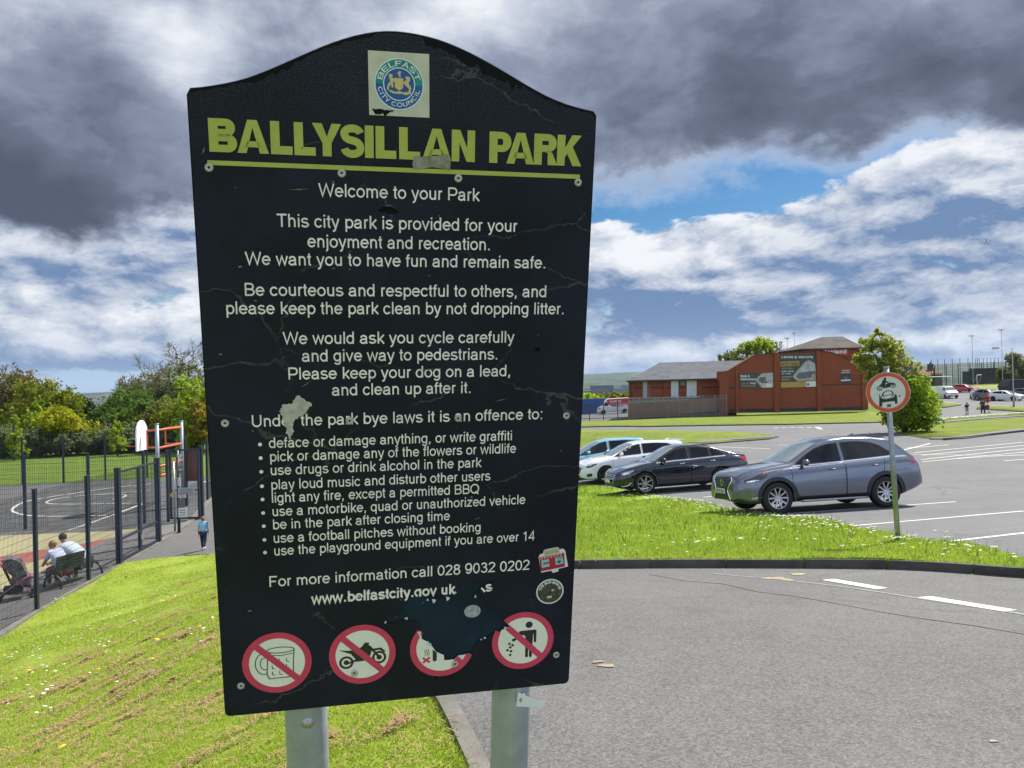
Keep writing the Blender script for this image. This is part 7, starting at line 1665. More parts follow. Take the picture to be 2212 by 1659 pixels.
def stand(stride=.0, armL=(.02, .0), lean=0.0, bendL=.0, bendR=.0):
    J = dict(pel=(0, 0, .53), waist=(.0 + lean * .1, 0, .62), chest=(lean * .22, 0, .74), neck=(lean * .32, 0, .84), head=(lean * .36 + .008, 0, .905), top=(lean * .38, 0, .955))
    for q, sg, st, sw in (('L', 1, stride, -stride), ('R', -1, -stride, stride)):
        sh = (lean * .26, .105 * sg, .805); J['sh' + q] = sh
        b_ = bendL if q == 'L' else bendR
        el = (sh[0] + sw * .5 + b_ * .10, .125 * sg, .645); J['el' + q] = el; J['wr' + q] = (el[0] + sw * .3 + .03 + b_ * .13, .125 * sg, .505 + b_ * .13); J['ha' + q] = (el[0] + sw * .4 + .04 + b_ * .18, .125 * sg, .465 + b_ * .16)
        J['hi' + q] = (0, .052 * sg, .50); J['kn' + q] = (st * .5 + .015, .055 * sg, .28); J['an' + q] = (st * 1.0 - (.06 if st < 0 else 0), .055 * sg, .045 + (.05 if st < 0 else 0)); J['to' + q] = (st * 1.0 + .06 - (.06 if st < 0 else 0), .058 * sg, .02 + (.02 if st < 0 else 0))
    return J
def sit(lean=.25, turn=0.0):
    J = dict(pel=(-.05, 0, .30), waist=(-.02, 0, .39), chest=(.02 + lean * .2, 0, .52), neck=(.04 + lean * .35, turn * .02, .61), head=(.055 + lean * .42, turn * .02, .675), top=(.055 + lean * .42, turn * .02, .725))
    for q, sg in (('L', 1), ('R', -1)):
        J['sh' + q] = (.03 + lean * .3, .11 * sg, .58); J['el' + q] = (.08 + lean * .35, .145 * sg, .43); J['wr' + q] = (.20 + lean * .3, .09 * sg, .36); J['ha' + q] = (.235 + lean * .3, .06 * sg, .35)
        J['hi' + q] = (-.03, .06 * sg, .285); J['kn' + q] = (.20, .075 * sg, .30); J['an' + q] = (.17, .075 * sg, .055); J['to' + q] = (.235, .08 * sg, .02)
    return J
cb = G(440, 1188)
person('small child in a sky blue football shirt walking away along the path', stand(.075), 1.10, on(*cb), math.radians(97), mat('sky blue shirt', (.20, .46, .74), .7), mat('navy shorts', (.015, .02, .06), .8), mat('light brown hair', (.20, .10, .04), .7), shoe=(.55, .56, .6))
# bench
ba, bb_ = Vector(G(*zb3(930, 985))), Vector(G(*zb3(1345, 850))); bb_ = ba + (bb_ - ba).normalized() * 1.35; bdv = (bb_ - ba); bl = bdv.length; bdir = bdv.normalized(); bface = Vector((-bdir.y, bdir.x))
brz = math.atan2(bface.y, bface.x); bc_ = (ba + bb_) / 2
bench = thing('park_bench', 'long dark slatted bench with arched iron legs behind the mesh fence', 'bench', on(*bc_), brz)
M_SLAT = mat('dark bench slat', (.030, .042, .040), .6, var=.4, vscale=5)
hl = bl / 2 + .15
mb = MB()
for i in range(5): mb.box((-.02 + i * .095, 0, .44), (.08, 2 * hl, .03))
mb.build('seat', M_SLAT, bench)
mb = MB()
for i in range(5): mb.box((-.10 - i * .02, hl * .42, .50 + i * .088), (.03, 1.16 * hl, .08))
mb.build('backrest', M_SLAT, bench)
for y in (-hl + .08, hl - .08):
    mb = MB(); mb.tube([(-.22, y, 0)] + [(.08 - .27 * math.cos(t), y, .10 + .31 * math.sin(t)) for t in np.linspace(.1, math.pi - .1, 10)] + [(.36, y, 0)], .03, 8); mb.build('leg', M_NAVY, bench, True)
def on_bench(u, label, lean, shirt, tr, hair, sc, bl_=1.0, turn=0):
    p = bc_ + bdir * u; person(label, sit(lean, turn), sc, on(p.x + bface.x * .10, p.y + bface.y * .10, .0), brz, shirt, tr, hair, shoe=(.5, .5, .52), build=bl_)
on_bench(-hl + .40, 'seated woman with fair hair in a pale lilac shirt and dark red trousers', .30, mat('pale lilac shirt', (.50, .53, .70), .8), mat('dark red trousers', (.17, .03, .045), .8), mat('fair hair', (.26, .14, .05), .6), 1.66, 1.2)
on_bench(.26, 'seated man with dark hair leaning forward in a pale blue shirt', .75, mat('pale blue shirt', (.56, .64, .70), .8), mat('dark trousers', (.03, .035, .05), .8), mat('dark brown hair', (.035, .02, .015), .6), 1.74, 1.15)
# pushchair
pc = G(*zb3(330, 1130)); pq = G(*zb3(140, 1190)); pr_ = math.atan2(pc[1] - pq[1], pc[0] - pq[0]); ps = thing('pushchair', 'dark pushchair with pink trim and a rain cover beside the bench', 'pushchair', on(*((Vector(pc) + Vector(pq)) / 2)), math.radians(28))
M_PF = mat('dark pushchair fabric', (.02, .016, .024), .8); M_PT = mat('pink pushchair tube', (.50, .12, .26), .4); M_CLR = mat('grey rain cover', (.20, .19, .20), .25, col2=(.04, .03, .04), vscale=9)
mb = MB()
for sg in (-1, 1):
    y = .22 * sg; mb.tube([(.44, y, .12), (.10, y, .50), (-.22, y, .95), (-.36, y, 1.08)], .014, 8); mb.tube([(-.34, y, .12), (.02, y, .42), (.36, y, .62)], .014, 8)
mb.tube([(-.36, -.22, 1.08), (-.36, .22, 1.08)], .014, 8); mb.build('frame', M_PT, ps, True)
mb = MB(); mb.add([(.26, -.2, .46), (.26, .2, .46), (-.06, .2, .42), (-.06, -.2, .42), (-.26, .2, .95), (-.26, -.2, .95)], [(0, 1, 2, 3), (3, 2, 4, 5)]); mb.box((.30, 0, .36), (.16, .36, .1)); mb.build('seat', M_PF, ps)
mb = MB(); n = 12
for j in range(n):
    t0, t1 = math.radians(-25 + 150 * j / n), math.radians(-25 + 150 * (j + 1) / n); c0 = (-.10, .74)
    mb.add([(c0[0] + .36 * math.sin(t), y, c0[1] + .38 * math.cos(t)) for t in (t0, t1) for y in (-.24, .24)], [(0, 1, 3, 2)])
for y in (-.24, .24): mb.add([(-.10, y, .74)] + [(-.10 + .36 * math.sin(math.radians(-25 + 150 * j / n)), y, .74 + .38 * math.cos(math.radians(-25 + 150 * j / n))) for j in range(n + 1)], [(0, j + 1, j + 2) for j in range(n)])
mb.build('hood', M_CLR, ps, True)
mb = MB(); mb.add([(.22, -.23, .90), (.22, .23, .90), (.42, .2, .34), (.42, -.2, .34), (-.1, .23, .5), (-.1, -.23, .5)], [(0, 1, 2, 3), (1, 4, 2), (0, 3, 5)]); mb.build('rain_cover', M_CLR, ps)
mb = MB(); mb.box((-.02, 0, .26), (.42, .34, .18)); mb.build('basket', M_PF, ps)
for x in (.44, -.34):
    for sg in (-1, 1):
        mb = MB()
        for dy in (-.03, .03): mb.lathe([(.03, -.018), (.085, -.018), (.095, 0), (.085, .018), (.03, .018)], Matrix.Translation((x, .22 * sg + dy, .095)) @ Matrix.Rotation(math.pi / 2, 4, 'X'), 16)
        mb.build('wheel', M_TYRE, ps, True)
mb = MB(); mb.ball((.40, 0, .56), .10, 10, 8, (1, 1.7, .7)); mb.build('blanket', mat('pink purple blanket', (.22, .07, .20), .8, col2=(.40, .14, .26), vscale=16), ps, True)
# walkers in the far car park
pa = G(*z9(1475, 1155)); person('adult in a dark hooded jacket pushing a buggy across the far tarmac', stand(.10, bendL=1.0, bendR=1.0), 1.78, on(*pa), math.radians(80), mat('charcoal jacket', (.035, .035, .042), .8), mat('black trousers', (.010, .011, .018), .8), mat('black hood', (.02, .02, .024), .8), 'long', 'walkers in the far car park', (.1, .1, .12), 1.15)
pb = G(*z9(1185, 1170)); person('child in a dark jacket and pale grey trousers standing astride a scooter', stand(.05, bendL=.9, bendR=.9), 1.42, on(*pb), math.radians(75), mat('navy jacket', (.018, .022, .035), .8), mat('pale grey trousers', (.22, .24, .28), .8), mat('dark cap', (.02, .025, .03), .8), 'long', 'walkers in the far car park', (.12, .12, .14))
sp_ = thing('scooter', 'child scooter on the far tarmac', 'scooter', on(pb[0] + .05, pb[1] + .18), math.radians(75)); mb = MB(); mb.box((0, 0, .10), (.5, .12, .03)); mb.tube([(.27, 0, .1), (.22, 0, .92)], .018, 8); mb.build('deck', M_RIMD, sp_)
mb = MB(); mb.tube([(.22, -.2, .92), (.22, .2, .92)], .018, 8); mb.build('handlebar', M_BLACK, sp_)
for x in (.3, -.27): mb = MB(); mb.lathe([(.02, -.015), (.07, -.015), (.07, .015), (.02, .015)], Matrix.Translation((x, 0, .07)) @ Matrix.Rotation(math.pi / 2, 4, 'X'), 14); mb.build('wheel', M_TYRE, sp_)
pg = G(*z9(1545, 1140)); bg = thing('pushchair', 'small dark red buggy pushed by the adult on the far tarmac', 'pushchair', on(*pg), math.radians(70)); mb = MB()
for sg in (-1, 1): mb.tube([(.35, .2 * sg, .1), (-.3, .2 * sg, 1.0)], .02, 6); mb.tube([(-.3, .2 * sg, .1), (.25, .2 * sg, .7)], .02, 6)
mb.tube([(-.3, -.2, 1.0), (-.3, .2, 1.0)], .02, 6); mb.build('frame', M_RIM, bg)
mb = MB(); mb.add([(.25, -.2, .5), (.25, .2, .5), (-.05, .2, .45), (-.05, -.2, .45), (-.2, .2, .95), (-.2, -.2, .95), (.15, .2, 1.05), (.15, -.2, 1.05)], [(0, 1, 2, 3), (3, 2, 4, 5), (5, 4, 6, 7)]); mb.build('seat', mat('dark red buggy', (.16, .03, .03), .8), bg)
for x in (.35, -.3):
    for sg in (-1, 1): mb = MB(); mb.lathe([(.03, -.02), (.1, -.02), (.1, .02), (.03, .02)], Matrix.Translation((x, .22 * sg, .1)) @ Matrix.Rotation(math.pi / 2, 4, 'X'), 12); mb.build('wheel', M_TYRE, bg)

# ------------------------------------------------------------------ trees and shrubs
def leaf_mat(name, ca, cb, tr=.6):
    if name in MATS: return MATS[name]
    m = bpy.data.materials.new(name); m.use_nodes = True; t = m.node_tree; q = NT(t); b = t.nodes['Principled BSDF']
    co = q.n('ShaderNodeTexCoord').outputs['Object']
    c = q.mix(q.ss(q.noise(co, .9, 4, .6), .35, .65), ca, cb); c = q.mix(q.mul(q.ss(q.noise(co, 4.5, 2, .5), .4, .7), .5), c, tuple(x * .6 for x in ca))
    q.put(b.inputs['Base Color'], c); b.inputs['Roughness'].default_value = .6; b.inputs['Specular IOR Level'].default_value = .25
    t_ = q.n('ShaderNodeBsdfTranslucent'); q.put(t_.inputs[0], c); mx = q.n('ShaderNodeMixShader'); mx.inputs[0].default_value = tr
    q.put(mx.inputs[1], b.outputs[0]); q.put(mx.inputs[2], t_.outputs[0]); q.put(t.nodes['Material Output'].inputs[0], mx.outputs[0]); MATS[name] = m; return m
M_BARK = mat('bark', (.085, .065, .05), .9, var=.5, vscale=8); M_TWIG = mat('grey brown twig', (.17, .135, .105), .9, var=.3, vscale=2); M_TWIGR = mat('red brown twig', (.15, .10, .065), .9, var=.3, vscale=2)
def leaf_quads(C_, s, rng_, spread=.5):
    """one small folded leaf face at each centre"""
    n = len(C_); a = rng_.normal(size=(n, 3)); a[:, 2] *= spread + .3; a /= np.linalg.norm(a, axis=1)[:, None]
    r = rng_.normal(size=(n, 3)); b = np.cross(a, r); b /= np.linalg.norm(b, axis=1)[:, None] + 1e-9
    sz = s * rng_.uniform(.55, 1.35, (n, 1)); a, b = a * sz, b * sz * .62
    V = np.stack([C_ - a, C_ + b * .9 - a * .15, C_ + a, C_ - b * .9 + a * .1], 1).reshape(-1, 3); return V, np.arange(4 * n).reshape(-1, 4)
def blob_points(blobs, n, rng_, hollow=.55):
    """leaf centres in clumps through overlapping blobs (x,y,z,rx,rz,weight)"""
    B = np.array(blobs); w = B[:, 3] ** 2 * B[:, 4] * B[:, 5]; w /= w.sum(); out = []
    for bl, k_ in zip(B, rng_.multinomial(n, w)):
        nc = max(4, int(k_ / 16)); d = rng_.normal(size=(nc, 3)); d /= np.linalg.norm(d, axis=1)[:, None]; rad = (hollow + (1 - hollow) * rng_.random(nc)) ; rad *= 1 + .16 * rng_.normal(size=nc)
        cc = d * rad[:, None] * (bl[3], bl[3], bl[4]) + bl[:3]
        i = rng_.integers(0, nc, k_); out.append(cc[i] + rng_.normal(size=(k_, 3)) * (bl[3] * .13))
    return np.concatenate(out)
def branchy(rng_, base, h, spread, levels=4, n0=6, r0=.16, up=.75, mincut=.012):
    """bare limbs and twigs"""
    segs = []
    def grow(p, d, L, r, lv):
        q_ = p; m = 3
        for i in range(m):
            d = (d + Vector(rng_.normal(size=3)) * .13 + Vector((0, 0, .05))).normalized(); nq = q_ + d * (L / m); segs.append((q_, nq, r * (1 - .25 * i / m), r * (1 - .25 * (i + 1) / m)))
            if lv > 0 and i > 0:
                for _ in range(2 if lv > 1 else 3):
                    nd = (d * up + Vector(rng_.normal(size=3)) * spread).normalized(); nd.z = abs(nd.z) * .8 + .1; grow(nq, nd.normalized(), L * rng_.uniform(.5, .72), max(r * .5, mincut), lv - 1)
            q_ = nq
    grow(Vector(base), Vector((0, 0, 1)), h * .42, r0, levels); return segs
def seg_mesh(name, segs, m_, parent):
    V, F_ = [], []
    for p, q_, r0, r1 in segs:
        t = (q_ - p).normalized(); a = t.cross(Vector((.3, .5, .8))).normalized(); b = t.cross(a); k0 = len(V)
        for c, r in ((p, r0), (q_, r1)):
            for j in range(3): th = 2.094 * j; V.append(c + a * (r * math.cos(th)) + b * (r * math.sin(th)))
        F_ += [(k0 + j, k0 + (j + 1) % 3, k0 + 3 + (j + 1) % 3, k0 + 3 + j) for j in range(3)]
    return np_mesh(name, np.array([tuple(v) for v in V]), np.array(F_), m_, parent)
def tree(name, label, x, y, h, w, leafm, n, leaf, seed, form='round', group=None, bare=0.0, twigm=None, cat='tree', z=None):
    rg_ = np.random.default_rng(seed); z = gz(x, y) if z is None else z; root = thing(name, label, cat, (x, y, z), rg_.uniform(0, 6), group)
    R_ = w / 2; blobs = []
    if form == 'round':
        for i in range(9): a = rg_.uniform(0, 6.28); r = rg_.uniform(.15, .62) * R_; zz_ = rg_.uniform(.30, .86) * h; rr = R_ * rg_.uniform(.32, .52) * (1.1 - .5 * max(0, zz_ / h - .5)); blobs.append((r * math.cos(a), r * math.sin(a), zz_, rr, rr * rg_.uniform(.7, 1.0), 1))
    elif form == 'tall':
        for i in range(9): u = i / 8; rr = R_ * (1 - .72 * u) * rg_.uniform(.75, 1.1); a = rg_.uniform(0, 6.28); blobs.append((rr * .3 * math.cos(a), rr * .3 * math.sin(a), h * (.22 + .74 * u), rr, h * .12, 1.2 - .4 * u))
    elif form == 'shrub':
        for i in range(10): a = rg_.uniform(0, 6.28); r = rg_.uniform(.1, .75) * R_; zz_ = h * rg_.uniform(.22, .72) * (1 - .35 * r / R_); rr = R_ * rg_.uniform(.25, .42); blobs.append((r * math.cos(a), r * math.sin(a), zz_, rr, h * .26, 1))
    mb = MB(); top = h * (.62 if form != 'tall' else .9)
    tr_ = max(.05, h * .016); mb.tube([(0, 0, -.3), (.04 * h * .2, 0, h * .2), (-.01 * h, .01 * h, h * .4), (0, 0, top)], [tr_ * 1.3, tr_, tr_ * .8, tr_ * .25], 7)
    for bl in blobs: mb.tube([(0, 0, min(h * .22, bl[2] * .6)), (bl[0] * .5, bl[1] * .5, bl[2] * .75), (bl[0], bl[1], bl[2])], [tr_ * .55, tr_ * .35, tr_ * .12], 5)
    mb.build('trunk', M_BARK, root, True)
    if bare: seg_mesh('branches', branchy(rg_, (0, 0, h * .1), h * bare, .62, 4, r0=tr_ * 1.1, mincut=.03), twigm or M_TWIG, root)
    if n: V, F_ = leaf_quads(blob_points(blobs, n, rg_), leaf, rg_); np_mesh('crown', V, F_, leafm, root)
    return root
LM = lambda nm, a, b_: leaf_mat('leaves ' + nm, a, b_)
L_YG, L_YE, L_GR, L_DK, L_OL, L_WI, L_GO, L_BR, L_SAP = LM('yellow green', (0.264, 0.295, 0.022), (0.155, 0.202, 0.019)), LM('bright yellow', (0.419, 0.419, 0.019), (0.295, 0.326, 0.016)), LM('mid green', (0.116, 0.202, 0.034), (0.070, 0.132, 0.022)), LM('dark green', (0.046, 0.101, 0.019), (0.028, 0.065, 0.012)), LM('olive', (.19, .20, .045), (.125, .135, .032)), LM('willow', (.20, .235, .115), (.135, .165, .075)), LM('golden', (.36, .29, .04), (.25, .22, .03)), LM('brown bud', (.20, .165, .06), (.14, .115, .045)), LM('sapling', (0.372, 0.465, 0.031), (0.248, 0.357, 0.023))
def at_px(px_, Y, top): p = atY(px_, top, Y); return p.x, Y, p.z - gz(p.x, Y)
GT = 'trees beyond the court'
for i, (px_, Y, top, w, lm, n, bare, tw, form, l) in enumerate((
    (28, 94, 818, 9.5, L_OL, 7000, .9, M_TWIGR, 'round', 'broad olive tree filling the belt behind the brown tree'), (226, 96, 893, 6.5, L_GR, 5000, 0, None, 'round', 'low green tree closing the bottom of the sky gap'), (318, 92, 836, 8.5, L_WI, 6500, .95, M_TWIG, 'round', 'grey green tree with bare top twigs behind the mid green trees'), (372, 94, 828, 8.5, L_WI, 6500, .95, M_TWIG, 'round', 'grey green tree under the tall bare trees'),
    (6, 88, 782, 7.5, L_BR, 2200, .98, M_TWIGR, 'round', 'brown budding tree at the left edge of the tree belt'),
    (52, 90, 792, 7, L_OL, 2600, .95, M_TWIGR, 'round', 'olive brown tree with bare twigs beside the brown tree'),
    (92, 84, 806, 7, L_YG, 6500, .6, M_TWIGR, 'round', 'tall yellow green tree towering left of the dark conifers'),
    (80, 78, 846, 2.9, L_SAP, 2600, 0, None, 'tall', 'slender bright green tree standing in front of the tall yellow green tree'),
    (128, 82, 822, 6.2, L_YG, 5500, 0, None, 'round', 'yellow green tree sloping down towards the gap in the belt'),
    (150, 77, 872, 5.0, L_YE, 4800, 0, None, 'round', 'brightest yellow tree of the belt, low and broad'),
    (163, 92, 845, 5.5, L_DK, 5000, 0, None, 'round', 'dark green tree behind the bright yellow tree'),
    (188, 94, 878, 4.6, L_DK, 3800, 0, None, 'round', 'small dark green tree at the left side of the sky gap'),
    (256, 88, 842, 6.0, L_GR, 6000, 0, None, 'round', 'rounded mid green tree at the right side of the sky gap'),
    (292, 84, 858, 5.5, L_GR, 5000, 0, None, 'round', 'second mid green tree behind the white basketball board'),
    (300, 96, 806, 7.0, L_OL, 2400, 1.0, M_TWIG, 'round', 'bare grey tree above the mid green trees'),
    (345, 98, 772, 9.0, L_OL, 2600, 1.02, M_TWIG, 'round', 'tall bare grey tree left of the tallest one'),
    (398, 96, 742, 10.0, L_OL, 2600, 1.02, M_TWIG, 'round', 'tallest bare grey tree beside the sign board'),
    (346, 82, 872, 6.0, L_OL, 5000, 0, None, 'round', 'dull olive tree behind the orange goal rails'),
    (398, 80, 862, 5.5, L_YG, 4500, 0, None, 'round', 'yellow green tree behind the lone dark post'),
    (432, 78, 806, 5.2, L_SAP, 5200, 0, None, 'round', 'bright green tree showing right at the edge of the sign board'),
    (436, 74, 862, 3.6, L_GO, 3200, 0, None, 'round', 'golden tree low against the edge of the sign board'))):
    x, y, h = at_px(px_, Y, top); tree('tree', l, x, y, h, w * 1.18, lm, int(n * 1.15), .18, 100 + i, form, GT, bare, tw)
for i, (px_, Y, top, w, l) in enumerate(((-6, 76, 902, 7, 'grey green willow shrub at the left edge behind the court'), (48, 75, 908, 6, 'grey green willow shrub behind the slim left sapling'), (98, 76, 905, 6.5, 'grey green willow shrub below the slender bright tree'), (150, 76, 915, 6, 'grey green willow shrub under the bright yellow tree'), (205, 78, 905, 6.5, 'grey green willow shrub below the sky gap'), (262, 79, 902, 6.5, 'grey green willow shrub behind the middle sapling'), (318, 80, 905, 6, 'grey green willow shrub behind the basketball board'), (372, 80, 902, 6, 'grey green willow shrub behind the open gate'), (428, 79, 900, 6, 'grey green willow shrub at the edge of the sign board'))):
    x, y, h = at_px(px_, Y, top); tree('shrub', l, x, y, max(h, 2.4), w, L_WI, 6500, .15, 200 + i, 'shrub', 'willow shrubs beyond the court', cat='shrub')
for i, (px_, Y, top, w, l) in enumerate(((28, 71, 880, 1.7, 'slim bright sapling furthest left on the field'), (252, 74, 892, 1.8, 'slim bright sapling standing in the middle of the field edge'), (396, 74, 872, 1.6, 'slim bright sapling behind the grey goal post'))):
    x, y, h = at_px(px_, Y, top); tree('sapling', l, x, y, h, w, L_SAP, 1500, .13, 300 + i, 'tall', 'saplings on the field edge')
# by the shop
for i, (px_, Y, top, w, lm, n, bare, l) in enumerate(((1570, 128, 742, 5.5, L_OL, 2600, .95, 'sparse olive tree at the left above the shop roof'), (1618, 126, 722, 6.6, L_SAP, 5200, .8, 'bright green tree above the middle of the shop roof'), (1662, 128, 720, 5.5, L_YG, 2800, .97, 'sparse yellow green tree above the shop roof ridge'))):
    x, y, h = at_px(px_, Y, top); tree('tree', l, x, y, h, w, lm, n, .22, 400 + i, 'round', 'trees behind the shop', bare)
for i, (px_, Y, top, w, lm, l) in enumerate(((1262, 150, 842, 9, L_SAP, 'bright green bush behind the delivery van, next to the sign board'), (1290, 160, 845, 8, L_OL, 'olive bush behind the delivery van'), (1316, 165, 840, 8, L_WI, 'grey budding bush behind the red side of the delivery van'), (1346, 158, 842, 8, L_YG, 'yellow green bush between delivery van and shop'))):
    x, y, h = at_px(px_, Y, top); tree('shrub', l, x, y, max(h, 4), w, lm, 3600, .30, 430 + i, 'shrub', 'bushes behind the delivery van', .7 if lm is L_WI else 0, M_TWIG, cat='shrub')
for i, (px_, Y, top, w, l) in enumerate(((2172, 218, 773, 7, 'small round tree behind the dark pitch wall'), (2206, 214, 760, 9, 'larger tree behind the dark pitch wall at the right edge'))):
    x, y, h = at_px(px_, Y, top); tree('tree', l, x, y, h, w, L_OL, 3500, .3, 450 + i, 'round', 'trees behind the pitch wall')
for i, (px_, Y, l) in enumerate(((2020, 262, 'low bush seen through the pitch fence beside the bungalow'), (2050, 270, 'low bush seen through the pitch fence left of the dark wall'))):
    x, y, h = at_px(px_, Y, 812); tree('shrub', l, x, y, 3.5, 14, L_YG, 2000, .35, 460 + i, 'shrub', 'bushes beyond the pitch', cat='shrub')
# the big bush tree by the car park
def bush_tree():
    D = 51.5; rg_ = np.random.default_rng(77); b0 = atY(1955, 925, D); zg = gz(b0.x, D); root = thing('bushy_tree', 'big bushy tree, olive on top and bright green below, behind the road sign', 'tree', (b0.x, D, zg))
    P = lambda px_, py_, r, rz_, dy, w: ((lambda p: (p.x - b0.x, dy, p.z - zg, r / 32.5, rz_ / 32.5, w))(atY(px_, py_, D)))
    up = [P(1898, 715, 12, 18, 0, 1.1), P(1885, 745, 24, 22, .3, 1), P(1915, 750, 28, 26, -.3, 1), P(1868, 778, 28, 20, .2, 1), P(1905, 790, 36, 28, -.5, 1), P(1950, 775, 26, 26, .4, 1), P(1970, 790, 16, 18, 0, 1), P(1850, 772, 16, 10, -.3, 1.1), P(1925, 815, 34, 26, .5, 1), P(1880, 815, 24, 18, -.6, 1)]
    lo = [P(1962, 835, 34, 30, -.5, 1), P(1990, 862, 32, 30, 0, 1), P(1955, 875, 40, 34, -.7, 1.2), P(2008, 880, 24, 22, .3, 1), P(1975, 900, 40, 26, -.5, 1.2), P(1935, 900, 34, 28, -.4, 1.2), P(2000, 905, 26, 18, .2, 1), P(1945, 850, 30, 30, .4, 1), P(1925, 870, 28, 34, -.5, 1)]
    mb = MB()
    for bl in up + lo: mb.tube([(rg_.uniform(-.2, .2), rg_.uniform(-.2, .2), -.1), (bl[0] * .5, bl[1] * .5, bl[2] * .55), (bl[0], bl[1], bl[2] * .97)], [.09, .06, .02], 6)
    mb.build('trunk', M_BARK, root, True)
    seg_mesh('branches', branchy(rg_, (-1.3, 0, 1.0), 4.8, .42, 4, r0=.08, mincut=.010), M_TWIG, root)
    V, F_ = leaf_quads(blob_points(up, 7500, rg_, .25), .12, rg_); np_mesh('upper_crown', V, F_, LM('olive gold', (.40, .42, .06), (.26, .31, .04)), root)
    V, F_ = leaf_quads(blob_points(lo, 17000, rg_, .45), .115, rg_); np_mesh('lower_crown', V, F_, LM('fresh green', (.35, .47, .03), (.17, .28, .02)), root)
bush_tree()
x, y = G(1880, 932)
# ------------------------------------------------------------------ grass blades, clippings, daisies and dandelions
def grass_mat(name, ca, cb, cc):
    m = bpy.data.materials.new(name); m.use_nodes = True; t = m.node_tree; q = NT(t); b = t.nodes['Principled BSDF']; co = q.n('ShaderNodeTexCoord').outputs['Object']
    c = q.mix(q.ss(q.noise(co, .8, 4, .6), .35, .65), ca, cb); c = q.mix(q.ss(q.noise(co, 23, 2, .5), .52, .66), c, cc); c = q.mix(q.mul(q.ss(q.noise(co, 60, 2, .5), .5, .62), .55), c, tuple(x * .45 for x in ca))
    q.put(b.inputs['Base Color'], c); b.inputs['Roughness'].default_value = .5; b.inputs['Specular IOR Level'].default_value = .3
    t_ = q.n('ShaderNodeBsdfTranslucent'); q.put(t_.inputs[0], c); mx = q.n('ShaderNodeMixShader'); mx.inputs[0].default_value = .5
    q.put(mx.inputs[1], b.outputs[0]); q.put(mx.inputs[2], t_.outputs[0]); q.put(t.nodes['Material Output'].inputs[0], mx.outputs[0]); return m
def scatter(poly, n, rng_, near=None, dens=1.6):
    """random plan points, denser near the camera"""
    P = np.array(poly); lo, hi = P.min(0), P.max(0); out = []
    got = 0
    while got < n:
        c = rng_.uniform(lo, hi, (200000, 2)); r = np.hypot(c[:, 0], c[:, 1]); az_ = np.arctan2(c[:, 0], c[:, 1])
        k_ = inside(poly, c[:, 0], c[:, 1]) & (c[:, 1] > 1.5) & (np.abs(az_) < .72) & (rng_.random(len(c)) < np.clip((4.5 / np.maximum(r, 4.5)) ** dens, 0, 1)); out.append(c[k_]); got += k_.sum()
    return np.concatenate(out)[:n]
def surf_z(nm, P):
    z = ground(P[:, 0], P[:, 1]) + raise_z(nm, P)
    return z + .035 * np.sin(P[:, 0] * 1.7 + 1.3 * np.sin(P[:, 1] * .9)) * np.cos(P[:, 1] * 1.45) * np.clip(np.hypot(P[:, 0], P[:, 1]) / 8, .2, 1.5)
def blades(name, label, nm, poly, n, h, w, m_, seed, dens=1.6, lean=.6, mask=None):
    rg_ = np.random.default_rng(seed); P = scatter(poly, n, rg_, dens=dens)
    if mask is not None: P = P[mask(P)]
    n = len(P); z = surf_z(nm, P); r = np.hypot(P[:, 0], P[:, 1]); sc = np.clip(r / 6, 1, 3.2)
    hh = h * rg_.uniform(.5, 1.25, n) * np.clip(sc, 1, 1.4); ww = w * sc * rg_.uniform(.7, 1.3, n); a = rg_.uniform(0, 6.28, n); d = rg_.uniform(0, 6.28, n); ln = hh * lean * rg_.uniform(.2, 1.5, n)
    base = np.column_stack([P, z - .004]); side = np.column_stack([np.cos(a), np.sin(a), 0 * a]) * ww[:, None]; tip = base + np.column_stack([np.cos(d) * ln, np.sin(d) * ln, hh])
    V = np.stack([base - side, base + side, tip], 1).reshape(-1, 3); o = np_mesh(name, V, np.arange(3 * n).reshape(-1, 3), m_); tag(o, kind='stuff'); return o
G_BANK = grass_mat('bank grass blades', (.34, .46, .04), (.42, .52, .06), (.52, .54, .15)); G_ISL = grass_mat('island grass blades', (.29, .405, .035), (.37, .47, .055), (.47, .50, .13))
blades('grass', '', 'grass_bank', bankpoly, 260000, .026, .0026, G_BANK, 1, 1.7)
isl_vis = [p for p in isl]
blades('grass', '', 'grass_island', isl_vis, 260000, .028, .0034, G_ISL, 2, 1.1)
blades('grass_tufts', '', 'grass_island', isl_vis, 5000, .10, .005, grass_mat('tuft blades', (.15, .28, .02), (.22, .34, .03), (.36, .38, .12)), 12, .9, .5)
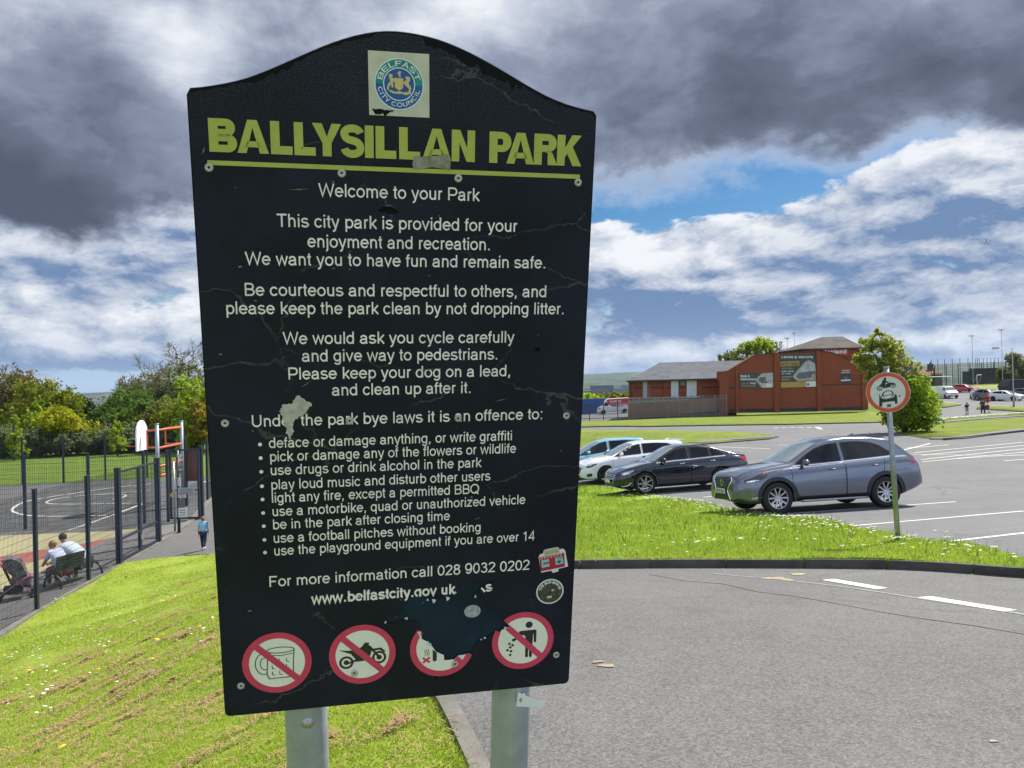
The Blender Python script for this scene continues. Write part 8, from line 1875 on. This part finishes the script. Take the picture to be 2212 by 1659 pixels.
# dry mown clippings lying in rows on the bank
def clippings():
    rg_ = np.random.default_rng(9); Cc = scatter(bankpoly, 800, rg_, dens=.9)
    d_ = np.hypot(Cc[:, 0] + 11.5, (Cc[:, 1] - 19) * .5); Cc = Cc[rg_.random(len(Cc)) < np.clip((d_ - 2.2) / 6.5, .03, 1)]
    out = []
    for c in Cc:                                                      # small loose heaps, strung along the mower's track
        m_ = int(rg_.gamma(1.3, 26)) + 4; t = math.radians(52 + rg_.normal() * 14); L = rg_.gamma(2.0, .07); w = L * rg_.uniform(.18, .6)
        q_ = np.column_stack([rg_.normal(size=m_) * L, rg_.normal(size=m_) * w]); out.append(c + np.column_stack([q_[:, 0] * math.cos(t) - q_[:, 1] * math.sin(t), q_[:, 0] * math.sin(t) + q_[:, 1] * math.cos(t)]))
    out.append(scatter(bankpoly, 6000, rg_, dens=1.3))
    P = np.concatenate(out); P = P[inside(bankpoly, P[:, 0], P[:, 1])]
    n = len(P); z = surf_z('grass_bank', P) + rg_.uniform(.010, .042, n); C_ = np.column_stack([P, z])
    a = rg_.uniform(0, 6.28, n); L = rg_.uniform(.010, .034, n); d = np.column_stack([np.cos(a) * L, np.sin(a) * L, rg_.uniform(-.3, .3, n) * L]); s_ = np.column_stack([-np.sin(a), np.cos(a), 0 * a]) * (.0024 * np.clip(np.hypot(P[:, 0], P[:, 1]) / 5, 1, 2.5))[:, None]
    V = np.stack([C_ - d - s_, C_ - d + s_, C_ + d + s_, C_ + d - s_], 1).reshape(-1, 3); o = np_mesh('dry_clippings', V, np.arange(4 * n).reshape(-1, 4), mat('dry grass clippings', (.36, .23, .11), .9, col2=(.17, .10, .05), vscale=20)); tag(o, kind='stuff')
clippings()
def flowers(name, pts, r, m_, h=.06, up=.0):
    mb = MB()
    for (x, y), rr, zz_ in zip(pts, r, up):
        n = 7; c = Vector((x, y, zz_ + h)); a0 = random.random() * 6; tl = Vector((random.uniform(-.3, .3), random.uniform(-.5, .1)))
        mb.add([c + Vector((rr * math.cos(a0 + 2 * math.pi * j / n), rr * math.sin(a0 + 2 * math.pi * j / n), rr * (math.cos(a0 + 2 * math.pi * j / n) * tl.x + math.sin(a0 + 2 * math.pi * j / n) * tl.y))) for j in range(n)] + [c + Vector((0, 0, rr * .25))], [(j, (j + 1) % n, n) for j in range(n)])
    o = mb.build(name, m_); tag(o, kind='stuff')
random.seed(4); rg_ = np.random.default_rng(21)
M_DAISY = mat('daisy petals', (.72, .72, .66), .7, trans=.3); M_DAND = mat('dandelion yellow', (.60, .42, .008), .7)
def flower_set(name, nm, pts, rad, m_, h): pts = np.array(pts); flowers(name, pts, np.random.default_rng(3).uniform(.7, 1.4, len(pts)) * rad, m_, h, surf_z(nm, pts))
pp = []
edge_ = ISL_BACK[2:11]
for a, b_ in zip(edge_[:-1], edge_[1:]):
    L = math.hypot(b_[0] - a[0], b_[1] - a[1]); nn = int(L * (42 if a[1] > 12 else 10))
    for _ in range(nn): u = rg_.random(); off = abs(rg_.normal()) * .55 + .06; pp.append((a[0] + (b_[0] - a[0]) * u - off, a[1] + (b_[1] - a[1]) * u - off * .2 + rg_.normal() * .1))
pp += [tuple(p) for p in scatter(isl, 150, rg_, dens=.6)]; sg_ = G(1940, 1171); pp += [(sg_[0] + rg_.normal() * .14, sg_[1] - .12 + rg_.normal() * .08) for _ in range(34)]
flower_set('daisies', 'grass_island', [p for p in pp if inside(isl, np.array([p[0]]), np.array([p[1]]))[0]], .022, M_DAISY, .075)
pp = []
for cx_, cy_, s_, n in ((300, 1180, 40, 50), (255, 1212, 26, 55), (210, 1225, 20, 22), (175, 1260, 22, 16), (95, 1290, 40, 60), (70, 1430, 90, 40), (200, 1395, 40, 22), (250, 1330, 60, 18), (335, 1300, 60, 12), (420, 1380, 40, 8), (60, 1500, 60, 16)):
    for _ in range(n):
        g_ = G(cx_ + rg_.normal() * s_ * .6, cy_ + rg_.normal() * s_ * .35)
        if inside(bankpoly, np.array([g_[0]]), np.array([g_[1]]))[0]: pp.append(g_)
flower_set('daisies', 'grass_bank', pp, .021, M_DAISY, .05)
pp = [g_ for g_ in (G(*p) for p in ((325, 1213), (431, 1368), (352, 1375), (340, 1392), (280, 1440), (240, 1475), (330, 1430), (430, 1480), (64, 1452), (310, 1350), (135, 1630), (70, 1463), (213, 1455), (395, 1320), (362, 1290), (443, 1245), (10, 1420), (350, 1235))) if inside(bankpoly, np.array([g_[0]]), np.array([g_[1]]))[0]]
flower_set('dandelions', 'grass_bank', pp, .030, M_DAND, .05)
flower_set('dandelions', 'grass_island', [G(*p) for p in ((1474, 1193), (1421, 1206), (1972, 1210), (1920, 1172), (1690, 1150), (1600, 1098), (1380, 1165))], .028, M_DAND, .07)
pp = [tuple(p) for p in (G(x, y) for x, y in ((1510, 1200), (1455, 1196), (1600, 1196), (1530, 1180), (1480, 1188), (1650, 1196), (1760, 1186), (1820, 1205), (1865, 1201), (1410, 1188), (1350, 1197), (2020, 1163), (2045, 1170), (1950, 1205), (2150, 1210), (2090, 1208), (1780, 1140), (1690, 1135)))]
flower_set('dandelion_clocks', 'grass_island', pp, .032, mat('dandelion clock', (.62, .62, .58), .9, trans=.4), .10)
pp = []
for a, b_ in zip(px((2003, 910), (2060, 905), (2130, 899), (2212, 894)), px((2060, 905), (2130, 899), (2212, 894), (2300, 889))):
    for _ in range(120): u = rg_.random(); pp.append((a[0] + (b_[0] - a[0]) * u + rg_.normal() * .25, a[1] + (b_[1] - a[1]) * u + rg_.normal() * .35))
flower_set('daisies', 'grass_strip_far', pp, .09, M_DAISY, .10)
# weeds and grass growing over the kerb joints
rg_ = np.random.default_rng(31); pts = []
for p in walk(KERB, .06)[10:]: pts.append((p.x + rg_.normal() * .02, p.y + .10 + rg_.normal() * .03))
P = np.array(pts); P = np.repeat(P, 7, 0) + rg_.normal(size=(len(P) * 7, 2)) * .035; n = len(P); z = surf_z('grass_island', P); a = rg_.uniform(0, 6.28, n); hh = rg_.uniform(.03, .10, n)
base = np.column_stack([P, z]); side = np.column_stack([np.cos(a), np.sin(a), 0 * a]) * .006; tip = base + np.column_stack([rg_.normal(size=n) * .03, -.035 + rg_.normal(size=n) * .03, hh])
tag(np_mesh('grass_fringe', np.stack([base - side, base + side, tip], 1).reshape(-1, 3), np.arange(3 * n).reshape(-1, 3), G_ISL), kind='stuff')
EL = walk(smooth_line(EDGE_L[1:10], 2), .03); P = np.array([(p.x, p.y) for p in EL]); P = np.repeat(P, 8, 0) + rg_.normal(size=(len(P) * 8, 2)) * .03 - (.10, 0); n = len(P); z = surf_z('grass_bank', P); a = rg_.uniform(0, 6.28, n)
base = np.column_stack([P, z]); side = np.column_stack([np.cos(a), np.sin(a), 0 * a]) * .004; tip = base + np.column_stack([.03 + rg_.normal(size=n) * .025, rg_.normal(size=n) * .025, rg_.uniform(.015, .06, n)])
tag(np_mesh('grass_fringe', np.stack([base - side, base + side, tip], 1).reshape(-1, 3), np.arange(3 * n).reshape(-1, 3), G_BANK), kind='stuff')

# ------------------------------------------------------------------ the air: one even, thin haze round everything
mb = MB(); mb.box((0, 3900, 10), (13000, 9400, 300)); hz = mb.build('haze', None)
hm = bpy.data.materials.new('thin haze'); hm.use_nodes = True; hm.node_tree.nodes.clear(); q = NT(hm.node_tree)
pv = q.n('ShaderNodeVolumePrincipled'); pv.inputs['Color'].default_value = (.62, .76, 1, 1); pv.inputs['Density'].default_value = 4.5e-5; pv.inputs['Anisotropy'].default_value = .2
q.put(q.n('ShaderNodeOutputMaterial').inputs['Volume'], pv.outputs[0]); hz.data.materials.append(hm); tag(hz, kind='stuff')
